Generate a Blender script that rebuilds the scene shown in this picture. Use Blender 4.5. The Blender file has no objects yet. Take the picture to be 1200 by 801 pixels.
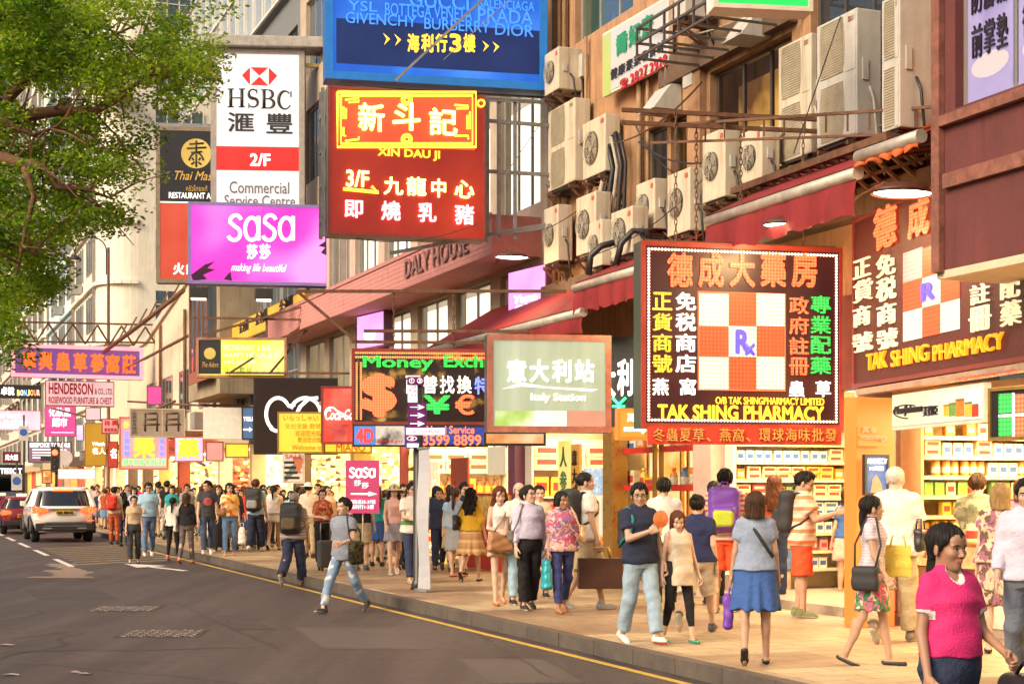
# Busy shopping street at dusk: signs, shops, shoppers.  Everything is built in code.
import bpy, bmesh, math, random
import numpy as np
from mathutils import Vector, Matrix
random.seed(7); NPR = np.random.RandomState(7)
SC = bpy.context.scene
COL = SC.collection
R = math.radians

# ---------------------------------------------------------------- camera
F, CX, HZ, CAMZ = 1800.0, 600.0, 572.0, 1.78      # focal length, centre, horizon (pixels of the 1200x801 photo), eye height
cam = bpy.data.cameras.new('camera'); cam_o = bpy.data.objects.new('camera', cam); COL.objects.link(cam_o)
cam_o.location = (0, 0, CAMZ); cam_o.rotation_euler = (R(90), 0, 0)
cam.sensor_width = 36; cam.lens = 36 * F / 1200; cam.shift_y = (HZ - 400.5) / 1200
cam.clip_start = .1; cam.clip_end = 3000
SC.camera = cam_o
SC.render.resolution_x, SC.render.resolution_y = 1024, 683

# ---------------------------------------------------------------- sky and sun (hazy evening, soft light)
SUN_EL, SUN_AZ = R(34), R(-132)                     # azimuth from +Y, towards -X
world = bpy.data.worlds.new('World'); SC.world = world; world.use_nodes = True
wn = world.node_tree.nodes; wl = world.node_tree.links
sky = wn.new('ShaderNodeTexSky'); sky.sky_type = 'NISHITA'; sky.sun_disc = False
sky.sun_elevation = SUN_EL; sky.sun_rotation = SUN_AZ; sky.dust_density = 9; sky.air_density = 1.0; sky.ozone_density = .6
wl.new(sky.outputs['Color'], wn['Background'].inputs['Color']); wn['Background'].inputs['Strength'].default_value = .078
sun = bpy.data.lights.new('sun', 'SUN'); sun.energy = .9; sun.angle = R(28); sun.color = (1, .82, .52)
sun_o = bpy.data.objects.new('sun', sun); COL.objects.link(sun_o)
sd = Vector((math.sin(SUN_AZ) * math.cos(SUN_EL), math.cos(SUN_AZ) * math.cos(SUN_EL), math.sin(SUN_EL)))
sun_o.rotation_euler = sd.to_track_quat('Z', 'Y').to_euler(); sun_o.location = (-20, 0, 40)
SC.view_settings.view_transform = 'Standard'; SC.view_settings.look = 'None'
SC.view_settings.exposure = 1.2; SC.view_settings.gamma = 1; SC.view_settings.use_curve_mapping = False
SC.render.engine = 'CYCLES'
SC.cycles.use_denoising = True; SC.cycles.max_bounces = 6; SC.cycles.diffuse_bounces = 3; SC.cycles.glossy_bounces = 3
SC.cycles.transparent_max_bounces = 8; SC.cycles.sample_clamp_indirect = 4; SC.cycles.use_light_tree = True
SC.cycles.caustics_reflective = False; SC.cycles.caustics_refractive = False

# ---------------------------------------------------------------- street frame: x = across to the right (v), y = along the street (u)
TH = math.atan2(.3714, .9285); CS, SN = math.cos(TH), math.sin(TH)
STREET = Matrix.Rotation(TH, 4, 'Z')
def uv(v, u, z=0.): return STREET @ Vector((v, u, z))
def W(x, y, Y): return Vector(((x - CX) / F * Y, Y, CAMZ - (y - HZ) / F * Y))
def Yv(x, v): return v / (SN + CS * (x - CX) / F)                 # depth of the plane "v" under picture column x
def ux(x, v):
    Y = Yv(x, v); return Y * (CS - SN * (x - CX) / F)
def zx(x, y, v): return CAMZ - (y - HZ) / F * Yv(x, v)
VF = 11.3        # shop fronts
VK = 6.92        # kerb
PZ = .15         # pavement level

# ---------------------------------------------------------------- tags
def tag(o, label=None, cat=None, group=None, kind=None):
    if label: o['label'] = label
    if cat: o['category'] = cat
    if group: o['group'] = group
    if kind: o['kind'] = kind
    return o
def empty(name, mtx=None, label=None, cat=None, group=None):
    o = bpy.data.objects.new(name, None); COL.objects.link(o); o.empty_display_size = .2
    if mtx is not None: o.matrix_world = mtx
    return tag(o, label, cat, group)
def street_at(v, u, z=0., rz=0.): return Matrix.Translation(uv(v, u, z)) @ Matrix.Rotation(TH + rz, 4, 'Z')

# ---------------------------------------------------------------- materials
MATS = {}
KG, KP, KL = .28, .5, .55       # strength of lamps and letters, of glowing faces, of shop ceiling lights
def _mix(nt, kind='MULTIPLY', fac=1.):
    n = nt.nodes.new('ShaderNodeMix'); n.data_type = 'RGBA'; n.blend_type = kind; n.inputs[0].default_value = fac; return n
def c4(c): return (c[0], c[1], c[2], 1)
def mat(name, col=(.5, .5, .5), rough=.6, metal=0., var=.25, scale=6., bump=.0, streak=0., emit=None, es=0., spec=.5, sample=True, coat=0., bscale=None, stretch=None):
    """A real surface: base colour broken up by two noises, optional rain streaks, bump and own light."""
    if name in MATS: return MATS[name]
    m = bpy.data.materials.new(name); m.use_nodes = True; MATS[name] = m
    nt = m.node_tree; N, L = nt.nodes, nt.links; b = N['Principled BSDF']
    b.inputs['Roughness'].default_value = rough; b.inputs['Metallic'].default_value = metal
    b.inputs['Specular IOR Level'].default_value = spec; b.inputs['Coat Weight'].default_value = coat
    b.inputs['Base Color'].default_value = c4(col)
    m.diffuse_color = c4(col)
    if var > 0 or bump > 0 or streak > 0:
        tc = N.new('ShaderNodeTexCoord'); vec = tc.outputs['Object']
        if stretch:
            mp = N.new('ShaderNodeMapping'); mp.inputs['Scale'].default_value = stretch; L.new(vec, mp.inputs['Vector']); vec = mp.outputs['Vector']
        ns = N.new('ShaderNodeTexNoise'); ns.inputs['Scale'].default_value = scale; ns.inputs['Detail'].default_value = 6; ns.inputs['Roughness'].default_value = .65
        L.new(vec, ns.inputs['Vector'])
        rmp = N.new('ShaderNodeMapRange'); rmp.inputs[1].default_value = .3; rmp.inputs[2].default_value = .7
        rmp.inputs[3].default_value = 1 - var; rmp.inputs[4].default_value = 1 + var * .5; L.new(ns.outputs['Fac'], rmp.inputs[0])
        mx = _mix(nt); mx.inputs[6].default_value = c4(col); L.new(rmp.outputs[0], mx.inputs[7])
        out = mx.outputs[2]
        if streak > 0:
            mp2 = N.new('ShaderNodeMapping'); mp2.inputs['Scale'].default_value = (5, 5, .35); L.new(tc.outputs['Object'], mp2.inputs['Vector'])
            n2 = N.new('ShaderNodeTexNoise'); n2.inputs['Scale'].default_value = 1.6; n2.inputs['Detail'].default_value = 5; L.new(mp2.outputs[0], n2.inputs['Vector'])
            r2 = N.new('ShaderNodeMapRange'); r2.inputs[1].default_value = .5; r2.inputs[2].default_value = .75; r2.inputs[3].default_value = 0; r2.inputs[4].default_value = streak
            L.new(n2.outputs['Fac'], r2.inputs[0])
            m2 = _mix(nt, 'MIX'); L.new(r2.outputs[0], m2.inputs[0]); L.new(out, m2.inputs[6]); m2.inputs[7].default_value = (col[0] * .3, col[1] * .24, col[2] * .18, 1); out = m2.outputs[2]
        L.new(out, b.inputs['Base Color'])
        rr = N.new('ShaderNodeMapRange'); rr.inputs[3].default_value = max(0, rough - .12); rr.inputs[4].default_value = min(1, rough + .12); L.new(ns.outputs['Fac'], rr.inputs[0]); L.new(rr.outputs[0], b.inputs['Roughness'])
        if bump > 0:
            nb = ns
            if bscale:
                nb = N.new('ShaderNodeTexNoise'); nb.inputs['Scale'].default_value = bscale; nb.inputs['Detail'].default_value = 4; L.new(vec, nb.inputs['Vector'])
            bp = N.new('ShaderNodeBump'); bp.inputs['Strength'].default_value = bump; bp.inputs['Distance'].default_value = .02; L.new(nb.outputs['Fac'], bp.inputs['Height']); L.new(bp.outputs[0], b.inputs['Normal'])
    if emit is not None:
        b.inputs['Emission Color'].default_value = c4(emit); b.inputs['Emission Strength'].default_value = es
        if not sample: m.cycles.emission_sampling = 'NONE'
    return m
def paint(name, col, **k):
    k.setdefault('rough', .45); k.setdefault('var', .15); return mat(name, col, **k)
def glow(name, col, es, sample=False, base=None, var=0.):
    return mat(name, base or col, rough=.4, var=var, emit=col, es=es * KG, sample=sample)
def nodes_of(m): return m.node_tree.nodes, m.node_tree.links, m.node_tree.nodes['Principled BSDF']
def glass(name, col=(.02, .025, .03), rough=.05):
    return mat(name, col, rough=rough, var=.3, scale=.8, spec=.8, coat=.6)
def lit_panel(name, cols, es, scale=1.5, base=.5, contrast=(.3, .7), detail=3., stretch=None, kind='noise'):
    """A face with light put into its colour (backlit box, lit room, shop wall, poster, board): glowing patches."""
    if name in MATS: return MATS[name]
    m = mat(name, cols[0], rough=.35, var=0, emit=cols[0], es=es * KP, sample=True)
    N, L, b = nodes_of(m); tc = N.new('ShaderNodeTexCoord'); mp = N.new('ShaderNodeMapping'); L.new(tc.outputs['Object'], mp.inputs['Vector'])
    if stretch: mp.inputs['Scale'].default_value = stretch
    if kind == 'noise':
        t = N.new('ShaderNodeTexNoise'); t.inputs['Scale'].default_value = scale; t.inputs['Detail'].default_value = detail; fac = t.outputs['Fac']
    else:
        t = N.new('ShaderNodeTexVoronoi'); t.inputs['Scale'].default_value = scale; t.distance = 'CHEBYCHEV'; fac = None
    L.new(mp.outputs[0], t.inputs['Vector'])
    if fac is None:
        sp = N.new('ShaderNodeSeparateColor'); L.new(t.outputs['Color'], sp.inputs[0]); fac = sp.outputs[0]
    cr = N.new('ShaderNodeValToRGB'); L.new(fac, cr.inputs[0]); e = cr.color_ramp.elements
    k = len(cols)
    e[0].position = contrast[0]; e[0].color = c4(cols[0]); e[1].position = contrast[1]; e[1].color = c4(cols[-1])
    for i in range(1, k - 1):
        q = e.new(contrast[0] + (contrast[1] - contrast[0]) * i / (k - 1)); q.color = c4(cols[i])
    if kind != 'noise': cr.color_ramp.interpolation = 'CONSTANT'
    L.new(cr.outputs[0], b.inputs['Emission Color']); dk = _mix(m.node_tree); L.new(cr.outputs[0], dk.inputs[6]); dk.inputs[7].default_value = (.35, .35, .35, 1); L.new(dk.outputs[2], b.inputs['Base Color'])     # reflects little; posters, boards and walls glow by painted colour, sign boxes by lamps
    return m
def led(name, col, es, pitch=.05, base=(.05, .03, .03), r=.33):
    """Letters made of small lamps: a regular grid of bright dots over a dark tinted face."""
    if name in MATS: return MATS[name]
    es *= KG; m = mat(name, base, rough=.4, var=0, emit=col, es=es, sample=False)
    N, L, b = nodes_of(m); tc = N.new('ShaderNodeTexCoord')
    sx = N.new('ShaderNodeSeparateXYZ'); L.new(tc.outputs['Object'], sx.inputs[0])
    ds = []
    for ax in ('X', 'Z'):
        d = N.new('ShaderNodeMath'); d.operation = 'DIVIDE'; L.new(sx.outputs[ax], d.inputs[0]); d.inputs[1].default_value = pitch
        f = N.new('ShaderNodeMath'); f.operation = 'FRACT'; L.new(d.outputs[0], f.inputs[0])
        s = N.new('ShaderNodeMath'); s.operation = 'SUBTRACT'; L.new(f.outputs[0], s.inputs[0]); s.inputs[1].default_value = .5
        p = N.new('ShaderNodeMath'); p.operation = 'MULTIPLY'; L.new(s.outputs[0], p.inputs[0]); L.new(s.outputs[0], p.inputs[1]); ds.append(p)
    a = N.new('ShaderNodeMath'); L.new(ds[0].outputs[0], a.inputs[0]); L.new(ds[1].outputs[0], a.inputs[1])
    g = N.new('ShaderNodeMapRange'); g.inputs[1].default_value = (r * .6) ** 2; g.inputs[2].default_value = (r * 1.5) ** 2; g.inputs[3].default_value = es; g.inputs[4].default_value = es * .35
    L.new(a.outputs[0], g.inputs[0]); L.new(g.outputs[0], b.inputs['Emission Strength'])
    return m

# ---------------------------------------------------------------- mesh builder
class MB:
    def __init__(s): s.v = []; s.f = []; s.mi = []; s.sm = []
    def add(s, vs, fs, mi=0, smooth=False):
        b = len(s.v); s.v += [tuple(p) for p in vs]
        for f in fs: s.f.append(tuple(b + i for i in f)); s.mi.append(mi); s.sm.append(smooth)
        return s
    def box(s, x0, x1, y0, y1, z0, z1, mi=0, bv=0.):
        if bv <= 0:
            vs = [(x, y, z) for z in (z0, z1) for y in (y0, y1) for x in (x0, x1)]
            return s.add(vs, [(0, 2, 3, 1), (4, 5, 7, 6), (0, 1, 5, 4), (2, 6, 7, 3), (0, 4, 6, 2), (1, 3, 7, 5)], mi)
        bm = bmesh.new(); bmesh.ops.create_cube(bm, size=1)
        for q in bm.verts: q.co = Vector(((x0 + x1) / 2 + q.co.x * (x1 - x0), (y0 + y1) / 2 + q.co.y * (y1 - y0), (z0 + z1) / 2 + q.co.z * (z1 - z0)))
        bmesh.ops.bevel(bm, geom=bm.edges[:], offset=bv, segments=2, affect='EDGES', profile=.6)
        bm.verts.index_update(); s.add([q.co for q in bm.verts], [[q.index for q in f.verts] for f in bm.faces], mi); bm.free(); return s
    def obox(s, o, ax, ay, az, mi=0):
        o, ax, ay, az = map(Vector, (o, ax, ay, az))
        vs = [o + ax * i + ay * j + az * k for k in (0, 1) for j in (0, 1) for i in (0, 1)]
        fs = [(0, 2, 3, 1), (4, 5, 7, 6), (0, 1, 5, 4), (2, 6, 7, 3), (0, 4, 6, 2), (1, 3, 7, 5)]
        if ax.cross(ay).dot(az) < 0: fs = [f[::-1] for f in fs]
        return s.add(vs, fs, mi)
    def bar(s, a, b, w=.05, h=None, mi=0):
        a, b = Vector(a), Vector(b); d = b - a
        if d.length < 1e-6: return s
        h = h or w; up = Vector((0, 0, 1)) if abs(d.normalized().z) < .95 else Vector((0, 1, 0))
        sx = d.cross(up).normalized(); sy = sx.cross(d).normalized()
        return s.obox(a - sx * w / 2 - sy * h / 2, sx * w, sy * h, d, mi)
    def tube(s, pts, r=.02, n=8, mi=0, cap=True, closed=False):
        pts = [Vector(p) for p in pts]; rs = r if isinstance(r, (list, tuple)) else [r] * len(pts)
        base = len(s.v); prev = None; m = len(pts)
        for i, p in enumerate(pts):
            if closed: d = pts[(i + 1) % m] - pts[i - 1]
            else: d = pts[min(i + 1, m - 1)] - pts[max(i - 1, 0)]
            d = d.normalized() if d.length > 1e-9 else Vector((0, 0, 1))
            if prev is None:
                up = Vector((0, 0, 1)) if abs(d.z) < .9 else Vector((1, 0, 0)); a = d.cross(up).normalized()
            else:
                a = prev - d * prev.dot(d); a = a.normalized() if a.length > 1e-6 else d.orthogonal().normalized()
            prev = a; c = d.cross(a)
            for k in range(n):
                t = 2 * math.pi * k / n; s.v.append(tuple(p + (a * math.cos(t) + c * math.sin(t)) * rs[i]))
        for i in range(m if closed else m - 1):
            for k in range(n):
                q = (i + 1) % m
                s.f.append((base + i * n + k, base + i * n + (k + 1) % n, base + q * n + (k + 1) % n, base + q * n + k)); s.mi.append(mi); s.sm.append(n > 5)
        if cap and not closed:
            s.f.append(tuple(base + k for k in range(n))[::-1]); s.mi.append(mi); s.sm.append(False)
            s.f.append(tuple(base + (m - 1) * n + k for k in range(n))); s.mi.append(mi); s.sm.append(False)
        return s
    def lathe(s, prof, n=20, mi=0, c=(0, 0, 0), axis='z'):
        base = len(s.v)
        for (r, z) in prof:
            for k in range(n):
                t = 2 * math.pi * k / n; x, y = r * math.cos(t), r * math.sin(t)
                p = {'z': (x, y, z), 'x': (z, x, y), 'y': (y, z, x)}[axis]; s.v.append((p[0] + c[0], p[1] + c[1], p[2] + c[2]))
        for i in range(len(prof) - 1):
            for k in range(n):
                s.f.append((base + i * n + k, base + i * n + (k + 1) % n, base + (i + 1) * n + (k + 1) % n, base + (i + 1) * n + k)); s.mi.append(mi); s.sm.append(True)
        return s
    def disc(s, c, r, axis='y', n=20, mi=0):
        vs = []
        for k in range(n):
            t = 2 * math.pi * k / n; a, b = r * math.cos(t), r * math.sin(t)
            p = {'z': (a, b, 0), 'x': (0, -a, b), 'y': (a, 0, b)}[axis]; vs.append((p[0] + c[0], p[1] + c[1], p[2] + c[2]))
        return s.add(vs, [tuple(range(n))], mi)
    def prism(s, poly, y0, y1, mi=0, plane='xz'):
        """Extrude a 2-D outline (counter-clockwise seen from -y) between two planes; concave outlines allowed."""
        from mathutils.geometry import tessellate_polygon
        n = len(poly)
        f = {'xz': lambda p, t: (p[0], t, p[1]), 'xy': lambda p, t: (p[0], p[1], t), 'yz': lambda p, t: (t, p[0], p[1])}[plane]
        vs = [f(p, y0) for p in poly] + [f(p, y1) for p in poly]
        tr = tessellate_polygon([[Vector((p[0], p[1], 0)) for p in poly]])
        fs = [t for t in tr] + [tuple(n + i for i in t[::-1]) for t in tr] + [(i, (i + 1) % n, n + (i + 1) % n, n + i) for i in range(n)]
        return s.add(vs, fs, mi)
    def mesh(s, m):
        """Add another mesh's data."""
        return s.add([v.co[:] for v in m.vertices], [tuple(p.vertices) for p in m.polygons])
    def xform(s, M, start=0):
        for i in range(start, len(s.v)): s.v[i] = tuple(M @ Vector(s.v[i]))
        return s
    def data(s, name, mats):
        me = bpy.data.meshes.new(name); me.from_pydata(s.v, [], s.f)
        for m in (mats if isinstance(mats, (list, tuple)) else [mats]): me.materials.append(m)
        me.polygons.foreach_set('material_index', s.mi); me.polygons.foreach_set('use_smooth', s.sm); me.update(); return me
    def build(s, name, mats, parent=None, mtx=None):
        o = bpy.data.objects.new(name, s.data(name, mats)); COL.objects.link(o)
        if parent is not None: o.parent = parent
        if mtx is not None:
            if parent is not None: o.matrix_local = mtx
            else: o.matrix_world = mtx
        return o
def fixn(o):
    bm = bmesh.new(); bm.from_mesh(o.data); bmesh.ops.recalc_face_normals(bm, faces=bm.faces[:]); bm.to_mesh(o.data); bm.free(); return o
def copy_tree(o, parent=None):
    c = o.copy(); COL.objects.link(c)
    if parent is not None:
        c.parent = parent; c.matrix_parent_inverse = o.matrix_parent_inverse.copy()
    for ch in [x for x in o.children]: copy_tree(ch, c)
    return c

# ---------------------------------------------------------------- writing
_TX = {}
def text_geo(s, extrude=.02, offset=0., bold=0., shear=0.):
    key = (s, extrude, offset, bold, shear)
    if key in _TX: return _TX[key]
    c = bpy.data.curves.new('writing', 'FONT'); c.body = s; c.size = 1; c.extrude = 0; c.offset = offset; c.resolution_u = 3; c.shear = shear
    o = bpy.data.objects.new('writing', c); me = bpy.data.meshes.new_from_object(o)
    vs = np.array([v.co[:] for v in me.vertices]).reshape(-1, 3); fs = [tuple(p.vertices) for p in me.polygons]
    bpy.data.objects.remove(o); bpy.data.meshes.remove(me); bpy.data.curves.remove(c)
    V, FF = [], []
    sh = [(0, 0)] if bold <= 0 else [(0, 0), (bold, 0), (-bold, 0), (0, bold), (0, -bold), (bold * .7, bold * .7), (-bold * .7, -bold * .7), (bold * .7, -bold * .7), (-bold * .7, bold * .7)]
    for i, (dx, dy) in enumerate(sh):
        b = sum(len(q) for q in V); w = vs.copy(); w[:, 0] += dx; w[:, 1] += dy; w[:, 2] = i * .0006; V.append(w); FF += [tuple(b + k for k in f) for f in fs]
    V = np.concatenate(V) if len(V) else np.zeros((0, 3)); _TX[key] = (V, FF); return _TX[key]
def put_text(mb, s, x0, z0, x1, z1, y=-.01, mi=0, bold=0., offset=0., shear=0., keep=False):
    """Fit a line of writing into the rectangle (x0,z0)-(x1,z1) of a vertical face looking towards -y."""
    V, FF = text_geo(s, 0, offset, bold, shear)
    if len(V) == 0: return mb
    lo, hi = V.min(0), V.max(0); sx = (x1 - x0) / max(1e-6, hi[0] - lo[0]); sz = (z1 - z0) / max(1e-6, hi[1] - lo[1])
    if keep: sx = sz = min(sx, sz)
    ox = x0 + ((x1 - x0) - sx * (hi[0] - lo[0])) / 2; oz = z0 + ((z1 - z0) - sz * (hi[1] - lo[1])) / 2
    P = [(ox + (p[0] - lo[0]) * sx, y - p[2] * 4, oz + (p[1] - lo[1]) * sz) for p in V]
    return mb.add(P, FF, mi)
def put_column(mb, chars, x0, z0, x1, z1, y=-.01, mi=0, bold=0.):
    n = len(chars); h = (z1 - z0) / n
    for i, ch in enumerate(chars): put_text(mb, ch, x0, z1 - (i + .93) * h, x1, z1 - (i + .07) * h, y, mi, bold)
    return mb
def put_row(mb, chars, x0, z0, x1, z1, y=-.01, mi=0, bold=0., fill=.86):
    n = len(chars); w = (x1 - x0) / n
    for i, ch in enumerate(chars): put_text(mb, ch, x0 + (i + .5 - fill / 2) * w, z0, x0 + (i + .5 + fill / 2) * w, z1, y, mi, bold)
    return mb
# ---------------------------------------------------------------- distance-field bodies
F32 = np.float32
def surface_nets(f, org, h):
    s = f < 0; nx, ny, nz = f.shape
    acc = np.zeros((nx - 1, ny - 1, nz - 1, 3), F32); cnt = np.zeros((nx - 1, ny - 1, nz - 1), F32)
    def sl(o, n): return slice(o, n - 1 + o)
    corners = [(i, j, k) for i in (0, 1) for j in (0, 1) for k in (0, 1)]
    for a in corners:
        for ax in range(3):
            if a[ax]: continue
            b = list(a); b[ax] = 1; b = tuple(b)
            fa = f[sl(a[0], nx), sl(a[1], ny), sl(a[2], nz)]; fb = f[sl(b[0], nx), sl(b[1], ny), sl(b[2], nz)]
            m = (fa < 0) != (fb < 0)
            t = np.where(m, fa / np.where(m, fa - fb, 1), 0)
            for q in range(3): acc[..., q] += np.where(m, a[q] + (t if q == ax else 0), 0)
            cnt += m
    idx = -np.ones(cnt.shape, np.int64); on = cnt > 0; n = int(on.sum()); idx[on] = np.arange(n)
    ii = np.argwhere(on).astype(F32); V = (ii + acc[on] / cnt[on][:, None]) * h + np.asarray(org, F32)
    faces = []
    for ax in range(3):
        a, b = s[tuple(slice(0, -1) if q == ax else slice(None) for q in range(3))], s[tuple(slice(1, None) if q == ax else slice(None) for q in range(3))]
        e = np.argwhere(a != b); u, w = (ax + 1) % 3, (ax + 2) % 3
        lim = [nx, ny, nz]
        ok = (e[:, u] > 0) & (e[:, w] > 0) & (e[:, u] < lim[u] - 1) & (e[:, w] < lim[w] - 1); e = e[ok]
        ins = s[e[:, 0], e[:, 1], e[:, 2]]
        q = []
        for du, dw in ((-1, -1), (0, -1), (0, 0), (-1, 0)):
            c = e.copy(); c[:, u] += du; c[:, w] += dw; q.append(idx[c[:, 0], c[:, 1], c[:, 2]])
        q = np.stack(q, 1); q[~ins] = q[~ins][:, ::-1]; faces.append(q)
    return V, np.concatenate(faces)
def smin(a, b, k):
    h = np.maximum(k - np.abs(a - b), 0) / k
    return np.minimum(a, b) - h * h * k * .25
def smax(a, b, k): return -smin(-a, -b, k)
class Grid:
    def __init__(s, lo, hi, h):
        s.lo = np.asarray(lo, F32); s.h = h; n = np.maximum(4, np.ceil((np.asarray(hi) - s.lo) / h).astype(int) + 1)
        ax = [s.lo[i] + h * np.arange(n[i], dtype=F32) for i in range(3)]
        s.P = np.stack(np.meshgrid(*ax, indexing='ij'), -1); s.X, s.Y, s.Z = s.P[..., 0], s.P[..., 1], s.P[..., 2]
    def net(s, f): return surface_nets(f.astype(F32), s.lo, s.h)
def cone(P, a, b, ra, rb, cut0=None, cut1=None):
    a = np.asarray(a, F32); b = np.asarray(b, F32); d = b - a; L2 = float(d @ d) + 1e-9
    q = P - a; t = np.clip((q @ d) / L2, 0, 1); r = np.linalg.norm(q - t[..., None] * d, axis=-1) - (ra + (rb - ra) * t)
    if cut1 is not None:
        L = L2 ** .5; r = np.maximum(r, (q @ (d / L)) - L * cut1)
    if cut0 is not None:
        L = L2 ** .5; r = np.maximum(r, L * cut0 - (q @ (d / L)))
    return r
def ell(P, c, r, M=None):
    q = P - np.asarray(c, F32)
    if M is not None: q = q @ np.asarray(M, F32)
    r = np.asarray(r, F32); k = np.linalg.norm(q / r, axis=-1); return (k - 1) * float(min(r)) * .75 + (k - 1) * float(np.median(r)) * .25
def rbox(P, c, half, rad, M=None):
    q = P - np.asarray(c, F32)
    if M is not None: q = q @ np.asarray(M, F32)
    q = np.abs(q) - (np.asarray(half, F32) - rad)
    return np.linalg.norm(np.maximum(q, 0), axis=-1) + np.minimum(q.max(-1), 0) - rad
def loft(P, prof, M=None, org=(0, 0, 0)):
    """prof rows: z, half width, half depth, y centre, (squareness)"""
    q = P - np.asarray(org, F32)
    if M is not None: q = q @ np.asarray(M, F32)
    pr = np.asarray(prof, F32); z = q[..., 2]
    a = np.interp(z, pr[:, 0], pr[:, 1]); b = np.interp(z, pr[:, 0], pr[:, 2]); c = np.interp(z, pr[:, 0], pr[:, 3])
    k = np.sqrt((q[..., 0] / a) ** 2 + ((q[..., 1] - c) / b) ** 2); d = (k - 1) * np.minimum(a, b)
    return np.maximum(d, np.maximum(pr[0, 0] - z, z - pr[-1, 0]))
def rotx(a): c, s = math.cos(a), math.sin(a); return np.array([[1, 0, 0], [0, c, -s], [0, s, c]])
def roty(a): c, s = math.cos(a), math.sin(a); return np.array([[c, 0, s], [0, 1, 0], [-s, 0, c]])
def rotz(a): c, s = math.cos(a), math.sin(a); return np.array([[c, -s, 0], [s, c, 0], [0, 0, 1]])

# ---- head, hair and hand patterns, made once and placed on every figure (face looks towards -y; origin = top of the neck)
_PAT = {}
def head_pat(kind, h):
    key = ('head', kind, h)
    if key in _PAT: return _PAT[key]
    fem = kind == 'f'; old = kind == 'o'
    g = Grid((-.11, -.14, -.2), (.11, .14, .17), h); P = g.P; X = np.abs(g.X); Q = np.stack([X, g.Y, g.Z], -1)
    w = .95 if fem else 1.0
    f = ell(P, (0, .018, .05), (.077, .097, .083))
    f = smin(f, ell(P, (0, -.028, -.03), (.058 * w, .06, .074)), .03)
    f = smin(f, ell(Q, (.036, -.062, -.012), (.025, .025, .022)), .03)
    f = smin(f, cone(P, (0, .004, -.09), (0, -.062, -.083), .035 * w, .019), .03)
    f = smin(f, ell(P, (0, -.075, .055), (.05, .02, .03)), .03)
    f = smin(f, cone(Q, (.012, -.086, .032), (.045, -.078, .03), .008, .007), .014)
    f = smax(f, -ell(Q, (.031, -.099, .011), (.017, .016, .011)), .014)
    f = smin(f, ell(Q, (.0305, -.0765, .0105), (.0155, .013, .0125)), .004)
    f = smin(f, cone(P, (0, -.088, .014), (0, -.106, -.022), .0075, .0115), .012)
    f = smin(f, ell(Q, (.012, -.095, -.025), (.009, .011, .008)), .008)
    f = smin(f, cone(Q, (0, -.094, -.046), (.02, -.084, -.049), .0065, .004), .008)
    f = smin(f, cone(Q, (0, -.092, -.057), (.017, -.083, -.054), .0075, .004), .008)
    f = smax(f, -cone(Q, (0, -.103, -.0515), (.021, -.09, -.0515), .0022, .0016), .004)
    f = smin(f, ell(Q, (.078, .012, .005), (.010, .021, .034), rotz(.35)), .008)
    f = smin(f, cone(P, (0, .022, -.05), (0, .04, -.2), .052 if not fem else .045, .056 if not fem else .048), .03)
    if old: f = smin(f, ell(Q, (.028, -.07, -.055), (.02, .018, .02)), .02)
    V, Fc = g.net(f)
    c = V[Fc].mean(1); ax = np.abs(c[:, 0]); mi = np.zeros(len(Fc), int)
    lip = (ax < .021) & (c[:, 1] < -.082) & (c[:, 2] < -.0405 - ax * .1) & (c[:, 2] > -.0625 + ax * .25); mi[lip] = 1
    ex, ez = ax - .0305, c[:, 2] - .011
    white = (c[:, 1] < -.074) & ((ex / .0125) ** 2 + (ez / .0062) ** 2 < 1); mi[white] = 2
    iris = white & (ex ** 2 + ez ** 2 < .0058 ** 2); mi[iris] = 3
    lash = (c[:, 1] < -.07) & (ax > .016) & (ax < .046) & (np.abs(ez - .0068 + (ex / .0125) ** 2 * .005) < .0022); mi[lash] = 3
    bz = .0335 - ((ax - .031) / .022) ** 2 * .005
    brow = (c[:, 1] < -.06) & (ax > .012) & (ax < .052) & (np.abs(c[:, 2] - bz) < (.0032 if fem else .0048)); mi[brow] = 4
    _PAT[key] = (V, Fc, mi); return _PAT[key]
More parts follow.
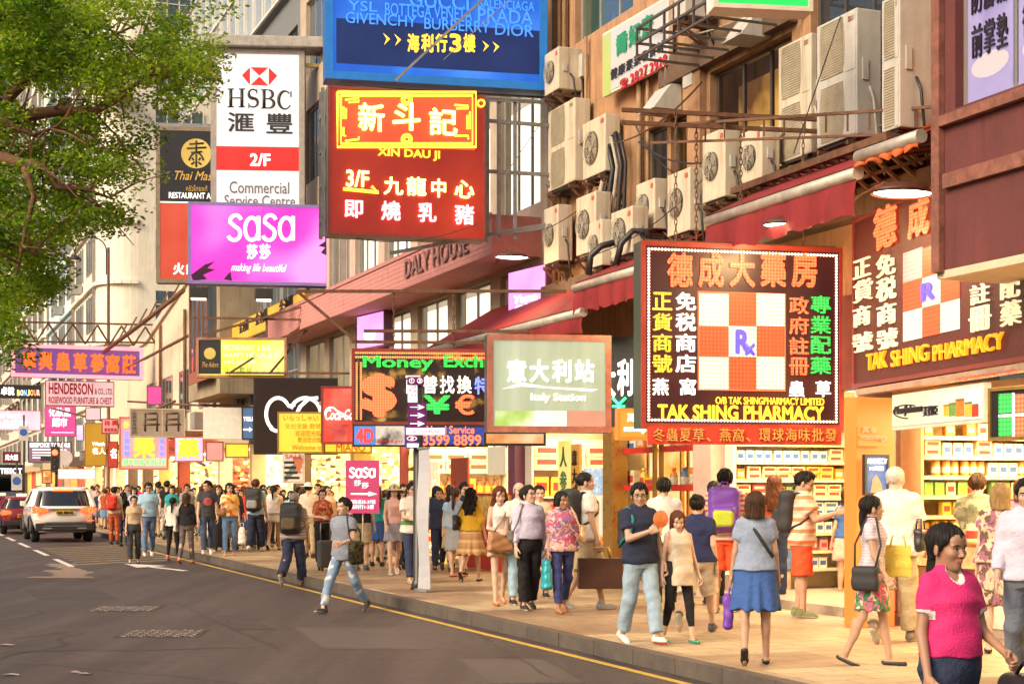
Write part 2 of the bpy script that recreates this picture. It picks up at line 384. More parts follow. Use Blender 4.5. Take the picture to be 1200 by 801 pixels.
def hair_pat(style, h):
    key = ('hair', style, h)
    if key in _PAT: return _PAT[key]
    lo, hi = (-.17, -.15, -.42), (.17, .3, .2)
    if style in ('short', 'thin', 'crop', 'bald'): lo, hi = (-.13, -.14, -.1), (.13, .17, .19)
    elif style == 'cap': lo, hi = (-.2, -.24, -.05), (.2, .2, .2)
    g = Grid(lo, hi, h); P = g.P; X, Y, Z = g.X, g.Y, g.Z; aX = np.abs(X)
    th = {'short': .016, 'thin': .008, 'crop': .009, 'bald': .007}.get(style, .014)
    ang = np.arctan2(X, Y - .02)
    st = .0034 * np.sin(ang * 17 + 2.5 * np.sin(Z * 23 + 2 * np.sin(ang * 5))) + .0022 * np.sin(ang * 41 + Z * 60 + 1) + .003 * np.sin(ang * 7 + Z * 19)
    cap = ell(P, (0, .02, .052), (.078 + th, .098 + th, .084 + th))
    face = ell(P, (0, -.115, -.035), (.082, .085, .105))
    if style in ('short', 'thin', 'crop', 'bald'):
        f = smin(cap, ell(P, (0, -.02, .11), (.065, .07, .035 + th)), .02) if style == 'short' else cap
        line = .072 - np.clip((Y + .075) / .075, 0, 1) * .062 - np.clip((Y - .0) / .09, 0, 1) * .075   # hairline drops towards the nape
        f = np.maximum(f, line - Z); f = smax(f, -face, .01)
        if style == 'bald': f = np.maximum(f, Z - .05)
        f = f + st * (1.4 if style == 'short' else .6)
    elif style == 'cap':
        f = np.maximum(ell(P, (0, .02, .06), (.1, .118, .1)), .06 - Z)
        f = np.minimum(f, np.maximum(np.abs(Z - .066 + .12 * (np.hypot(X, Y) - .1)) - .005, np.hypot(X, Y * .9) - .185))
    else:
        front = ell(P, (0, -.12, -.05), (.069, .09, .117))
        if style in ('bob', 'short_f'):
            zb = -.11 if style == 'bob' else -.06
            body = loft(P, [(zb, .093, .08, .045), (-.02, .1, .1, .03), (.06, .096, .108, .02), (.11, .08, .095, .02), (.145, .04, .05, .02)])
            f = smin(cap, body, .02)
        elif style == 'long':
            body = loft(P, [(-.33, .075, .03, .1), (-.2, .12, .055, .085), (-.1, .115, .075, .06), (0, .098, .09, .04), (.06, .094, .105, .022), (.11, .08, .095, .02), (.145, .04, .05, .02)])
            f = smin(cap, body, .02); f = smin(f, cone(np.stack([aX, Y, Z], -1), (.082, -.02, -.03), (.098, -.062, -.24), .03, .022), .03)
            st = st * 1.8
        else:
            line = .07 - np.clip((Y + .085) / .08, 0, 1) * .07 - np.clip(Y / .09, 0, 1) * .06
            f = np.maximum(cap, line - Z)
            if style == 'pony': f = smin(f, cone(P, (0, .105, .06), (0, .15, -.02), .03, .036), .02); f = smin(f, cone(P, (0, .15, -.02), (0, .135, -.22), .036, .014), .02)
            if style == 'low_pony': f = smin(f, cone(P, (0, .1, -.03), (0, .125, -.26), .034, .018), .03)
            if style == 'bun': f = smin(f, ell(P, (0, .1, .115), (.045, .042, .042)), .015)
        f = smax(f, -front, .012); f = f + st
    V, Fc = g.net(f); _PAT[key] = (V, Fc, np.zeros(len(Fc), int)); return _PAT[key]
def hand_pat(curl, h):
    """Left hand: fingers along -z, palm towards -x, thumb towards -y."""
    key = ('hand', curl, h)
    if key in _PAT: return _PAT[key]
    g = Grid((-.1, -.075, -.215), (.04, .06, .035), h); P = g.P
    f = rbox(P, (0, 0, -.05), (.015, .041, .05), .013); f = smin(f, cone(P, (0, 0, .03), (0, 0, -.02), .026, .024), .02)
    for i, (y, L) in enumerate(((-.031, .07), (-.0105, .08), (.0105, .074), (.031, .058))):
        p = np.array((0, y, -.095)); a = curl * (.35 + .08 * i)
        for k, fr in enumerate((.45, .32, .23)):
            d = np.array((-math.sin(a), y * .6, -math.cos(a))); q = p + d * L * fr
            f = smin(f, cone(P, p, q, .0095 - .001 * k, .0088 - .001 * k), .005); p = q; a += curl * (.75 + .05 * i)
    p = np.array((-.004, -.032, -.022)); q = np.array((-.02, -.058, -.058)); f = smin(f, cone(P, p, q, .014, .0105), .012)
    f = smin(f, cone(P, q, q + np.array((-.012 - .012 * curl, .004 * curl, -.034)), .0105, .008), .006)
    V, Fc = g.net(f); _PAT[key] = (V, Fc, np.zeros(len(Fc), int)); return _PAT[key]

class Soup:
    def __init__(s): s.V = []; s.F = []; s.M = []; s.n = 0
    def add(s, V, Fc, mi=None, M=None, t=None, flip=False):
        if len(V) == 0: return
        if M is not None: V = V @ np.asarray(M).T
        if t is not None: V = V + np.asarray(t)
        s.V.append(V); s.F.append((Fc[:, ::-1] if flip else Fc) + s.n); s.M.append(np.zeros(len(Fc), int) if mi is None else mi); s.n += len(V)
    def obj(s, name, mats, parent=None):
        V = np.concatenate(s.V).astype(F32); Fc = np.concatenate(s.F).astype(np.int32); M = np.concatenate(s.M).astype(np.int32)
        me = bpy.data.meshes.new(name); me.vertices.add(len(V)); me.vertices.foreach_set('co', V.ravel())
        me.loops.add(Fc.size); me.loops.foreach_set('vertex_index', Fc.ravel())
        me.polygons.add(len(Fc)); me.polygons.foreach_set('loop_start', np.arange(0, Fc.size, 4, dtype=np.int32)); me.polygons.foreach_set('loop_total', np.full(len(Fc), 4, np.int32))
        for m in mats: me.materials.append(m)
        me.polygons.foreach_set('material_index', M); me.update(calc_edges=True); me.validate(); me.polygons.foreach_set('use_smooth', np.ones(len(me.polygons), bool))
        o = bpy.data.objects.new(name, me); COL.objects.link(o)
        if parent is not None: o.parent = parent
        return o

# ---- skin, cloth
def skin(name, c): 
    m = mat('skin ' + name, c, rough=.5, var=.12, scale=14, spec=.35)
    if not m.get('ss'):
        b = m.node_tree.nodes['Principled BSDF']; b.inputs['Subsurface Weight'].default_value = .12; b.inputs['Subsurface Radius'].default_value = (.012, .005, .003); b.inputs['Subsurface Scale'].default_value = 1; m['ss'] = 1
    return m
SKIN = {'light': skin('light', (.58, .37, .27)), 'mid': skin('mid', (.46, .28, .19)), 'tan': skin('tan', (.35, .19, .12)), 'pale': skin('pale', (.62, .42, .33))}
EYEW = mat('eye white', (.7, .68, .65), rough=.2, var=0); EYED = mat('eye dark', (.015, .01, .008), rough=.2, var=0)
LIPS = {'f': mat('lips red', (.4, .09, .08), rough=.4, var=.1), 'm': mat('lips plain', (.36, .16, .12), rough=.5, var=.1)}
def hairm(name, c): return mat('hair ' + name, c, rough=.55, var=.5, scale=60, spec=.2, stretch=(1, 1, .12), bump=.5)
HAIR = {'black': hairm('black', (.014, .011, .01)), 'brown': hairm('brown', (.06, .028, .014)), 'auburn': hairm('auburn', (.11, .035, .014)), 'grey': hairm('grey', (.3, .28, .26)), 'white': hairm('white', (.62, .57, .5)), 'blond': hairm('blond', (.3, .19, .08)), 'straw': hairm('straw', (.62, .5, .33))}
def cloth(name, c, rough=.85, var=.16, scale=7, bump=.35): return mat('cloth ' + name, c, rough=rough, var=var, scale=scale, bump=bump * 1.6, bscale=30, spec=.2)
def stripes(name, cols, pitch, axis='Z', soft=.0):
    nm = 'cloth ' + name
    if nm in MATS: return MATS[nm]
    m = cloth(name, cols[0], var=0, bump=.3); N, L, b = nodes_of(m); tc = N.new('ShaderNodeTexCoord'); sx = N.new('ShaderNodeSeparateXYZ'); L.new(tc.outputs['Object'], sx.inputs[0])
    d = N.new('ShaderNodeMath'); d.operation = 'DIVIDE'; L.new(sx.outputs[axis], d.inputs[0]); d.inputs[1].default_value = pitch
    f = N.new('ShaderNodeMath'); f.operation = 'FRACT'; L.new(d.outputs[0], f.inputs[0])
    cr = N.new('ShaderNodeValToRGB'); cr.color_ramp.interpolation = 'CONSTANT'; L.new(f.outputs[0], cr.inputs[0]); e = cr.color_ramp.elements
    e[0].color = c4(cols[0]); e[1].color = c4(cols[1]); e[1].position = 1 / len(cols)
    for i in range(2, len(cols)): q = e.new(i / len(cols)); q.color = c4(cols[i])
    L.new(cr.outputs[0], b.inputs['Base Color']); return m
def print_cloth(name, cols, scale, base=None, thr=.0):
    """Printed cloth: coloured blotches (flowers, camouflage) on a ground colour."""
    nm = 'cloth ' + name
    if nm in MATS: return MATS[nm]
    m = cloth(name, cols[0], var=0, bump=.3); N, L, b = nodes_of(m); tc = N.new('ShaderNodeTexCoord')
    ns = N.new('ShaderNodeTexNoise'); ns.inputs['Scale'].default_value = scale * .8; ns.inputs['Detail'].default_value = 2; L.new(tc.outputs['Object'], ns.inputs['Vector'])
    ad = _mix(m.node_tree, 'LINEAR_LIGHT', .12); L.new(tc.outputs['Object'], ad.inputs[6]); L.new(ns.outputs['Color'], ad.inputs[7])
    v = N.new('ShaderNodeTexVoronoi'); v.inputs['Scale'].default_value = scale; L.new(ad.outputs[2], v.inputs['Vector'])
    sp = N.new('ShaderNodeSeparateColor'); L.new(v.outputs['Color'], sp.inputs[0])
    cr = N.new('ShaderNodeValToRGB'); cr.color_ramp.interpolation = 'CONSTANT'; L.new(sp.outputs[0], cr.inputs[0]); e = cr.color_ramp.elements
    e[0].color = c4(cols[0]); e[1].color = c4(cols[1]); e[1].position = 1 / len(cols)
    for i in range(2, len(cols)): q = e.new(i / len(cols)); q.color = c4(cols[i])
    out = cr.outputs[0]
    if base is not None:
        st = N.new('ShaderNodeMath'); st.operation = 'LESS_THAN'; L.new(v.outputs['Distance'], st.inputs[0]); st.inputs[1].default_value = thr or .42
        mx = _mix(m.node_tree, 'MIX'); L.new(st.outputs[0], mx.inputs[0]); mx.inputs[6].default_value = c4(base); L.new(out, mx.inputs[7]); out = mx.outputs[2]
    L.new(out, b.inputs['Base Color']); return m

# ---- the figure
def seg_dir(flex, abd, side):
    """Direction of a hanging limb: flex swings forward (-y), abd swings out to the figure's side."""
    f, a = R(flex), R(abd)
    v = np.array([math.sin(a) * side, -math.sin(f) * math.cos(a), -math.cos(f) * math.cos(a)]); return v / np.linalg.norm(v)
def rot_about(v, ax, ang):
    return np.array(Matrix.Rotation(ang, 3, Vector(ax)) @ Vector(v))
def person(pos, yaw, H=1.65, sex='m', build=1., belly=0., sk='light', hair=('short', 'black'), top=None, bottom=None, shoes=None,
           arms=((6, 8, 12), (6, 8, 12)), legs=((0, 0), (0, 0)), lean=0., head=(0, 0), glasses=False, detail=1, grip=(.7, .7), trunk='m', label='', group=None, hat=None):
    """arms/legs: (figure's right, figure's left).  arm = flex, abduct, elbow, turn-in; leg = hip flex, knee flex, abduct."""
    sc = H / 1.7; fem = sex == 'f'; h = {3: .0075, 2: .0115, 1: .0145, 0: .024}[detail]; hh = {3: .0042, 2: .0048, 1: .0062, 0: .012}[detail]
    bw = build; soup = Soup(); J = {}
    hips = {}; legpts = []
    for k, side in ((0, -1), (1, 1)):
        L = legs[k]; ab = L[2] if len(L) > 2 else 1.5
        a = np.array([side * (.083 if not fem else .086) * bw, 0, 0]); d = seg_dir(L[0], ab, side)
        kn = a + d * .415; d2 = seg_dir(L[0] - L[1], ab * .3, side); an = kn + d2 * .41; legpts.append((a, kn, an, L[0] - L[1]))
    low = min(p[2][2] - .075 - max(0, math.sin(R(abs(p[3])))) * (.05 if p[3] < 0 else .0) for p in legpts); z0 = -low
    legpts = [(a + (0, 0, z0), k_ + (0, 0, z0), an + (0, 0, z0), s_) for a, k_, an, s_ in legpts]
    T = rotx(R(-lean) * -1); T = rotx(R(lean)); po = np.array([0, 0, z0])     # lean > 0 bows forward (-y)
    def tp(p): return T @ np.asarray(p) + po
    if fem: tor = [(-.09, .12, .09, 0), (0, .172, .108, .008), (.06, .165, .105, .008), (.19, .125, .085, 0), (.3, .138, .098, -.008), (.37, .145, .112, -.014), (.44, .146, .09, 0), (.485, .134, .072, .008), (.515, .098, .058, .014), (.54, .066, .052, .018), (.56, .05, .05, .018)]
    else: tor = [(-.09, .12, .09, 0), (0, .168, .105, .005), (.06, .162, .102, .004), (.19, .148, .095, 0), (.3, .158, .105, -.003), (.39, .172, .115, -.005), (.455, .17, .1, .003), (.50, .156, .08, .01), (.53, .112, .062, .015), (.555, .072, .055, .018), (.58, .054, .052, .018)]
    def bl(z): return belly * math.exp(-((z - .17) / .13) ** 2)
    tor = [(z, a * bw * (1 + .25 * bl(z)), b * (bw * .6 + .4) + .5 * bl(z) * .12, y - .5 * bl(z) * .12) for z, a, b, y in tor]
    shz = .466 if fem else .478; shx = (.134 if fem else .156) * bw
    armpts = []
    for k, side in ((0, -1), (1, 1)):
        A = arms[k]; s0 = np.array([side * shx, .008, shz]); d = seg_dir(A[0], A[1], side); e = s0 + d * .275
        tw = A[3] if len(A) > 3 else 10
        eax = rot_about((1, 0, 0), d, R(tw) * side); eax = eax - d * (eax @ d); eax /= np.linalg.norm(eax)
        d2 = rot_about(d, eax, -R(A[2])); 
        if (d2 @ np.array([0, -1, 0])) < (d @ np.array([0, -1, 0])) and A[2] > 0: d2 = rot_about(d, eax, R(A[2]))
        w = e + d2 * .245; armpts.append((tp(s0), tp(e), tp(w)))
    J['legs'] = legpts; J['arms'] = armpts; J['pelvis'] = po; J['T'] = T
    neck = tp((0, .02, .55 if fem else .57)); HR = rotz(R(head[0])) @ rotx(R(head[1] + lean * .3)); ho = neck + np.array([0, -.004, .085 + (.0 if fem else .005)])
    top = top or dict(m=cloth('plain white', (.6, .58, .54))); bottom = bottom or dict(kind='trousers', m=cloth('dark denim', (.03, .035, .06)))
    # --- skin of limbs and neck
    pts = np.array([p for a in armpts for p in a] + [p for l in legpts for p in l[:3]]); 
    g = Grid(np.minimum(pts.min(0), (-.2, -.15, .04)) - .1, np.maximum(np.maximum(pts.max(0), neck + .06), (.2, .15, .3)) + .1, h); P = g.P
    f = loft(P, [(z, max(.02, a - .012), max(.02, b - .012), y) for z, a, b, y in tor], T, po)
    lw = (.92 if fem else 1.) * (.5 + .5 * bw)
    for a, k_, an, s_ in legpts:
        f = smin(f, cone(P, a, k_, .08 * lw, .053 * lw), .02)
        f = smin(f, cone(P, k_, an, .05 * lw, .034 * lw), .015)
        c = k_ + (an - k_) * .3 + np.array([0, .018, 0]); f = smin(f, ell(P, c, (.047 * lw, .05 * lw, .11)), .02)
        fd = foot_dir(an, k_, s_); f = smin(f, cone(P, an + fd * -.03 + fd_up(fd) * -.045, an + fd * .11 + fd_up(fd) * -.052, .028, .024), .02); f = smin(f, cone(P, an + fd * .1 + fd_up(fd) * -.055, an + fd * .145 + fd_up(fd) * -.06, .03, .022), .01)
    aw = (.82 if fem else 1.) * (.4 + .6 * bw)
    for s0, e, w in armpts:
        f = smin(f, cone(P, s0, e, .05 * aw, .037 * aw), .025); f = smin(f, cone(P, e, w, .039 * aw, .026 * aw), .012)
    soup.add(*g.net(f))
    # --- head and hands
    hv, hf, hm = head_pat('f' if fem else 'm', hh); soup.add(hv, hf, hm, HR, ho)
    for k, side in ((0, -1), (1, 1)):
        s0, e, w = armpts[k]; fw = (w - e) / np.linalg.norm(w - e); zax = -fw
        fwd = max(0, -fw[1]); ref = np.array([0, -1., 0]) * (1 - fwd) + np.array([-.3 * side, 0, 1.]) * fwd; yax = -(ref - zax * (ref @ zax)); yax /= np.linalg.norm(yax); xax = np.cross(yax, zax)
        M = np.stack([xax * (1 if side > 0 else -1), yax, zax], 1)          # mirrored for the right hand
        hv, hf, hm = hand_pat(grip[k], hh); soup.add(hv * (.98 if not fem else .88), hf, hm, M, w + fw * .012, flip=np.linalg.det(M) < 0)
        J['hand%d' % k] = w + fw * .09
    rt = soup.obj('person', [SKIN[sk], LIPS['f' if fem else 'm'], EYEW, EYED, HAIR[hair[1]]])
    # --- clothes
    def noise(P, amp, s=1.): return amp * (np.sin(P[..., 2] * 31 * s + P[..., 0] * 9 + 2 * np.sin(P[..., 0] * 13)) * .5 + np.sin(P[..., 2] * 17 * s - P[..., 0] * 23 + 1.7) * .5 + .4 * np.sin(P[..., 1] * 40 + P[..., 2] * 47))
    def garment(name, f, g, mats, zone=None):
        V, Fc = g.net(f)
        if len(Fc) == 0: return None
        mi = zone(V[Fc].mean(1)) if zone else None; s2 = Soup(); s2.add(V, Fc, mi); return s2.obj(name, mats if isinstance(mats, list) else [mats], rt)
    bk = bottom.get('kind', 'trousers'); ext = bottom.get('loose', .012)
    if bk in ('trousers', 'shorts', 'leggings'):
        ln = bottom.get('len', 1.9 if bk != 'shorts' else .92)                 # 0..1 thigh, 1..2 shank
        lp = np.array([p for l in legpts for p in l[:3]]); g = Grid(np.minimum(lp.min(0), (-.2, -.16, .5)) - .09, np.maximum(lp.max(0) + .09, (.22, .18, po[2] + .2)), h); P = g.P
        wa = bottom.get('waist', .15)
        f = loft(P, [(z, a + ext * .8, b + ext * .8, y) for z, a, b, y in tor if z <= .3], T, po); q = (P - po) @ T; f = np.maximum(f, q[..., 2] - wa)
        for a, k_, an, s_ in legpts:
            r0, r1, r2 = (.086 + ext * .6) * lw, (.058 + ext) * lw, ((.046 + ext * 1.3) * lw if bk != 'leggings' else .04 * lw)
            if ln <= 1: f = smin(f, cone(P, a, a + (k_ - a) * ln, r0, r1 + (.03 if bk == 'shorts' else .0), cut1=1.), .02)
            else:
                f = smin(f, cone(P, a, k_, r0, r1), .02)
                e2 = k_ + (an - k_) * (ln - 1); f = smin(f, cone(P, k_, e2, r1, r2, cut1=1.), .02)
                if bk == 'leggings' or ext < .01: f = smin(f, ell(P, k_ + (an - k_) * .3 + np.array([0, .018, 0]), (.05 * lw, .054 * lw, .11)), .02)
        f = f + noise(P, .006 if bk != 'leggings' else .001)
        garment(bk, f, g, bottom['m'])
    elif bk in ('skirt', 'dress_skirt'):
        zl = bottom.get('len', .42); fl = bottom.get('flare', .06); wa = bottom.get('waist', .16); hem = po[2] - zl
        kneepush = max(abs(p[1][1] - p[0][1]) for p in legpts) if zl > .2 else 0
        g = Grid((-.4, -.45, hem - .05), (.4, .45, po[2] + wa + .05), h); P = g.P; ang = np.arctan2(P[..., 0], P[..., 1])
        mid = np.mean([p[0] + (p[1] - p[0]) * min(1, zl / .415) for p in legpts], 0)
        prof = [(hem, tor[1][1] + fl, tor[1][2] + fl * .9 + kneepush * .5 * min(1, zl / .4), mid[1] * .7)] + [(po[2] + z, a + .016, b + .016, y) for z, a, b, y in tor if -.01 <= z <= .3]
        f = loft(P, prof); f = np.maximum(f, P[..., 2] - po[2] - wa)
        t = np.clip((po[2] - P[..., 2]) / max(.05, zl), 0, 1); f = f + bottom.get('folds', .012) * t * np.sin(ang * bottom.get('nf', 9) + 1.3 * np.sin(ang * 3)) + noise(P, .002)
        garment('skirt', f, g, bottom['m'])
    tl = top.get('loose', .014); hemz = top.get('hem', .02); sl = top.get('sleeve', .55); flr = top.get('flare', .0)
    ap = np.array([p for a in armpts for p in a]); lo = np.minimum(ap.min(0) - .09, tp((-.24, -.28, hemz - .06)) - .02); hi = np.maximum(ap.max(0) + .09, tp((.24, .2, .62)) + .03)
    g = Grid(np.minimum(lo, tp((0, 0, hemz)) - .22), np.maximum(hi, .22 * np.array([1, 1, 0]) + tp((0, 0, .6))), h); P = g.P; q = (P - po) @ T
    mxa = max(a for z, a, b, y in tor if z < .42)
    pr = []
    for z, a, b, y in tor:
        k = np.clip((.40 - z) / .4, 0, 1); pr.append((z, a + tl + (tl * 1.2 * k if top.get('straight', True) else 0) + flr * k * k, b + tl + tl * .8 * k + flr * k * k * .8, y))
    pr = [r for r in pr if r[0] > hemz - .12]
    if pr[0][0] > hemz: z, a, b, y = pr[0]; pr = [(hemz - .05, a + flr * (.1 if hemz < 0 else 0) + .006, b + flr * (.1 if hemz < 0 else 0) + .006, y)] + pr
    f = loft(P, pr, T, po); f = np.maximum(f, hemz - q[..., 2])
    nk = top.get('neck', 0.)
    if sl <= 0: f = smax(f, np.abs(q[..., 0]) - shx * (1 - .12), .02)
    for k, (s0, e, w) in enumerate(armpts):
        if sl <= 0: continue
        ra, rb, rc = .05 * aw + tl * .5, .044 * aw + tl * .8, .034 * aw + tl * .6
        if sl <= 1: f = smin(f, cone(P, s0, s0 + (e - s0) * sl, ra, rb + .006 * (tl > .01), cut1=1.), .05)
        else:
            f = smin(f, cone(P, s0, e, ra, rb), .05); f = smin(f, cone(P, e, e + (w - e) * (sl - 1), rb, rc, cut1=1.), .015)
    f = f + noise(P, top.get('wrinkle', .0055))
    if top.get('collar'): f = np.minimum(f, np.maximum(np.maximum(np.linalg.norm((q - np.array([0, .018, 0]))[..., :2], axis=-1) - .07 + (q[..., 2] - .56) * .25, (.53 if fem else .55) - q[..., 2]), q[..., 2] - (.585 if fem else .605) - q[..., 1] * .25))
    if nk > 0: f = smax(f, -ell(q, (0, -.11, .56), (.045 + nk * .3, .12, .05 + nk)), .008)          # open neckline
    zone = None; mats = [top['m']]
    if top.get('trim'):
        mats.append(top['trim'])
        def zone(c):
            qq = (c - po) @ T; z = np.zeros(len(c), int)
            if sl > 0 and sl <= 1:
                for s0, e, w in armpts:
                    d = (e - s0) / np.linalg.norm(e - s0); t = (c - s0) @ d / np.linalg.norm(e - s0); side = np.sign(s0[0]) * (c[:, 0] - s0[0] * .7) > -.02
                    z[(t > sl - .07) & (t < sl + .1) & side & (np.linalg.norm(c - s0 - np.outer(t * np.linalg.norm(e - s0), d), axis=1) < .07) & (np.sign(s0[0]) * (c - s0 - np.outer(t * np.linalg.norm(e - s0), d))[:, 0] > -.03)] = 1
            if nk > 0:
                kk = np.linalg.norm((qq - np.array((0, -.11, .56))) / np.array((.045 + nk * .3, .12, .05 + nk)), axis=1); z[(kk < 1.08) & (qq[:, 1] < .0)] = 1
            else: z[(qq[:, 2] > (.545 if fem else .562))] = 1
            return z
    if top.get('front'):
        mats.append(top['front'][0]); z1, z2, xw = top['front'][1:]
        def zone(c):
            qq = (c - po) @ T; z = np.zeros(len(c), int); z[(qq[:, 1] < 0) & (((qq[:, 2] - (z1 + z2) / 2) / ((z2 - z1) / 2)) ** 2 + (qq[:, 0] / xw) ** 2 < 1)] = 1; return z
    if top.get('band'):
        mats.append(top['band'][0]); z1, z2 = top['band'][1:]
        def zone(c):
            qq = (c - po) @ T; z = np.zeros(len(c), int); z[(qq[:, 2] > z1) & (qq[:, 2] < z2) & (np.abs(qq[:, 0]) < .3)] = 1; return z
    garment(top.get('kind', 'shirt'), f, g, mats, zone)
    # --- shoes
    sk_ = (shoes or dict(kind='sneaker', m=cloth('shoe dark', (.03, .03, .03)))); sole = sk_.get('sole', mat('shoe sole', (.5, .48, .44), rough=.7))
    if sk_['kind'] != 'none':
        for a, k_, an, s_ in legpts:
            fd = foot_dir(an, k_, s_); up = fd_up(fd); sd_ = np.cross(fd, up); M = np.stack([sd_, -fd, up], 1); g = Grid((-.07, -.21, -.09), (.07, .1, .08), min(h, .011)); P = g.P
            low_ = sk_['kind'] in ('flat', 'heel', 'sandal')
            f = cone(P, (0, .045, -.035), (0, -.1, -.045), .04, .036); f = smin(f, cone(P, (0, -.1, -.05), (0, -.15, -.055), .038, .028), .02); f = smin(f, cone(P, (0, .03, -.02), (0, .015, .03), .042, .043), .02) if not low_ else f
            f = np.maximum(f, -.075 - P[..., 2]); f = np.maximum(f, P[..., 2] - (.035 if sk_['kind'] != 'boot' else .08))
            if low_: f = np.maximum(f, P[..., 2] - (-.035 - .0 * P[..., 1])) if sk_['kind'] != 'sandal' else np.maximum(f, np.minimum(P[..., 2] + .058, np.maximum(P[..., 2] + .015, np.abs(P[..., 1] + .08) - .03)))
            V, Fc = g.net(f); c = V[Fc].mean(1); mi = ((c[:, 2] < -.055) & (sk_['kind'] in ('sneaker', 'boot', 'sandal'))).astype(int)
            s2 = Soup(); s2.add(V, Fc, mi, M, an); s2.obj('shoe', [sk_['m'], sole], rt)
    # --- hair
    if hair[0] != 'none':
        hv, hf, hm = hair_pat(hair[0], max(hh, .0055)); s2 = Soup(); s2.add(hv, hf, None, HR, ho); s2.obj('hair', [HAIR[hair[1]]], rt)
    if hat:
        hv, hf, hm = hair_pat('cap', .008); s2 = Soup(); s2.add(hv, hf, None, HR, ho); s2.obj('hat', [hat], rt)
    if glasses:
        mb = MB()
        for s in (-1, 1):
            mb.tube([(s * .031 + .021 * math.cos(t), -.1 + .004 * abs(math.cos(t)), .011 + .015 * math.sin(t)) for t in np.linspace(0, 2 * math.pi, 13)[:-1]], .0022, 5, closed=True); mb.tube([(s * .052, -.096, .014), (s * .082, -.06, .016), (s * .084, .01, .014)], .002, 5)
        mb.tube([(-.01, -.1, .013), (.01, -.1, .013)], .002, 5); mb.xform(Matrix([list(map(float, r)) for r in HR]).to_4x4()).xform(Matrix.Translation(ho)); mb.build('glasses', mat('glasses frame', (.03, .03, .03), rough=.3, var=0), rt)
    rt.matrix_world = Matrix.Translation(pos) @ Matrix.Rotation(R(yaw), 4, 'Z') @ Matrix.Scale(sc, 4)
    tag(rt, label, 'person', group); J['o'] = rt; J['sc'] = sc; J['tor'] = tor; J['tp'] = tp
    return J
def foot_dir(an, k_, s_):
    """Toe direction: square to the shank when it trails, flat on the ground otherwise."""
    pitch = 0
    if s_ < -8: pitch = min(70, (-s_ - 8) * 1.3)          # trailing leg: heel up
    elif s_ > 8: pitch = -min(25, (s_ - 8) * .9)          # leading leg: toes up
    p = R(pitch); return np.array([0, -math.cos(p), -math.sin(p)])
def fd_up(fd): return np.array([0, -fd[2] * -1 if False else fd[2], -fd[1]]) * np.array([1, 1, 1])
def jw(J, p): return J['o'].matrix_world @ Vector(tuple(map(float, p)))
# ================================================================ ground, road, pavement
def asphalt():
    m = mat('asphalt', (.078, .062, .058), rough=.62, var=.3, scale=.35, bump=.25, bscale=55, spec=.45)
    N, L, b = nodes_of(m); src = b.inputs['Base Color'].links[0].from_socket
    tc = N.new('ShaderNodeTexCoord')
    for sc_, rg, cols, st in ((90, (.4, .7), (.72, 1.3), None), (7, (.35, .7), (.82, 1.15), None), (1., (.42, .62), (.78, 1.12), (2.2, .12, 1))):       # grit; long wheel-worn bands along the street
        v = tc.outputs['Object']
        if st:
            mp = N.new('ShaderNodeMapping'); mp.inputs['Rotation'].default_value = (0, 0, -TH); mp.inputs['Scale'].default_value = st; L.new(v, mp.inputs[0]); v = mp.outputs[0]
        n = N.new('ShaderNodeTexNoise'); n.inputs['Scale'].default_value = sc_; n.inputs['Detail'].default_value = 4; L.new(v, n.inputs['Vector'])
        r = N.new('ShaderNodeMapRange'); r.inputs[1].default_value, r.inputs[2].default_value = rg; r.inputs[3].default_value, r.inputs[4].default_value = cols; L.new(n.outputs['Fac'], r.inputs[0])
        x = _mix(m.node_tree); L.new(src, x.inputs[6]); L.new(r.outputs[0], x.inputs[7]); src = x.outputs[2]
    # tar-sealed cracks
    mp = N.new('ShaderNodeMapping'); mp.inputs['Scale'].default_value = (.16, .28, 1); L.new(tc.outputs['Object'], mp.inputs[0])
    nz = N.new('ShaderNodeTexNoise'); nz.inputs['Scale'].default_value = 1.2; L.new(mp.outputs[0], nz.inputs['Vector']); ad = _mix(m.node_tree, 'LINEAR_LIGHT', .12); L.new(mp.outputs[0], ad.inputs[6]); L.new(nz.outputs['Color'], ad.inputs[7])
    vo = N.new('ShaderNodeTexVoronoi'); vo.feature = 'DISTANCE_TO_EDGE'; vo.inputs['Scale'].default_value = 1.3; L.new(ad.outputs[2], vo.inputs['Vector'])
    r = N.new('ShaderNodeMapRange'); r.inputs[1].default_value = .0025; r.inputs[2].default_value = .006; r.inputs[3].default_value = .42; r.inputs[4].default_value = 1; L.new(vo.outputs['Distance'], r.inputs[0])
    x = _mix(m.node_tree); L.new(src, x.inputs[6]); L.new(r.outputs[0], x.inputs[7]); L.new(x.outputs[2], b.inputs['Base Color']); return m
ASPH = asphalt()
g = MB(); g.add([(-600, -60, 0), (600, -60, 0), (600, 900, 0), (-600, 900, 0)], [(0, 1, 2, 3)]); tag(g.build('road', ASPH), kind='structure')

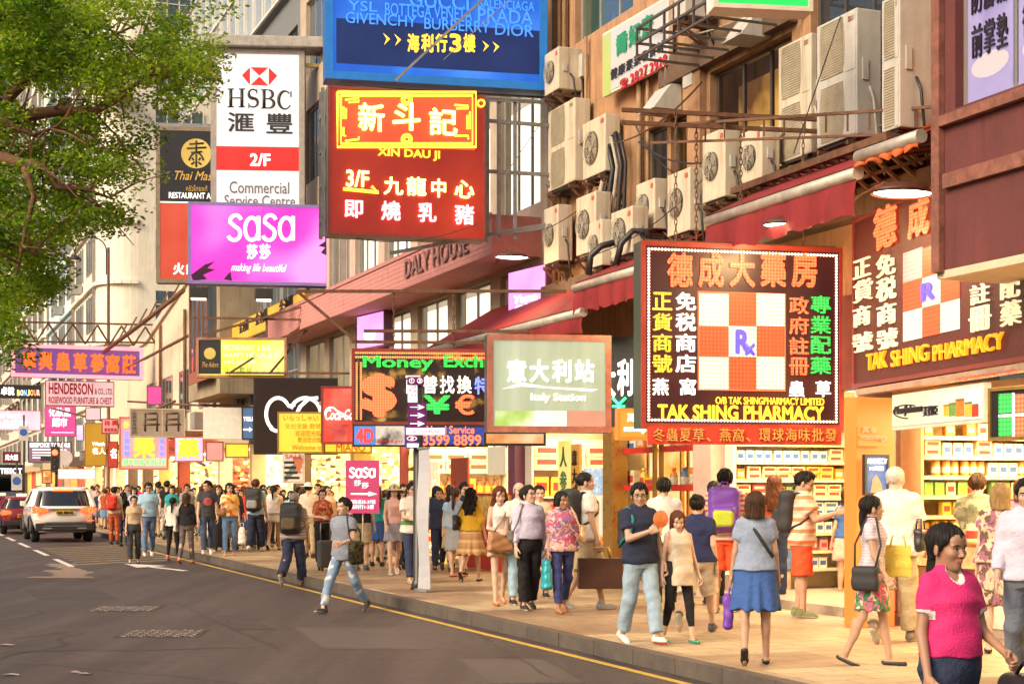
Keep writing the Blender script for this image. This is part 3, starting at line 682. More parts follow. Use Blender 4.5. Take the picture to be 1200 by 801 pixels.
def px_ground(x, y, z=0.): Y = F * (CAMZ - z) / (y - HZ); p = W(x, y, Y); p.z = z; return p
def pavers():
    m = mat('pavers', (.36, .2, .155), rough=.6, var=.25, scale=1.2, bump=.1, bscale=30)
    N, L, b = nodes_of(m); tc = N.new('ShaderNodeTexCoord')
    br = N.new('ShaderNodeTexBrick'); L.new(tc.outputs['Object'], br.inputs['Vector']); br.inputs['Scale'].default_value = 1; br.inputs['Brick Width'].default_value = .6; br.inputs['Row Height'].default_value = .3; br.inputs['Mortar Size'].default_value = .007
    br.inputs['Color1'].default_value = (.36, .28, .19, 1); br.inputs['Color2'].default_value = (.41, .325, .225, 1); br.inputs['Mortar'].default_value = (.13, .095, .07, 1)
    big = N.new('ShaderNodeTexBrick'); L.new(tc.outputs['Object'], big.inputs['Vector']); big.inputs['Brick Width'].default_value = 2.4; big.inputs['Row Height'].default_value = 1.2; big.inputs['Scale'].default_value = 1; big.inputs['Mortar Size'].default_value = 0; big.inputs['Color1'].default_value = (.66, .5, .43, 1); big.inputs['Color2'].default_value = (1.2, 1.2, 1.05, 1)
    x = _mix(m.node_tree); L.new(br.outputs['Color'], x.inputs[6]); L.new(big.outputs['Color'], x.inputs[7])
    n = N.new('ShaderNodeTexNoise'); n.inputs['Scale'].default_value = 1.4; n.inputs['Detail'].default_value = 6; L.new(tc.outputs['Object'], n.inputs['Vector'])
    r = N.new('ShaderNodeMapRange'); r.inputs[1].default_value = .3; r.inputs[2].default_value = .7; r.inputs[3].default_value = .72; r.inputs[4].default_value = 1.15; L.new(n.outputs['Fac'], r.inputs[0])
    y = _mix(m.node_tree); L.new(x.outputs[2], y.inputs[6]); L.new(r.outputs[0], y.inputs[7])
    v = N.new('ShaderNodeTexVoronoi'); v.inputs['Scale'].default_value = 2.6; L.new(tc.outputs['Object'], v.inputs['Vector'])          # trodden gum
    r2 = N.new('ShaderNodeMapRange'); r2.inputs[1].default_value = .06; r2.inputs[2].default_value = .1; r2.inputs[3].default_value = .5; r2.inputs[4].default_value = 1; L.new(v.outputs['Distance'], r2.inputs[0])
    z = _mix(m.node_tree); L.new(y.outputs[2], z.inputs[6]); L.new(r2.outputs[0], z.inputs[7]); L.new(z.outputs[2], b.inputs['Base Color']); return m
PAV = pavers()
# pavement: one sheet in street axes; its kerb turns the corner of the side street close to the viewer
KERBLINE = [(VK, 260), (VK, 30), (VK, 14), (VK - .02, 4), (VK - .05, -20)]
mb = MB(); poly = [(v + .145, u) for v, u in KERBLINE] + [(60, -20), (60, 260)]
mb.prism([(p[0], p[1]) for p in poly][::-1], 0.02, PZ, plane='xy')
o = fixn(mb.build('pavement', PAV, mtx=STREET)); tag(o, kind='structure')
KST = mat('kerb stone', (.1, .08, .066), rough=.75, var=.35, scale=3, bump=.4, bscale=30)
mb = MB()
def kerb_path(pts, seg=.9):
    out = []; 
    for (a, b) in zip(pts, pts[1:]):
        a, b = Vector((a[0], a[1], 0)), Vector((b[0], b[1], 0)); n = max(1, int((b - a).length / seg)); n = min(n, 160)
        out += [(a + (b - a) * (i / n), a + (b - a) * ((i + 1) / n)) for i in range(n)]
    return out
for a, b in kerb_path(KERBLINE):
    if a.y < 120:
        d = (b - a).normalized(); n = Vector((-d.y, d.x, 0)); g_ = d * .006
        mb.obox(a + g_ + Vector((0, 0, .0)), (b - a) - g_ * 2, n * .15, Vector((0, 0, PZ + .004)))
tag(mb.build('kerb', KST, mtx=STREET), kind='structure')
# painted lines, 4 mm above the road
YEL = mat('yellow line paint', (.62, .4, .06), rough=.6, var=.35, scale=9); WHI = mat('white line paint', (.72, .66, .62), rough=.6, var=.3, scale=9)
def sheet(mb, pts, z=.004): return mb.add([(p[0], p[1], z) for p in pts], [tuple(range(len(pts)))])
mb = MB(); sheet(mb, [(6.62, -5), (6.72, -5), (6.72, 48), (6.62, 48)][::1]); tag(mb.build('yellow_road_line', YEL, mtx=STREET), kind='structure')
u_ = 36.2
for i in range(16):
    mb = MB(); sheet(mb, [(3.62, u_), (3.76, u_), (3.76, u_ + 4), (3.62, u_ + 4)]); tag(mb.build('white_lane_marking', WHI, mtx=STREET), kind='structure'); u_ += 6.2
# yellow box junction hatching by the kerb
u0, u1, v0, v1 = 37.5, 49.5, 3.95, 6.6; mb = MB()
for i in range(12):
    a = u0 + i * 1.15
    for q in (0,):
        p = [(v1, a), (v1, a + .3), (v0, a + .3 - 1.6), (v0, a - 1.6)]
        p = [(x, min(max(y, u0 - 1.2), u1)) for x, y in p]
        if p[0][1] < p[1][1] and p[2][1] > p[3][1]: sheet(mb, p, .0045)
tag(mb.build('box_hatch_marking', mat('worn yellow paint', (.34, .25, .12), rough=.7, var=.5, scale=5), mtx=STREET), kind='structure')
mb = MB(); a0 = Vector((5.0, 35.6)); 
sheet(mb, [(5.7, 33.4), (5.86, 33.5), (5.4, 35.6), (5.24, 35.5)]); sheet(mb, [(5.0, 35.2), (5.75, 35.75), (4.98, 37.2)], .005); tag(mb.build('white_arrow_marking', WHI, mtx=STREET), kind='structure')
# worn repair patch with pale dust by the lane line
mb = MB(); rr = random.Random(3)
for k in range(9):
    c = W(95 + rr.uniform(-45, 15), 662 + k * 1.6, 1); y = 661 + k * 1.9; Y = F * CAMZ / (y - HZ); x0 = 60 + rr.uniform(-30, 10); x1 = 100 + rr.uniform(-20, 16)
    p = [W(x0, y + .8, F * CAMZ / (y + .8 - HZ)), W(x1, y + .8, F * CAMZ / (y + .8 - HZ)), W(x1 - 4, y - 1, F * CAMZ / (y - 1 - HZ)), W(x0 + 5, y - 1, F * CAMZ / (y - 1 - HZ))]
    mb.add([(q.x, q.y, .003 + .0003 * k) for q in p], [(0, 1, 2, 3)])
tag(mb.build('road_patch', mat('pale patch', (.26, .19, .15), rough=.85, var=.3, scale=8)), kind='structure')
for k, (x0, x1, y0, y1) in enumerate(((258, 306, 727, 737), (330, 470, 735, 760), (20, 120, 690, 702), (520, 640, 772, 800))):
    P_ = [px_ground(x0 + (y1 - y0) * .6, y0), px_ground(x1 - 4, y0), px_ground(x1 + (y1 - y0) * 1.6, y1), px_ground(x0 + (y1 - y0) * 2, y1)]; mb = MB(); mb.add([(p.x, p.y, .0025) for p in P_], [(0, 3, 2, 1)]); tag(mb.build('road_patch', mat('newer asphalt %d' % (k % 2), [(.052, .044, .042), (.092, .075, .068)][k % 2], rough=.7, var=.3, scale=3, bump=.3, bscale=60)), kind='structure')
for k, pts in enumerate(([(202, 705), (222, 712), (250, 727), (290, 744), (337, 763)], [(20, 764), (90, 761), (160, 762), (240, 759), (310, 758)], [(560, 742), (600, 768), (660, 800)])):
    mb = MB(); q = random.Random(k); G = [px_ground(*p) for p in pts]; L_ = [a.lerp(b_, t / 6) + Vector((q.uniform(-.03, .03), q.uniform(-.05, .05), 0)) for a, b_ in zip(G, G[1:]) for t in range(6)]
    for a, b_ in zip(L_, L_[1:]):
        d = (b_ - a).normalized(); n_ = Vector((-d.y, d.x, 0)) * q.uniform(.008, .016); mb.add([(p.x, p.y, .0032) for p in (a - n_, b_ - n_, b_ + n_, a + n_)], [(0, 1, 2, 3)])
    tag(mb.build('road_crack', mat('tar crack', (.03, .025, .023), rough=.6)), kind='structure')
# cast-iron covers with raised pattern
IRON = mat('cast iron', (.05, .045, .042), rough=.5, metal=.6, var=.4, scale=20)
for (cx, cy, w, d) in ((147, 713, 1.0, 1.0), (191, 742, 1.0, 1.0)):
    e = empty('manhole_cover', Matrix.Translation(px_ground(cx, cy)) @ Matrix.Rotation(R(3), 4, 'Z'), 'rectangular patterned iron cover set in the road, %s' % ('the farther of two' if cy < 730 else 'nearer to the viewer of two'), 'manhole cover')
    mb = MB(); mb.box(-w / 2, w / 2, -d / 2, d / 2, -.02, .004); mb.build('frame', IRON, e)
    mb = MB(); q = random.Random(5)
    n = 9
    for i in range(n):
        for j in range(n):
            x = -w / 2 + .05 + (i + .5) * (w - .1) / n; y = -d / 2 + .05 + (j + .5) * (d - .1) / n; s = .036
            a = .8 if (i + j) % 2 else -.8; ca, sa = math.cos(a), math.sin(a)
            mb.obox((x - ca * s - sa * .011, y - sa * s + ca * .008 - .016 * ca, .004), (2 * ca * s, 2 * sa * s, 0), (-sa * .022, ca * .022, 0), (0, 0, .009))
    mb.build('tread_pattern', mat('worn iron', (.25, .21, .19), rough=.5, var=.5), e)
# scraps of litter
PAP = mat('paper scrap', (.36, .28, .27), rough=.8, var=.2)
for i, (x, y, s) in enumerate(((8, 756, .1), (14, 791, .11), (88, 788, .06), (100, 790, .08), (608, 744, .08), (688, 762, .05), (732, 773, .05), (170, 722, .04))):
    p = px_ground(x, y, 0 if x != 608 else 0); mb = MB(); q = random.Random(i)
    k = 7; pts = [(math.cos(t) * s * q.uniform(.6, 1.1), math.sin(t) * s * q.uniform(.3, .7), q.uniform(.006, .02)) for t in np.linspace(0, 6.28, k + 1)[:-1]]
    mb.add(pts + [(0, 0, .025)], [(j, (j + 1) % k, k) for j in range(k)]); o = mb.build('paper_scrap', PAP, mtx=Matrix.Translation(p))
    tag(o, 'crumpled pale scrap of litter lying on the asphalt', 'litter', 'scraps of litter on the road')
# ================================================================ buildings along the right side of the street
STEEL = mat('grey steel', (.3, .29, .28), rough=.45, metal=.5, var=.3, scale=8)
RUST = mat('rusty iron', (.16, .075, .04), rough=.8, var=.5, scale=9, bump=.3)
DARKM = mat('dark metal', (.03, .028, .026), rough=.45, var=.2)
WFR = mat('window aluminium', (.42, .4, .37), rough=.4, metal=.4, var=.15)
DFR = mat('dark window frame', (.07, .06, .055), rough=.4, var=.2)
GLD = glass('dark glass', (.03, .035, .04)); GLB = glass('blue grey glass', (.07, .1, .13))
ROOMW = lit_panel('lit room', [(.9, .62, .26), (1, .82, .5), (1, .95, .78)], 1.1, 1.2, stretch=(1, 1, .6))
ROOMD = lit_panel('dim room', [(.12, .05, .02), (.6, .3, .06), (1, .6, .15)], 1.1, .9)
ROOMC = lit_panel('bright room', [(1, .83, .5), (1, .92, .7), (1, 1, .92)], 1.6, 1.1)
BUILD = {}
def building(name, u0, u1, label, v=VF, z=0.):
    e = empty(name, street_at(v, u0, z), label, 'building'); e['u0'] = u0; e['v0'] = v; return e
def wall_with_holes(e, name, m, y0, y1, z0, z1, holes, x=0., rev=.25):
    """Front wall in local axes (faces -x, runs along y) with real openings and reveals."""
    ys = sorted({y0, y1, *[h[0] for h in holes], *[h[1] for h in holes]}); zs = sorted({z0, z1, *[h[2] for h in holes], *[h[3] for h in holes]})
    ys = [y for y in ys if y0 <= y <= y1]; zs = [z for z in zs if z0 <= z <= z1]
    mb = MB()
    def hole(a, b): return any(h[0] < a < h[1] and h[2] < b < h[3] for h in holes)
    for a, b in zip(ys, ys[1:]):
        for c, d in zip(zs, zs[1:]):
            if hole((a + b) / 2, (c + d) / 2): continue
            mb.add([(x, a, c), (x, b, c), (x, b, d), (x, a, d)], [(0, 3, 2, 1)])
    for (a, b, c, d) in holes:
        c2, d2 = max(c, z0), min(d, z1)
        mb.add([(x, a, c2), (x, b, c2), (x, b, d2), (x, a, d2), (x + rev, a, c2), (x + rev, b, c2), (x + rev, b, d2), (x + rev, a, d2)], [(0, 1, 5, 4), (1, 2, 6, 5), (2, 3, 7, 6), (3, 0, 4, 7)])
    mb.add([(x, y0, z0), (x, y0, z1), (x + 6, y0, z1), (x + 6, y0, z0)], [(0, 1, 2, 3)]); mb.add([(x, y0, z1), (x, y1, z1), (x + 6, y1, z1), (x + 6, y0, z1)], [(0, 1, 2, 3)]); mb.add([(x, y1, z0), (x, y1, z1), (x + 6, y1, z1), (x + 6, y1, z0)], [(3, 2, 1, 0)])
    return mb.build(name, m, e)
def window(e, y0, y1, z0, z1, nx=2, nz=1, x=.12, fm=None, pm=None, fw=.06, room=None):
    mb = MB(); fm = fm or WFR
    mb.box(x, x + .07, y0, y0 + fw, z0, z1).box(x, x + .07, y1 - fw, y1, z0, z1).box(x + .002, x + .068, y0 + fw, y1 - fw, z0, z0 + fw).box(x + .002, x + .068, y0 + fw, y1 - fw, z1 - fw, z1)
    for i in range(1, nx): y = y0 + (y1 - y0) * i / nx; mb.box(x + .01, x + .06, y - fw * .4, y + fw * .4, z0 + fw, z1 - fw)
    for i in range(1, nz): z = z0 + (z1 - z0) * i / nz; mb.box(x + .013, x + .057, y0 + fw, y1 - fw, z - fw * .4, z + fw * .4)
    w = mb.build('window', fm, e); p = MB().box(x + .03, x + .04, y0 + fw * .5, y1 - fw * .5, z0 + fw * .5, z1 - fw * .5).build('pane', pm or GLD, w); return w
CLEARG = mat('clear window glass', (1, 1, 1), rough=.03, var=0)
CLEARG.node_tree.nodes['Principled BSDF'].inputs['Transmission Weight'].default_value = 1; CLEARG.node_tree.nodes['Principled BSDF'].inputs['IOR'].default_value = 1.02

# ---- B: pharmacy building, orange-brown render, air conditioners hang on it
uB0, uB1 = 7.5, ux(642, VF)
OCH = mat('ochre render', (.42, .235, .125), rough=.8, var=.3, scale=2.2, bump=.15, bscale=20, streak=.55)
BRN = mat('brown soffit', (.13, .08, .05), rough=.8, var=.3, streak=.3)
b = building('ochre_building', uB0, uB1, 'old ochre building crowded with air conditioners above the two pharmacies'); BUILD['B'] = b
def yl(x, u0, v=VF): return ux(x, v) - u0
wins = [(yl(742, uB0), yl(674, uB0), 9.75, 12.6), (yl(880, uB0), yl(800, uB0), 9.9, 12.6), (yl(928, uB0), yl(832, uB0), 5.9, 8.0), (yl(814, uB0), yl(786, uB0), 5.6, 7.6), (yl(782, uB0), yl(756, uB0), 5.6, 7.6), (yl(1085, uB0), yl(950, uB0), 5.6, 8.6), (yl(1190, uB0), yl(1000, uB0), 9.9, 12.6)]
wall_with_holes(b, 'wall', OCH, 0, uB1 - uB0, 4.2, 22, wins)
window(b, *wins[0], nx=3, pm=glass('green glass', (.05, .09, .07)), fm=WFR); window(b, *wins[1], nx=3); window(b, *wins[2], nx=3, nz=1, fm=DFR, pm=CLEARG); window(b, *wins[3], nx=1, fm=DFR, pm=CLEARG); window(b, *wins[4], nx=1, fm=DFR); window(b, *wins[5], nx=4, fm=DFR); window(b, *wins[6], nx=3, fm=DFR)
MB().box(1.4, 1.42, wins[2][0] - 1, wins[3][1] + .3, 5.4, 8.3).build('room', ROOMD, b)
MB().box(-.16, -.002, yl(935, uB0), yl(782, uB0), 8.08, 8.5).build('ledge', BRN, b)
MB().box(-.25, -.002, 0, uB1 - uB0, 5.15, 5.5).build('ledge', BRN, b)
MB().box(-.12, .0 - .003, yl(828, uB0), yl(813, uB0), 5.5, 9.6).build('pilaster', OCH, b)
p = MB()
for (x, r, zz) in ((655, .045, 22), (661, .035, 22), (667, .05, 22), (692, .03, 9.7), (755, .05, 9), (765, .035, 9)):
    y = yl(x, uB0); p.tube([(-.09, y, 5.5), (-.09, y, zz)], r, 8)
p.build('drainpipe', mat('ochre pipe', (.33, .2, .1), rough=.6, var=.3), b)
# neon shape glowing inside the narrow window
NEOY = glow('yellow neon', (1, .5, .06), 6, sample=True); NEOR = glow('red neon', (1, .12, .05), 6); NEOG = glow('green neon', (.05, 1, .3), 5); NEOP = glow('pink neon', (1, .35, .45), 5); NEOW = glow('white neon', (1, .93, .88), 5)
nb = empty('neon_sign', street_at(VF + .2, ux(801, VF) - .4, 6.0), 'yellow square-cornered neon lines glowing behind the narrow window', 'neon sign')
mb = MB()
for k in range(3):
    a = .1 + k * .12; mb.tube([(0, a, 1.2 - a * .3), (0, a, .1 + a), (0, .75 - a * .2, .1 + a), (0, .75 - a * .2, .5), (0, .45, .5)], .018, 6)
mb.tube([(0, .3, 1.2), (0, .55, 1.3), (0, .6, .9)], .02, 6); mb.build('tube', NEOY, nb)
BARK = DARKM

# ---- red painted building closest on the right, its upper storey juts over the pavement
REDW = mat('maroon render', (.135, .034, .032), rough=.75, var=.28, scale=1.6, bump=.2, bscale=14, streak=.35)
REDT = mat('worn pink trim', (.24, .09, .065), rough=.8, var=.5, scale=7, bump=.35, bscale=20)
uR0, uR1, vR = 3., ux(1098, 9.5), 9.5
r_ = building('maroon_building', uR0, uR1, 'maroon rendered upper storey jutting over the pavement with poster filled windows', v=vR); BUILD['R'] = r_
zb = zx(1098, 318, vR); zs = zx(1110, 140, vR); zt = zs + 2.2; L_ = uR1 - uR0
rw = [(L_ - 3.2, L_ - .28, zs + .08, zt + 1.2)]
wall_with_holes(r_, 'wall', REDW, 0, L_, zb, 12, rw)
MB().box(-.06, -.003, -.0, L_ - .16, zb + .78, zb + .92).box(-.08, -.003, -.0, L_ - .12, zs - .07, zs + .03).build('trim', REDT, r_)
MB().box(-.07, -.004, L_ - .12, L_ + .002, zb - .02, 12).build('pilaster', REDT, r_)
MB().box(.0, 1.9, 0, L_, zb - .08, zb - .003).build('soffit', mat('cream soffit', (.62, .5, .36), rough=.8, var=.15), r_)
w = window(r_, *rw[0], nx=4, nz=1, x=.1, fm=mat('grey window frame', (.2, .18, .17), rough=.4, var=.1), pm=GLD, fw=.07)
VIO = lit_panel('violet poster', [(.42, .34, .66), (.5, .42, .72), (.24, .16, .5)], .5, 1.2)
INK = mat('black ink', (.03, .02, .035), rough=.5, var=0)
for k, (t1, t2) in enumerate((('防腳痛', '前掌墊'), ('防腳痛', '後掌墊'))):
    wy1 = L_ - .36 - k * .72; m_ = street_at(vR + .09, uR0 + wy1, rw[0][2] + .04, R(-90))
    po = empty('window_poster', m_, 'violet poster about foot pain in the maroon building window, %s' % ('next to the pilaster' if k == 0 else 'second from the pilaster'), 'poster', 'violet window posters'); 
    MB().box(0, .64, -.0, .012, 0, 1.75).build('sheet', VIO, po)
    t = MB(); put_text(t, 'Footcare', .08, 1.42, .56, 1.54, -.004, shear=.3); put_row(t, t1, .06, .82, .6, 1.14, -.004, bold=.012); put_row(t, t2, .06, .4, .6, .72, -.004, bold=.012); t.build('lettering', INK, po)
    mb = MB(); mb.add([(.32 + .27 * math.cos(q), -.002, .3 + .12 * math.sin(q)) for q in np.linspace(0, 6.28, 19)[:-1]], [tuple(range(18))]); mb.build('white_oval', mat('poster white', (.5, .47, .55), rough=.5, var=0), po)

# ---- C: building with the pink canopy and bright windows
uC0, uC1 = uB1 + .02, ux(352, VF)
CRM = mat('cream tile', (.5, .4, .3), rough=.6, var=.2, scale=3, streak=.3); PNK = mat('pink canopy render', (.6, .25, .23), rough=.65, var=.18, scale=4, bump=.1, streak=.2)
c = building('cream_building', uC0, uC1, 'cream building with long pink canopy slab and brightly lit upper shop windows'); BUILD['C'] = c
LC = uC1 - uC0; holes = []
n = 7
for i in range(n):
    a = .35 + i * (LC - .5) / n; bb = a + (LC - .5) / n - .55
    holes.append((a, bb, 4.3, 6.05)); holes.append((a, bb, 7.2, 9.9)); holes.append((a, bb, 10.8, 13)); holes.append((a, bb, 14, 16.2))
wall_with_holes(c, 'wall', CRM, 0, LC, 3.6, 20, holes)
for (a, bb, z0, z1) in holes: window(c, a, bb, z0, z1, nx=3 if z0 > 7 else 2, pm=CLEARG if z0 < 10 else GLB, x=.1)
MB().box(1.9, 1.95, 0, LC, 3.8, 10.4).build('room', ROOMC, c); MB().box(.3, 1.9, 0, LC, 6.5, 6.56).build('floor_slab', CRM, c)
zc0, zc1 = 6.15, 6.9
mb = MB(); mb.box(-1.0, -.003, .3, LC + .0, zc0, zc1); mb.build('canopy', PNK, c)
mb = MB(); mb.box(-1.03, -1.001, .3, LC, zc1 - .06, zc1 + .03).box(-1.015, -1.001, .3, LC, zc0, zc0 + .05)
mb.build('canopy_trim', mat('pink trim', (.5, .22, .2), rough=.6), c)
t = MB(); put_text(t, 'DALY HOUSE', 0, 0, yl(477, uC0, 10.3) - yl(552, uC0, 10.3), .42, 0, bold=.02); t.build('canopy_lettering', mat('grey pink letters', (.32, .16, .15), rough=.5), c, Matrix.Translation((-1.03, yl(476, uC0, 10.3), zc0 + .2)) @ Matrix.Rotation(R(-90), 4, 'Z'))
# tiled courses on the canopy face
mb = MB()
for i in range(6): mb.box(-1.004, -1.0005, .35, LC - .05, zc0 + .1 + i * .1, zc0 + .108 + i * .1)
mb.build('tile_joint', mat('joint', (.36, .17, .15), rough=.8, var=.1), c)

# ---- D: dark glazed building
uD0, uD1 = uC1 + .02, ux(274, VF)
d = building('dark_glazed_building', uD0, uD1, 'narrow dark building with blue grey glazing between tall piers'); LD = uD1 - uD0; BUILD['D'] = d
hd = []
for i in range(4):
    a = .3 + i * (LD - .3) / 4
    for zz in (4.2, 7.2, 10.4, 13.4): hd.append((a, a + (LD - .3) / 4 - .5, zz, zz + 2.5))
wall_with_holes(d, 'wall', mat('blue grey render', (.2, .21, .22), rough=.6, var=.2, streak=.2), 0, LD, 3.4, 17, hd)
for h_ in hd: window(d, *h_, nx=2, nz=2, pm=GLB)
# glasshouse on its roof: white bars, pale panes
gh = empty('rooftop_glasshouse', street_at(VF - .2, uD0, 17.02), 'rooftop glasshouse of thin white bars high above the hanging signs', 'glasshouse')
mb = MB()
for i in range(15): y = i * (LD + 10) / 14; mb.bar((0, y, 0), (0, y, 4.2), .05); mb.bar((0, y, 4.2), (3.6, y, 6.6), .05)
for z in (0.05, 2.1, 4.2): mb.bar((.0, 0, z), (0, LD + 10, z), .08)
for i in range(9): mb.bar((i * .5, 0, 0), (i * .5, 0, 4.2 + i * .33), .04)
mb.build('frame', mat('white steel', (.75, .72, .68), rough=.4, var=.1), gh)
MB().box(.03, .035, .05, LD + 9.9, .05, 4.15).build('pane', glass('pale pane', (.5, .52, .5), .1), gh)
MB().box(1.4, 3.6, LD * .3, LD + 6, 0.0, 3.2).build('back_wall', mat('pale timber', (.6, .48, .36), rough=.7), gh)

# ---- stained concrete pier, then low building with the cream gable
uE = ux(268, 10.4)
pe = empty('concrete_pier', street_at(10.1, uE, 0), 'broad stained concrete end wall between the hanging signs', 'building'); BUILD['E'] = pe
MB().box(0, 1.75, 0, 6, 5.0, 10.2).build('wall', mat('stained concrete', (.34, .27, .18), rough=.85, var=.35, scale=1.1, bump=.2, streak=.8), pe)
MB().box(1.752, 2.6, .5, 6, 4.8, 15).build('recess', mat('grey recess', (.16, .16, .17), rough=.7), pe)
MB().box(-.3, -.005, .6, 4, 5.9, 9.6).build('window_bay', GLB, pe); mb = MB()
for i in range(5): mb.box(-.34, -.301, .6 + i * .82, .68 + i * .82, 5.9, 9.6)
mb.box(-.34, -.302, .5, 4.1, 5.5, 5.9).box(-.34, -.302, .5, 4.1, 9.6, 9.8); mb.build('bay_frame', mat('red brown frame', (.3, .1, .07), rough=.6), pe)
uG0, uG1 = uE + 6.1, ux(127, VF)
ge = building('gable_building', uG0, uG1, 'low cream painted building with sloping parapet beyond the concrete end wall'); LG = uG1 - uG0
CRW = mat('cream paint', (.72, .6, .44), rough=.7, var=.12, scale=2, streak=.25)
mb = MB(); mb.prism([(0, 3.4), (LG, 3.4), (LG, 8.9), (LG * .55, 9.0), (0, 11.4)], -.0, 5, plane='yz'); fixn(mb.build('wall', CRW, ge))
mb = MB(); mb.bar((-.05, 0, 11.4), (-.05, LG * .55, 9.0), .16, .3); mb.bar((-.05, LG * .55, 9.0), (-.05, LG, 8.9), .16, .3); mb.build('parapet_cap', mat('pale cap', (.6, .52, .42), rough=.7), ge)
for i in range(4): window(ge, 1.5 + i * 4.6, 4.2 + i * 4.6, 5.0, 6.8, nx=3, x=-.06)
for i in range(3): MB().tube([(-.1, .6 + i * 6.5, 3.4), (-.1, .6 + i * 6.5, 9.3)], .07, 8).build('drainpipe', RUST, ge); MB().box(-.6, -.005, 2 + i * 5, 3 + i * 5, 4.1, 4.75).build('cooling_unit', WFR, ge)
mb = MB()
for i in range(9): mb.bar((-1.4, i * 2.2, 7.4), (-.02, i * 2.2, 8.1), .06); mb.bar((-1.4, i * 2.2, 7.4), (-1.4, i * 2.2 + 2.2, 7.4), .06)
mb.build('awning_frame', RUST, ge)

# ---- F and on: tall pale blocks farther down the street, rounded corner first
PALE = [mat('pale cream wall', (.8, .74, .62), rough=.75, var=.1, scale=1.5, streak=.2), mat('pale blue wall', (.55, .66, .7), rough=.75, var=.1, streak=.2), mat('ivory wall', (.82, .78, .68), rough=.75, var=.1, streak=.2), mat('pinkish wall', (.74, .6, .52), rough=.75, var=.12, streak=.2)]
def corner_block(u0, u1, z1, m, label, v=VF, depth=18, rad=2.2, storeys=8, zb=3.4):
    e = building('apartment_block', u0, u1, label, v=v); L = u1 - u0
    prof = [(depth, 0), (rad, 0)] + [(rad - rad * math.sin(t), rad - rad * math.cos(t)) for t in np.linspace(0, math.pi / 2, 9)[1:]] + [(0, L), (depth, L)]
    mb = MB(); mb.prism(prof[::-1], zb, z1, plane='xy'); fixn(mb.build('wall', m, e))
    hs = (z1 - zb) / storeys
    band = MB()
    for k in range(1, storeys + 1):
        z = zb + k * hs
        pp = [(x - .12 if i > 1 else x, y - .12 if i < 4 else y) for i, (x, y) in enumerate(prof[1:-1])]
        for a, c_ in zip(pp, pp[1:]): band.bar((a[0], a[1], z - .14), (c_[0], c_[1], z - .14), .24, .22)
    band.build('ledge', m, e)
    for k in range(storeys):
        z = zb + k * hs + .9
        for i in range(3): # camera-facing side
            x0 = rad + 1 + i * 4.6; mb = MB(); mb.box(x0, x0 + 2.9, -.05, -.002, z, z + hs - 1.5); w = mb.build('window', GLB, e)
            mb = MB()
            for q in range(5): mb.box(x0 - .04 + q * .73, x0 + .04 + q * .73, -.1, -.051, z - .06, z + hs - 1.44)
            mb.box(x0 - .1, x0 + 3.0, -.12, -.052, z - .14, z - .06).box(x0 - .1, x0 + 3., -.1, -.052, z + (hs - 1.5) * .6, z + (hs - 1.5) * .6 + .06); mb.build('frame', mat('pale frame', (.7, .68, .62), rough=.5, var=.1), w)
        n = max(1, int((L - rad) / 6))
        for i in range(n): # street side
            y0 = rad + 1 + i * 6; mb = MB(); mb.box(-.05, -.002, y0, y0 + 3.6, z, z + hs - 1.5); w = mb.build('window', GLB, e)
            mb = MB()
            for q in range(4): mb.box(-.1, -.051, y0 - .05 + q * 1.2, y0 + .05 + q * 1.2, z - .06, z + hs - 1.44)
            mb.build('frame', WFR, w)
            if (i * 7 + k * 3) % 4 == 0: MB().box(-.75, -.06, y0 + .3, y0 + 1.3, z - .75, z - .15).build('cooling_unit', WFR, e)
            if (i * 5 + k) % 5 == 1: MB().prism([(-.9, 0), (-.06, .5), (-.06, .56), (-.9, .06)], y0 - .2, y0 + 3.8, plane='xz').build('window_hood', DFR, e, Matrix.Translation((0, 0, z + hs - 1.4)))
    for y in (rad + .4, L - .6): MB().tube([(-.12, y, zb), (-.12, y, z1)], .09, 8).build('drainpipe', WFR, e)
    return e
f1 = corner_block(ux(118, VF), ux(118, VF) + 15, 40, PALE[0], 'pale cream block with rounded corner where a lane opens', storeys=10)
f2 = corner_block(ux(118, VF) + 15.2, ux(118, VF) + 36, 44, PALE[1], 'pale blue block beyond the rounded corner', rad=.6, storeys=11, v=VF + .15)
f3 = corner_block(ux(118, VF) + 36.2, ux(118, VF) + 62, 40, PALE[2], 'tall ivory block partly behind the tree', rad=.6, storeys=10, v=VF - .1)
f4 = corner_block(ux(118, VF) + 62.2, ux(118, VF) + 110, 46, PALE[3], 'pinkish block at the far end of the street', rad=.6, storeys=12)
f5 = corner_block(ux(118, VF) - 6, ux(118, VF) - 1, 46, PALE[2], 'tall ivory tower set back behind the low gable building', v=VF + 9, rad=.4, storeys=12, depth=22)
f6 = corner_block(uG1 + 110, uG1 + 160, 46, PALE[0], 'hazy cream block closing the view beyond the cars', v=VF - 20, rad=.6, storeys=12, depth=40)
# dark entrance hood on the rounded corner
hd_ = MB(); hd_.prism([(-.2, 0), (2.4, 0), (1.2, 1.1)], -1.4, -.13, plane='xz'); fixn(hd_.build('porch_hood', mat('dark hood', (.07, .05, .045), rough=.6), f1, Matrix.Translation((-.6, .2, 25.3))))
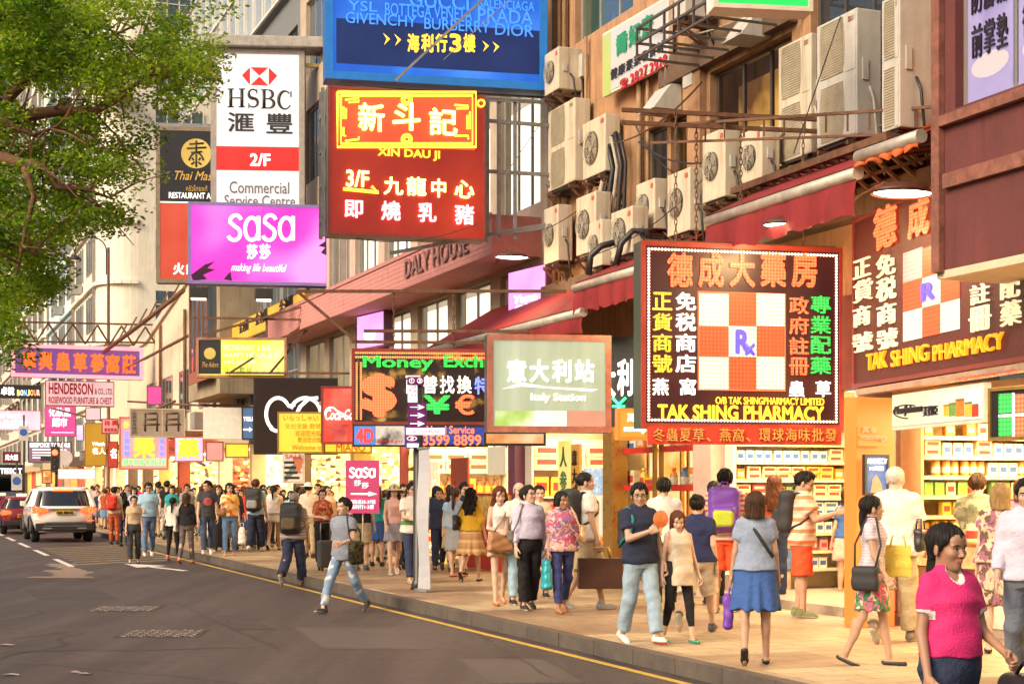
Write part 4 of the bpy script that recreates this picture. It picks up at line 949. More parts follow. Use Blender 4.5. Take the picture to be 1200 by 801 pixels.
# ================================================================ ground floor shops
SHW = lit_panel('shop wall warm', [(1, .72, .34), (1, .85, .55), (1, .95, .75)], .55, .8)
CREAMW = mat('shop cream wall', (.72, .58, .4), rough=.6, var=.1)
TILEF = mat('shop floor tile', (.5, .4, .28), rough=.25, var=.15)
TUBE = glow('lamp tube', (1, .8, .5), 14, sample=True)
SHELFM = mat('shelf white', (.75, .68, .55), rough=.4, var=.08)
GOLDF = mat('brass frame', (.5, .3, .09), rough=.3, metal=.7, var=.2)
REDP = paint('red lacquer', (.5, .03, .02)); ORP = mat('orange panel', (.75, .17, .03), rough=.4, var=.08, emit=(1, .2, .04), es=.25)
WHP = paint('white lacquer', (.72, .64, .54)); STEPM = mat('stone step', (.4, .32, .25), rough=.5, var=.25)
def area(name, loc, sx, sy, power, col, rot=(0, 0, 0)):
    l = bpy.data.lights.new(name, 'AREA'); l.shape = 'RECTANGLE'; l.size = sx; l.size_y = sy; l.energy = power * KL; l.color = col
    o = bpy.data.objects.new(name, l); COL.objects.link(o); o.location = loc; o.rotation_euler = rot; return o
def shop(name, u0, u1, label, depth=3., zt=3.0, back=CREAMW, side=CREAMW, power=120, col=(1, .78, .42), step=.12, back_emit=None):
    """A recessed shop: floor step, back and side walls, ceiling with lamp tubes."""
    e = empty(name, street_at(VF, u0, PZ), label, 'shop'); L = u1 - u0
    MB().box(-.15, depth, 0, L, 0, step).build('step', STEPM, e)
    MB().box(depth, depth + .1, 0, L, step, zt + .2).build('back_wall', back_emit or back, e)
    MB().box(.02, depth, -.06, 0, step, zt + .2).build('side_wall', side, e); MB().box(.02, depth, L, L + .06, step, zt + .2).build('side_wall', side, e)
    MB().box(.02, depth, 0, L, zt, zt + .08).build('ceiling', CREAMW, e)
    n = max(1, int(L / 1.3)); 
    for i in range(n):
        y = L * (i + .5) / n; MB().box(.5, min(depth - .5, 2.6), y - .06, y + .06, zt - .07, zt - .01).build('lamp_tube', TUBE, e)
    area('shop_light', uv(VF + depth * .4, (u0 + u1) / 2, PZ + zt - .12), max(.6, depth * .6), L * .8, power * L / 3, col, (0, 0, TH))
    return e
def pier(x0, x1, m, zt, label, v=VF - .12, dep=.5, z0=PZ):
    a, b_ = ux(x1, v), ux(x0, v); e = MB().box(0, dep, 0, b_ - a, 0, zt - z0, bv=.012).build('shop_pillar', m, mtx=street_at(v, a, z0)); return tag(e, label, 'pillar')
uP0, uP1 = ux(1000, VF), ux(832, VF)
shopA = shop('pharmacy_shop', uP0, uP1, 'pharmacy with cream wall shelves full of boxes beneath the square hanging sign', depth=2.2, zt=3.0, power=170)
uM0, uM1 = ux(812, VF), ux(717, VF)
shopB = shop('corner_display_shop', uM0, uM1, 'shop with brass framed glass cases of orange and yellow goods', depth=1.8, power=150, col=(1, .66, .3))
uI0, uI1 = ux(716, VF), ux(604, VF)
shopC = shop('narrow_clothes_shop', uI0, uI1, 'narrow shop front with yellow vertical panels and pink lit doorway', depth=2.2, power=130, col=(1, .7, .4))
uX0, uX1 = ux(603, VF), ux(478, VF)
shopD = shop('exchange_shop', uX0, uX1, 'red and gold shop with glass counters under the money exchange sign', depth=2.6, power=190, col=(1, .7, .34))
uE0, uE1 = 8.0, ux(1048, VF)
shopE = shop('milk_powder_shop', uE0, uE1, 'brightly lit pharmacy with glass shelves of tins behind a counter', depth=2.4, zt=2.75, power=230, col=(1, .72, .33))
PINKW = paint('pale pink pillar', (.62, .44, .36)); PURP = paint('purple post', (.14, .04, .09)); 
pier(812, 833, PINKW, 3.1, 'smooth pale pink shop pillar between display cases and pharmacy shelves')
pier(595, 603, PURP, 3.2, 'narrow dark purple post beside the pink poster doorway', dep=.3)
pier(706, 717, GOLDF, 3.1, 'brass clad post beside the orange shop sign', dep=.3)
o = MB().box(0, .54, 0, .25, 0, 2.7, bv=.012).build('shop_pillar', ORP, mtx=street_at(10.42, 15.2, PZ)); tag(o, 'glossy orange shop pillar carrying a blue poster', 'pillar')
# orange pillar: raised writing and the blue poster
PY = lambda x, v: ux(x, v)
def face_frame(x, y, v, yaw=-90): return street_at(v, ux(x, v), zx(x, y, v), R(yaw))      # local x runs towards the viewer along a street-facing plane
# wall bands above the shops
BAND = mat('dark shop band', (.06, .03, .025), rough=.5, var=.3)
bb_ = empty('shop_band', street_at(VF - .02, uB0, 3.05), 'dark red timber band above the pharmacy fronts', 'fascia')
MB().box(0, .3, 0, uB1 - uB0, 0, 1.2).build('panel', mat('maroon band', (.16, .025, .02), rough=.5, var=.3), bb_)
# ---- goods
BOXC = {'cream': (.75, .6, .35), 'white': (.78, .72, .62), 'yellow': (.8, .5, .06), 'orange': (.75, .24, .04), 'red': (.6, .05, .035), 'blue': (.08, .2, .42), 'teal': (.1, .42, .42), 'pink': (.75, .32, .32), 'green': (.16, .35, .08), 'brown': (.25, .1, .04)}
BOXM = {k: mat('pack ' + k, c_, rough=.4, var=.3, scale=14) for k, c_ in BOXC.items()}
LABM = [mat('pack label %d' % k, c_, rough=.4, var=.45, scale=38) for k, c_ in enumerate(((.7, .62, .5), (.5, .05, .04), (.06, .14, .4), (.08, .3, .12), (.7, .4, .04)))]
LABO = {'cream': 1, 'white': 2, 'yellow': 1, 'orange': 0, 'red': 0, 'blue': 0, 'teal': 0, 'pink': 1, 'green': 4, 'brown': 4}
def pack_mesh(kind, colr):
    k = 'pack_%s_%s' % (kind, colr)
    if k in MATS: return MATS[k]
    mb = MB()
    if kind == 'box': mb.box(-.07, .07, -.04, .04, 0, .17, bv=.004); mb.box(-.05, .05, -.0415, -.0402, .05, .12, 1)
    elif kind == 'wide': mb.box(-.12, .12, -.05, .05, 0, .1, bv=.004); mb.box(-.09, .09, -.0515, -.0502, .03, .075, 1)
    elif kind == 'tin': mb.lathe([(0, 0), (.055, 0), (.058, .01), (.058, .15), (.054, .16), (.056, .165), (.056, .185), (0, .187)], 14); mb.lathe([(.0585, .04), (.0585, .12)], 14, 1)
    else: mb.lathe([(0, 0), (.038, 0), (.04, .02), (.04, .11), (.03, .135), (.018, .145), (.018, .16), (.022, .162), (.022, .19), (0, .19)], 12); mb.lathe([(.0405, .03), (.0405, .1)], 12, 1)
    MATS[k] = mb.data('product', [BOXM[colr], LABM[LABO[colr]]]); return MATS[k]
_PN = {'box': ('medicine_box', 'carton'), 'wide': ('product_carton', 'carton'), 'tin': ('milk_powder_tin', 'tin'), 'bottle': ('bottle', 'bottle')}
NPROD = [0]
def product(M, kind, colr, where, s=1.):
    o = bpy.data.objects.new(_PN[kind][0], pack_mesh(kind, colr)); COL.objects.link(o); o.matrix_world = M @ Matrix.Scale(s, 4)
    w = {'box': 'upright', 'wide': 'flat', 'tin': 'round', 'bottle': 'slim'}[kind]
    tag(o, '%s %s %s standing on %s' % (w, colr, _PN[kind][1], where), _PN[kind][1], '%s %ss on %s' % (colr, _PN[kind][1], where)); NPROD[0] += 1; return o
def shelf_rack(M, wd, dep, ht, n, label, goods, where, m=SHELFM, rnd=1, fill=.95, gap=.02, backp=None, sc=1.):
    """Open shelves facing -y of M; rows of goods, each product an object of its own."""
    e = empty('display_shelf', M, label, 'shelf'); q = random.Random(rnd)
    for x in (0, wd - .04): MB().box(x, x + .04, 0, dep, 0, ht).build('side_panel', m, e)
    MB().box(.04, wd - .04, dep - .02, dep, 0, ht).build('back_panel', backp or m, e)
    for k in range(n):
        z = .05 + k * (ht - .1) / n; MB().box(.041, wd - .041, 0, dep - .021, z, z + .03).build('shelf', m, e)
        t = MB(); t.box(.045, wd - .045, -.006, -.001, z - .012, z + .034); t.build('price_strip', mat('price strip', (.8, .62, .4), rough=.4), e)
        x = .08; 
        while x < wd - .2:
            kind, colr = q.choice(goods[k % len(goods)]); run = q.randint(1, 3); w_ = {'box': .15, 'wide': .25, 'tin': .125, 'bottle': .09}[kind] * sc
            for r_ in range(run):
                if x + w_ > wd - .05: break
                if q.random() < fill:
                    for lv in range(2 if kind == 'wide' else 1): product(M @ Matrix.Translation((x + w_ / 2, .08 * sc + q.uniform(0, .03), z + .031 + lv * .103 * sc)) @ Matrix.Rotation(q.uniform(-.08, .08), 4, 'Z'), kind, colr, where, sc)
                x += w_ + gap * .4
            x += gap
    return e
# pharmacy shelves along the far side wall, facing down the street towards the viewer
def at_back(u1_, v, z): return street_at(v, u1_, z, R(-90))
def at_side(v, u, z): return street_at(v, u, z)
shelf_rack(at_side(VF + .12, uP1 - .5, PZ + .35), 2.0, .45, 2.5, 9, 'cream wall shelves full of medicine boxes in the pharmacy beside the pale pink pillar', [[('wide', 'cream'), ('box', 'white')], [('box', 'red'), ('box', 'white'), ('box', 'pink')], [('wide', 'cream'), ('box', 'white')], [('wide', 'white'), ('box', 'teal'), ('box', 'blue'), ('bottle', 'white')], [('wide', 'red'), ('box', 'pink'), ('wide', 'cream'), ('box', 'green'), ('bottle', 'orange')], [('wide', 'yellow'), ('wide', 'cream'), ('box', 'orange')], [('box', 'white'), ('wide', 'cream')]], 'pharmacy wall shelves', rnd=11, sc=.95)
shelf_rack(at_side(VF + .02, uE1 - .5, PZ + .75), 2.3, .4, 2.0, 8, 'warm lit glass shelves of tins and cartons behind the orange pillar', [[('box', 'cream'), ('box', 'orange')], [('tin', 'yellow'), ('box', 'red'), ('bottle', 'brown')], [('box', 'yellow'), ('wide', 'cream'), ('box', 'brown')], [('wide', 'orange'), ('box', 'cream'), ('box', 'green'), ('bottle', 'yellow')], [('tin', 'yellow'), ('tin', 'orange'), ('box', 'white')], [('wide', 'cream'), ('box', 'white')]], 'glass shelves behind the counter', m=mat('amber glass shelf', (.6, .42, .18), rough=.2, var=.1), rnd=31, sc=.95)
for u_, w_, lab, gg in ((uI1 - .3, 1.9, 'open shelf of bright folded goods in the narrow clothes shop', [[('wide', 'orange'), ('wide', 'white')], [('wide', 'pink'), ('wide', 'blue')], [('box', 'yellow'), ('wide', 'red')], [('wide', 'cream')]]), (uX1 - .4, 2.2, 'gold shop wall shelf of red and yellow gift boxes', [[('box', 'red'), ('box', 'yellow')], [('wide', 'orange')], [('bottle', 'brown'), ('box', 'yellow')], [('wide', 'red'), ('wide', 'cream')]])):
    shelf_rack(at_side(VF + .1, u_ - .3, PZ + .3), w_, .45, 2.3, 4, lab, gg, 'the ' + ('clothes shop' if 'clothes' in lab else 'gold shop') + ' shelf', rnd=int(w_ * 10), sc=2.2)
shelf_rack(at_back(uE1 - .6, VF + 1.9, PZ + .7), 4.2, .42, 2.0, 5, 'long back wall shelf of boxed goods inside the milk powder shop', [[('wide', 'cream'), ('wide', 'red')], [('wide', 'yellow'), ('tin', 'orange')], [('wide', 'orange'), ('wide', 'white')]], 'the back wall shelf', rnd=8, sc=1.9, fill=.9)
LE = uE1 - uE0; LA = uP1 - uP0
ct = empty('shop_counter', street_at(VF - .05, uE1 - 3.6, PZ + .0), 'glass topped shop counter beside the orange pillar with cartons stacked on it', 'counter')
MB().box(0, .6, 0, 3.4, .0, .12).box(.03, .57, .03, 3.37, .12, .72).build('body', paint('counter dark', (.2, .1, .05)), ct); MB().box(.0, .6, 0, 3.4, .721, .98).build('glass_case', mat('lit glass case', (.7, .5, .25), rough=.08, var=.5, scale=9), ct); MB().box(-.02, .62, -.02, 3.42, .981, 1.01).build('top', GOLDF, ct); MB().box(-.12, -.001, .1, 3.3, .1, .5).build('white_box_front', WHP, ct)
q = random.Random(77)
for i in range(13): product(street_at(VF + .02 + q.uniform(0, .2), uE1 - .35 - i * .24, PZ + 1.012, R(-90 + q.uniform(-15, 15))), q.choice(['box', 'tin', 'bottle', 'wide']), q.choice(['green', 'yellow', 'cream', 'orange', 'brown']), 'the counter top', 1.15)
# wire rack of small red packs by the entrance
rk = empty('wire_rack', street_at(VF - .55, ux(1000, VF - .55) + .05, PZ, R(-80)), 'tall wire rack of red and white packs by the pharmacy entrance', 'rack')
mb = MB()
for x in (0, .55):
    for y in (0, .4): mb.tube([(x, y, 0), (x, y, 1.55)], .012, 6)
for k in range(6):
    z = .15 + k * .26
    for a in (0, .1, .2, .3, .4): mb.tube([(0, a, z), (.55, a, z)], .006, 5)
    mb.tube([(0, 0, z + .07), (.55, 0, z + .07)], .008, 5)
mb.build('frame', mat('red wire', (.5, .06, .04), rough=.4), rk)
MB().box(.1, .38, -.03, -.015, .62, .86).build('price_card', WHP, rk)
q = random.Random(5)
for k in range(6):
    for i in range(4): product(rk.matrix_world @ Matrix.Translation((.08 + i * .13, .1, .165 + k * .26)), 'box', 'red' if (i + k) % 3 else 'pink', 'the wire rack', .95)
# display cases (shop B)
LB = uM1 - uM0
for k, (a, wd) in enumerate(((0.12, LB * .42), (LB * .52, LB * .44))):
    M = at_back(uM0 + a + wd, VF + .1, PZ + .13); e = empty('display_case', M, 'tall brass framed glass case of bright packs, %s' % ('next to the pale pink pillar' if k == 0 else 'below the small orange shop sign'), 'display case')
    mb = MB()
    for x in (0, wd - .06): mb.box(x, x + .06, 0, .06, 0, 2.85).box(x, x + .06, .5, .56, 0, 2.85)
    mb.box(.06, wd - .06, .0, .56, 2.75, 2.85).box(.06, wd - .06, 0, .56, 0, .25); mb.build('frame', GOLDF, e)
    MB().box(.06, wd - .06, .53, .55, .25, 2.75).build('back_panel', lit_panel('case back', [(1, .42, .08), (1, .7, .25), (1, .85, .5)], .9, 2.5), e)
    for j in range(4): z = .25 + j * .62; MB().box(.061, wd - .061, .03, .5, z, z + .025).build('shelf', GOLDF, e); MB().box(.07, wd - .07, .005, .02, z - .03, z + .07).build('price_strip', REDP, e)
    q = random.Random(40 + k)
    for j in range(4):
        x = .14
        while x < wd - .2: product(M @ Matrix.Translation((x, .2, .276 + j * .62)), q.choice(['box', 'bottle', 'wide', 'tin']), q.choice(['orange', 'yellow', 'red', 'cream', 'blue', 'white']), 'the brass display cases', 1.7); x += .36
# clothes shop: vertical lit panels with characters
YLW = lit_panel('yellow lit panel', [(1, .55, .06), (1, .75, .2), (1, .8, .35)], .8, .7)
def panel_on_front(name, x0, x1, y0, y1, m, label, cat, v=VF - .05, th=.05, depth_px=None):
    """A flat board lying along the shop front between two picture columns."""
    a, b_ = ux(x1, v), ux(x0, v); z0, z1 = zx((x0 + x1) / 2, y1, v), zx((x0 + x1) / 2, y0, v)
    e = empty(name, street_at(v, b_, z0, R(-90)), label, cat); MB().box(0, b_ - a, 0, th, 0, z1 - z0).build('panel', m, e); e['w'] = b_ - a; e['h'] = z1 - z0; return e
for k, (x0, x1, ch, m_, y0, y1) in enumerate(((654, 668, '人参燕窩', YLW, 516, 640), (669, 679, '意大利皮具', lit_panel('amber panel', [(.8, .35, .05), (.9, .45, .1)], .5, 1), 520, 640))):
    e = panel_on_front('vertical_sign', x0, x1, y0, y1, m_, 'tall %s vertical sign panel with dark characters on the narrow shop front' % ('bright yellow' if k == 0 else 'amber'), 'sign'); t = MB(); put_column(t, ch, e['w'] * .22, .1, e['w'] * .78, e['h'] - .08, -.006, bold=.02); t.build('lettering', mat('green ink', (.1, .3, .12), rough=.5, var=0) if k == 0 else INK, e)
MAGP = lit_panel('pink poster lit', [(1, .3, .45), (1, .6, .66), (1, .85, .85)], .8, 5, kind='vor')
e = panel_on_front('pink_poster', 604, 622, 538, 648, MAGP, 'tall pink lit poster in the doorway of the narrow shop', 'poster', v=VF + .2)
for k, (x0, x1, y0, y1, m_) in enumerate(((684, 704, 548, 580, lit_panel('pale photo', [(.9, .9, .85), (.3, .5, .7), (.95, .9, .85)], .7, 6)), (684, 705, 582, 625, lit_panel('cream notice', [(.9, .8, .6), (.95, .85, .65)], .6, 4)))):
    panel_on_front('framed_notice', x0, x1, y0, y1, m_, 'small lit notice with %s beside the brass post' % ('a blue photo' if k == 0 else 'plain cream face'), 'notice')
# exchange / gold shop details
for k, (x0, x1, y0, y1, m_, lab) in enumerate(((489, 513, 541, 575, lit_panel('photo light box', [(1, .85, .7), (.9, .45, .2), (1, .95, .85)], 1., 5), 'glowing photo light box near the banner pole'), (528, 548, 536, 650, mat('dark red door', (.28, .05, .03), rough=.3), 'dark red glazed door of the gold shop'), (571, 590, 523, 556, lit_panel('notice sheet', [(.8, .68, .45), (.85, .75, .5)], .5, 9), 'pale printed notice in the gold shop window'))):
    panel_on_front('light_box' if k == 0 else ('shop_door' if k == 1 else 'window_notice'), x0, x1, y0, y1, m_, lab, ('light box', 'door', 'notice')[k])
for k, (x0, x1) in enumerate(((512, 530), (549, 596))):
    a, b_ = ux(x1, VF - .2), ux(x0, VF - .2); e = empty('glass_counter', street_at(VF - .3, b_, PZ, R(-90)), ('red framed counter with yellow front beside the light box' if k == 0 else 'wide red counter with glass top in front of the gold shop'), 'counter'); w_ = b_ - a
    MB().box(0, w_, 0, .5, 0, 1.0).build('body', [REDP, YLW][k == 0], e); MB().box(.03, w_ - .03, .03, .47, 1.001, 1.5).build('glass_case', mat('gold case', (.75, .45, .12), rough=.1, var=.6, scale=7), e)
    mb = MB()
    for x in (0, w_ - .04): mb.box(x, x + .04, 0, .04, 1.0, 1.54).box(x, x + .04, .46, .5, 1., 1.54)
    mb.box(.04, w_ - .04, 0, .5, 1.501, 1.54); mb.build('frame', REDP, e)
# ---- shops farther along: recesses with glow painted into backs and sides, doors and goods
FAR = [(478, 420, 'deep red and gold shop front beneath the cola sign', (1, .55, .2), ['red', 'gold']), (419, 352, 'yellow fronted shop under the welcome sign', (1, .68, .25), ['yellow']), (351, 300, 'shop with notices hung across its open front', (1, .72, .3), ['cream']), (299, 262, 'tiled shop front between two signs above the crowd', (1, .7, .36), ['cream']), (261, 214, 'open shop front of stacked goods under the small medicine sign', (1, .66, .26), ['orange']), (213, 172, 'shop front glowing amber under the big pink medicine sign', (1, .66, .3), ['cream']), (171, 126, 'shop front with white lit fascia beside the bus lane', (1, .75, .45), ['white']), (125, 85, 'far shop front glowing behind the white car', (1, .72, .4), ['cream']), (84, 30, 'far row shop front with bright windows behind the taxis', (1, .7, .4), ['cream'])]
PIERS = [paint('dark red pier', (.3, .05, .035)), paint('gold pier', (.55, .36, .1)), paint('brown pier', (.1, .06, .04)), mat('beige tile', (.55, .42, .26), rough=.4, var=.15), paint('cream pier', (.6, .5, .36))]
BACKS = [lit_panel('glowing goods wall %d' % k, cols, 1.1, 6.5, kind='vor', stretch=(1, 1, 1.5)) for k, cols in enumerate(([(.9, .2, .05), (1, .6, .15), (1, .8, .4), (.12, .02, .01), (.5, .08, .03)], [(1, .7, .2), (1, .85, .45), (.9, .4, .08), (.15, .06, .02), (1, .9, .65)], [(1, .75, .4), (.9, .85, .7), (.8, .35, .1), (.1, .04, .02), (1, .65, .25)], [(1, .85, .6), (1, .7, .4), (.7, .4, .2), (1, .95, .8)]))]  # lit goods imitated by glow put into the wall colours
for k, (x0, x1, lab, col, _) in enumerate(FAR):
    a, b_ = ux(x0, VF), ux(x1, VF); L = b_ - a
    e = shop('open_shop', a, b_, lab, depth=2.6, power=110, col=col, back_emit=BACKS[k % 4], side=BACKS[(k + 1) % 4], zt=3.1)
    nb_ = max(1, int(L / 4.4)); q = random.Random(k)
    for j in range(nb_ + 1):
        y = L * j / nb_; MB().box(-.16, .3, max(0, y - .16), min(L, y + .16), .12, 3.1).build('pier', PIERS[(k + j) % 5], e)
    for j in range(nb_):
        y = L * (j + .5) / nb_; w_ = L / nb_ * .28; z_ = q.uniform(.9, 1.1)
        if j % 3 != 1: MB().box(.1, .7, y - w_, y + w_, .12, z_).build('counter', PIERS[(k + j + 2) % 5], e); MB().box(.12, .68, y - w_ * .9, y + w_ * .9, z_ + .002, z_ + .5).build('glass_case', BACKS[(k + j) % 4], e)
    MB().box(-.22, .3, 0, L, 3.12, 3.75).build('fascia', [REDP, YLW, PIERS[2], PIERS[3], ORP][k % 5], e)
    if k in (0, 1, 2, 4, 6): MB().box(-1.6, -.2, .2, L - .2, 3.7, 3.78).build('canopy', mat('canopy sheet', (.2, .12, .09), rough=.6, var=.3), e)

# ================================================================ air conditioners
BLK = mat('black hose', (.02, .02, .022), rough=.45, var=.2); GRH = mat('grey hose', (.4, .36, .3), rough=.6, var=.2)
ACW = mat('air conditioner casing', (.6, .52, .4), rough=.5, var=.14, scale=2.5, streak=.5); ACG = mat('air conditioner grey casing', (.5, .48, .44), rough=.5, var=.12, streak=.2)  # second casing colour is greyer, also used on boxes and hoods
ACD = mat('fan recess', (.1, .085, .065), rough=.7, var=.2); ACF = mat('fan blade', (.33, .29, .23), rough=.5, var=.15); GRL = mat('fan guard', (.3, .27, .22), rough=.5, var=.1)
def ac_unit(x0, yt, x1, yb, v1=VF - .08, fans=1, dep=.28, label='', m=ACW, guard='rings', u_len=None):
    """Outdoor unit whose street face starts at picture column x0 and whose far corner by the wall ends at x1."""
    vf = v1 - dep; ua = ux(x0, vf)                                           # far end of the front face
    # near end: the side face runs from (vf,ub) to (v1,ub) and its back corner falls on column x1
    ub = ux(x1, v1); L = max(.35, ua - ub)
    Yb = ub * CS + v1 * SN; zb = zx(x0, yb, vf); ztp = zx(x0, yt, vf); Hh = abs(ztp - zb)
    e = empty('ac_unit', street_at(vf, ub, zb), label, 'air conditioner', 'outdoor air conditioners on the ochre building')
    MB().box(0, dep, 0, L, .04, Hh, bv=.018).build('casing', m, e)
    mb = MB(); mb.box(.04, .1, .08, L - .08, 0, .04).box(dep - .1, dep - .04, .08, L - .08, 0, .04); mb.build('foot_rail', DARKM, e)
    fh = Hh / fans; fw = L * .72; fy = L - fw * .5 - .03
    for k in range(fans):
        zc = .04 + fh * (k + .5) - .02; r_ = min(fw, fh) * .44
        if guard == 'panel':                                                # pinched louvre openings
            mb = MB(); ol = [(fy - r_ * (.72 + .28 * abs(math.cos(t))) * math.copysign(1, math.cos(t)) * min(1, abs(math.cos(t)) * 6), zc + fh * .44 * math.sin(t)) for t in np.linspace(0, 2 * math.pi, 33)[:-1]]
            mb.add([(-.004, y, z) for y, z in ol], [tuple(range(len(ol)))]); mb.build('fan_opening', mat('louvre shade', (.36, .31, .22), rough=.6, var=.2), e)
            mb = MB()
            for i in range(22): z = zc - fh * .42 + i * fh * .84 / 21; w_ = r_ * .9; mb.box(-.012, -.005, fy - w_, fy + w_, z, z + .006)
            mb.build('grille', mat('louvre slat', (.46, .4, .3), rough=.5), e)
            MB().box(-.006, -.001, .02, L * .26, .06 + fh * k, fh * (k + 1) - .02).build('side_panel', m, e)
        else:
            mb = MB(); mb.disc((-.003, fy, zc), r_, 'x', 24); mb.build('fan_recess', ACD, e)
            mb = MB()
            for i in range(4):
                t = i * math.pi / 2 + .5; pts = [(-.02 + .015 * s, fy + math.cos(t + a) * r_ * rr, zc + math.sin(t + a) * r_ * rr) for a, rr, s in ((-.1, .2, 0), (-.35, .9, 0), (.1, .95, 1), (.45, .85, 1), (.5, .2, 1))]; mb.add(pts, [(0, 1, 2, 3, 4)]); mb.add(pts, [(4, 3, 2, 1, 0)])
            mb.disc((-.03, fy, zc), r_ * .22, 'x', 14); mb.build('fan', ACF, e)
            mb = MB()
            for rr in (.35, .55, .75, .95): mb.tube([(-.045, fy + math.cos(t) * r_ * rr, zc + math.sin(t) * r_ * rr) for t in np.linspace(0, 6.283, 21)[:-1]], .005, 4, closed=True)
            for i in range(12): t = i * math.pi / 6; mb.tube([(-.045, fy + math.cos(t) * r_ * .2, zc + math.sin(t) * r_ * .2), (-.045, fy + math.cos(t) * r_, zc + math.sin(t) * r_)], .004, 4)
            mb.build('grille', GRL, e)
    mb = MB(); mb.box(-.006, -.001, .05, L * .2, Hh - .14, Hh - .07); mb.build('name_plate', mat('name plate', (.45, .1, .07), rough=.4), e)
    MB().box(.08, .16, -.02, -.001, Hh * .45, Hh * .62).build('side_handle', ACG, e)
    # bracket below
    mb = MB(); mb.bar((-.06, .12, -.04), (dep + .1, .12, -.04), .05); mb.bar((-.06, L - .12, -.04), (dep + .1, L - .12, -.04), .05); mb.bar((-.04, .12, -.05), (dep + .06, .12, -.4), .035); mb.bar((-.04, L - .12, -.05), (dep + .06, L - .12, -.4), .035)
    mb.build('bracket', RUST, e); q_ = random.Random(int(x0)); mb = MB(); mb.tube([(dep * .5, -.01, Hh * .4), (dep * .55, -.07, Hh * .3), (dep * .7, -.09, -.1 - .2 * q_.random()), (dep + .05, -.05, -.25 - .3 * q_.random()), (dep + .07, .15, -.5)], .018, 6); mb.build('hose', BLK if int(x0) % 3 else GRH, e); return e
ac_unit(638, 65, 682, 116, dep=.45, label='boxy cream unit at the top beside the blue hanging sign', m=ACW)
ac_unit(642, 132, 692, 228, fans=2, dep=.3, label='tall twin opening cream unit beside the steel sign bars', guard='panel')
ac_unit(683, 146, 727, 214, label='cream unit with one round fan below the vegetarian shop board')
ac_unit(637, 246, 671, 313, v1=VF - .2, label='lowest unit at the end of the row above the canopy, dark round fan')
ac_unit(675, 233, 716, 303, v1=VF - .35, label='cream unit in the lower row, fan half in view below the black hoses')
ac_unit(690, 262, 724, 318, v1=VF - .75, label='small front unit with a fan catching pink light')
ac_unit(716, 250, 760, 306, v1=VF - .6, label='small unit with a dark square grille under the looping hose')
ac_unit(745, 217, 786, 278, v1=VF - .2, label='half hidden unit beside the round fan unit under the neon window')
ac_unit(782, 206, 828, 281, v1=VF - .3, label='unit with a shiny round fan directly above the square hanging sign')
ac_unit(823, 160, 870, 242, v1=VF - .25, label='large unit with spiral fan guard above the red awning')
ac_unit(868, 157, 914, 224, v1=VF - .3, label='unit with a square fan guard between the spiral fan unit and tall units')
for k, (a, b1, c1, d1, lab) in enumerate(((912, 57, 958, 196, 'narrowest of the three tall twin fan units above the awning'), (957, 32, 1033, 178, 'middle of the three tall twin fan units, broad grey side showing'), (1033, 2, 1092, 160, 'tall twin fan unit touching the maroon building'))):
    ac_unit(a, b1, c1, d1, v1=VF - .1, fans=2, dep=[.1, .36, .45][k], label=lab, guard='panel', m=ACG if k else ACW)
ac_unit(800, -70, 838, 22, v1=VF - .1, fans=1, dep=.5, label='unit on a steel cage platform at the very top of the picture', m=ACG)
# steel platform under the tall units, cage, bars, chains, hoses
fr = empty('steel_platform', street_at(VF - .75, ux(1092, VF) - .2, 5.82), 'long angle iron platform carrying the tall air conditioners', 'platform')
Lp = ux(905, VF) - ux(1092, VF); mb = MB()
mb.bar((.0, 0, 0), (.0, Lp, 0), .07, .09); mb.bar((.6, 0, 0), (.6, Lp, 0), .07, .09)
for i in range(12): y = .2 + i * Lp / 12; mb.bar((0, y, -.02), (.74, y, -.02), .045); mb.bar((.02, y, -.06), (.74, y, -.55), .04)
mb.build('frame', RUST, fr)
cg = empty('steel_cage', street_at(10.1, ux(850, 10.1), zx(810, 52, 10.5)), 'grey steel cage platform below the topmost air conditioner', 'platform'); mb = MB()
for z in (0, .22, .44): mb.bar((0, 0, z), (0, 2.6, z), .035); mb.bar((0, 0, z), (1.1, 0, z), .035); mb.bar((0, 2.6, z), (1.1, 2.6, z), .035)
for i in range(7): mb.bar((0, i * .433, 0), (0, i * .433, .46), .03); mb.bar((0, i * .433, 0), (1.15, i * .433, 0), .03)
mb.build('frame', mat('dark grey steel', (.12, .1, .09), rough=.5, metal=.4, var=.3), cg)
hz = empty('pipe_bundle', street_at(VF - .1, ux(744, VF), 5.6), 'bundle of black and grey pipes looping down the ochre wall', 'pipes')
q = random.Random(9)
for i in range(6):
    y0 = -.1 + i * .16; mb = MB(); mb.tube([(-.05, y0 + .1 * q.random(), 0), (-.12 - .03 * i, y0 + .06, .8), (-.14, y0 - .05, 1.5), (-.2, y0 + .05, 1.95 + .1 * q.random()), (-.12, y0 + .35, 2.05), (-.05, y0 + .5, 1.7)], .045 if i % 2 else .03, 8); mb.build('hose', BLK if i % 3 != 2 else GRH, hz)
for k, (pts, r_) in enumerate((([(690, 322), (692, 300), (705, 288), (720, 284)], .05), ([(722, 310), (728, 285), (742, 270), (756, 271), (762, 282)], .05))):
    mb = MB(); P_ = [W(x, y, 23.5) for x, y in pts]; c0 = P_[0].copy(); mb.tube([p - c0 for p in P_], r_, 8); tag(mb.build('black_hose', BLK, mtx=Matrix.Translation(c0)), 'thick black hose looping %s' % ('in front of the small pink lit unit' if k == 0 else 'over the square grille unit'), 'hose')

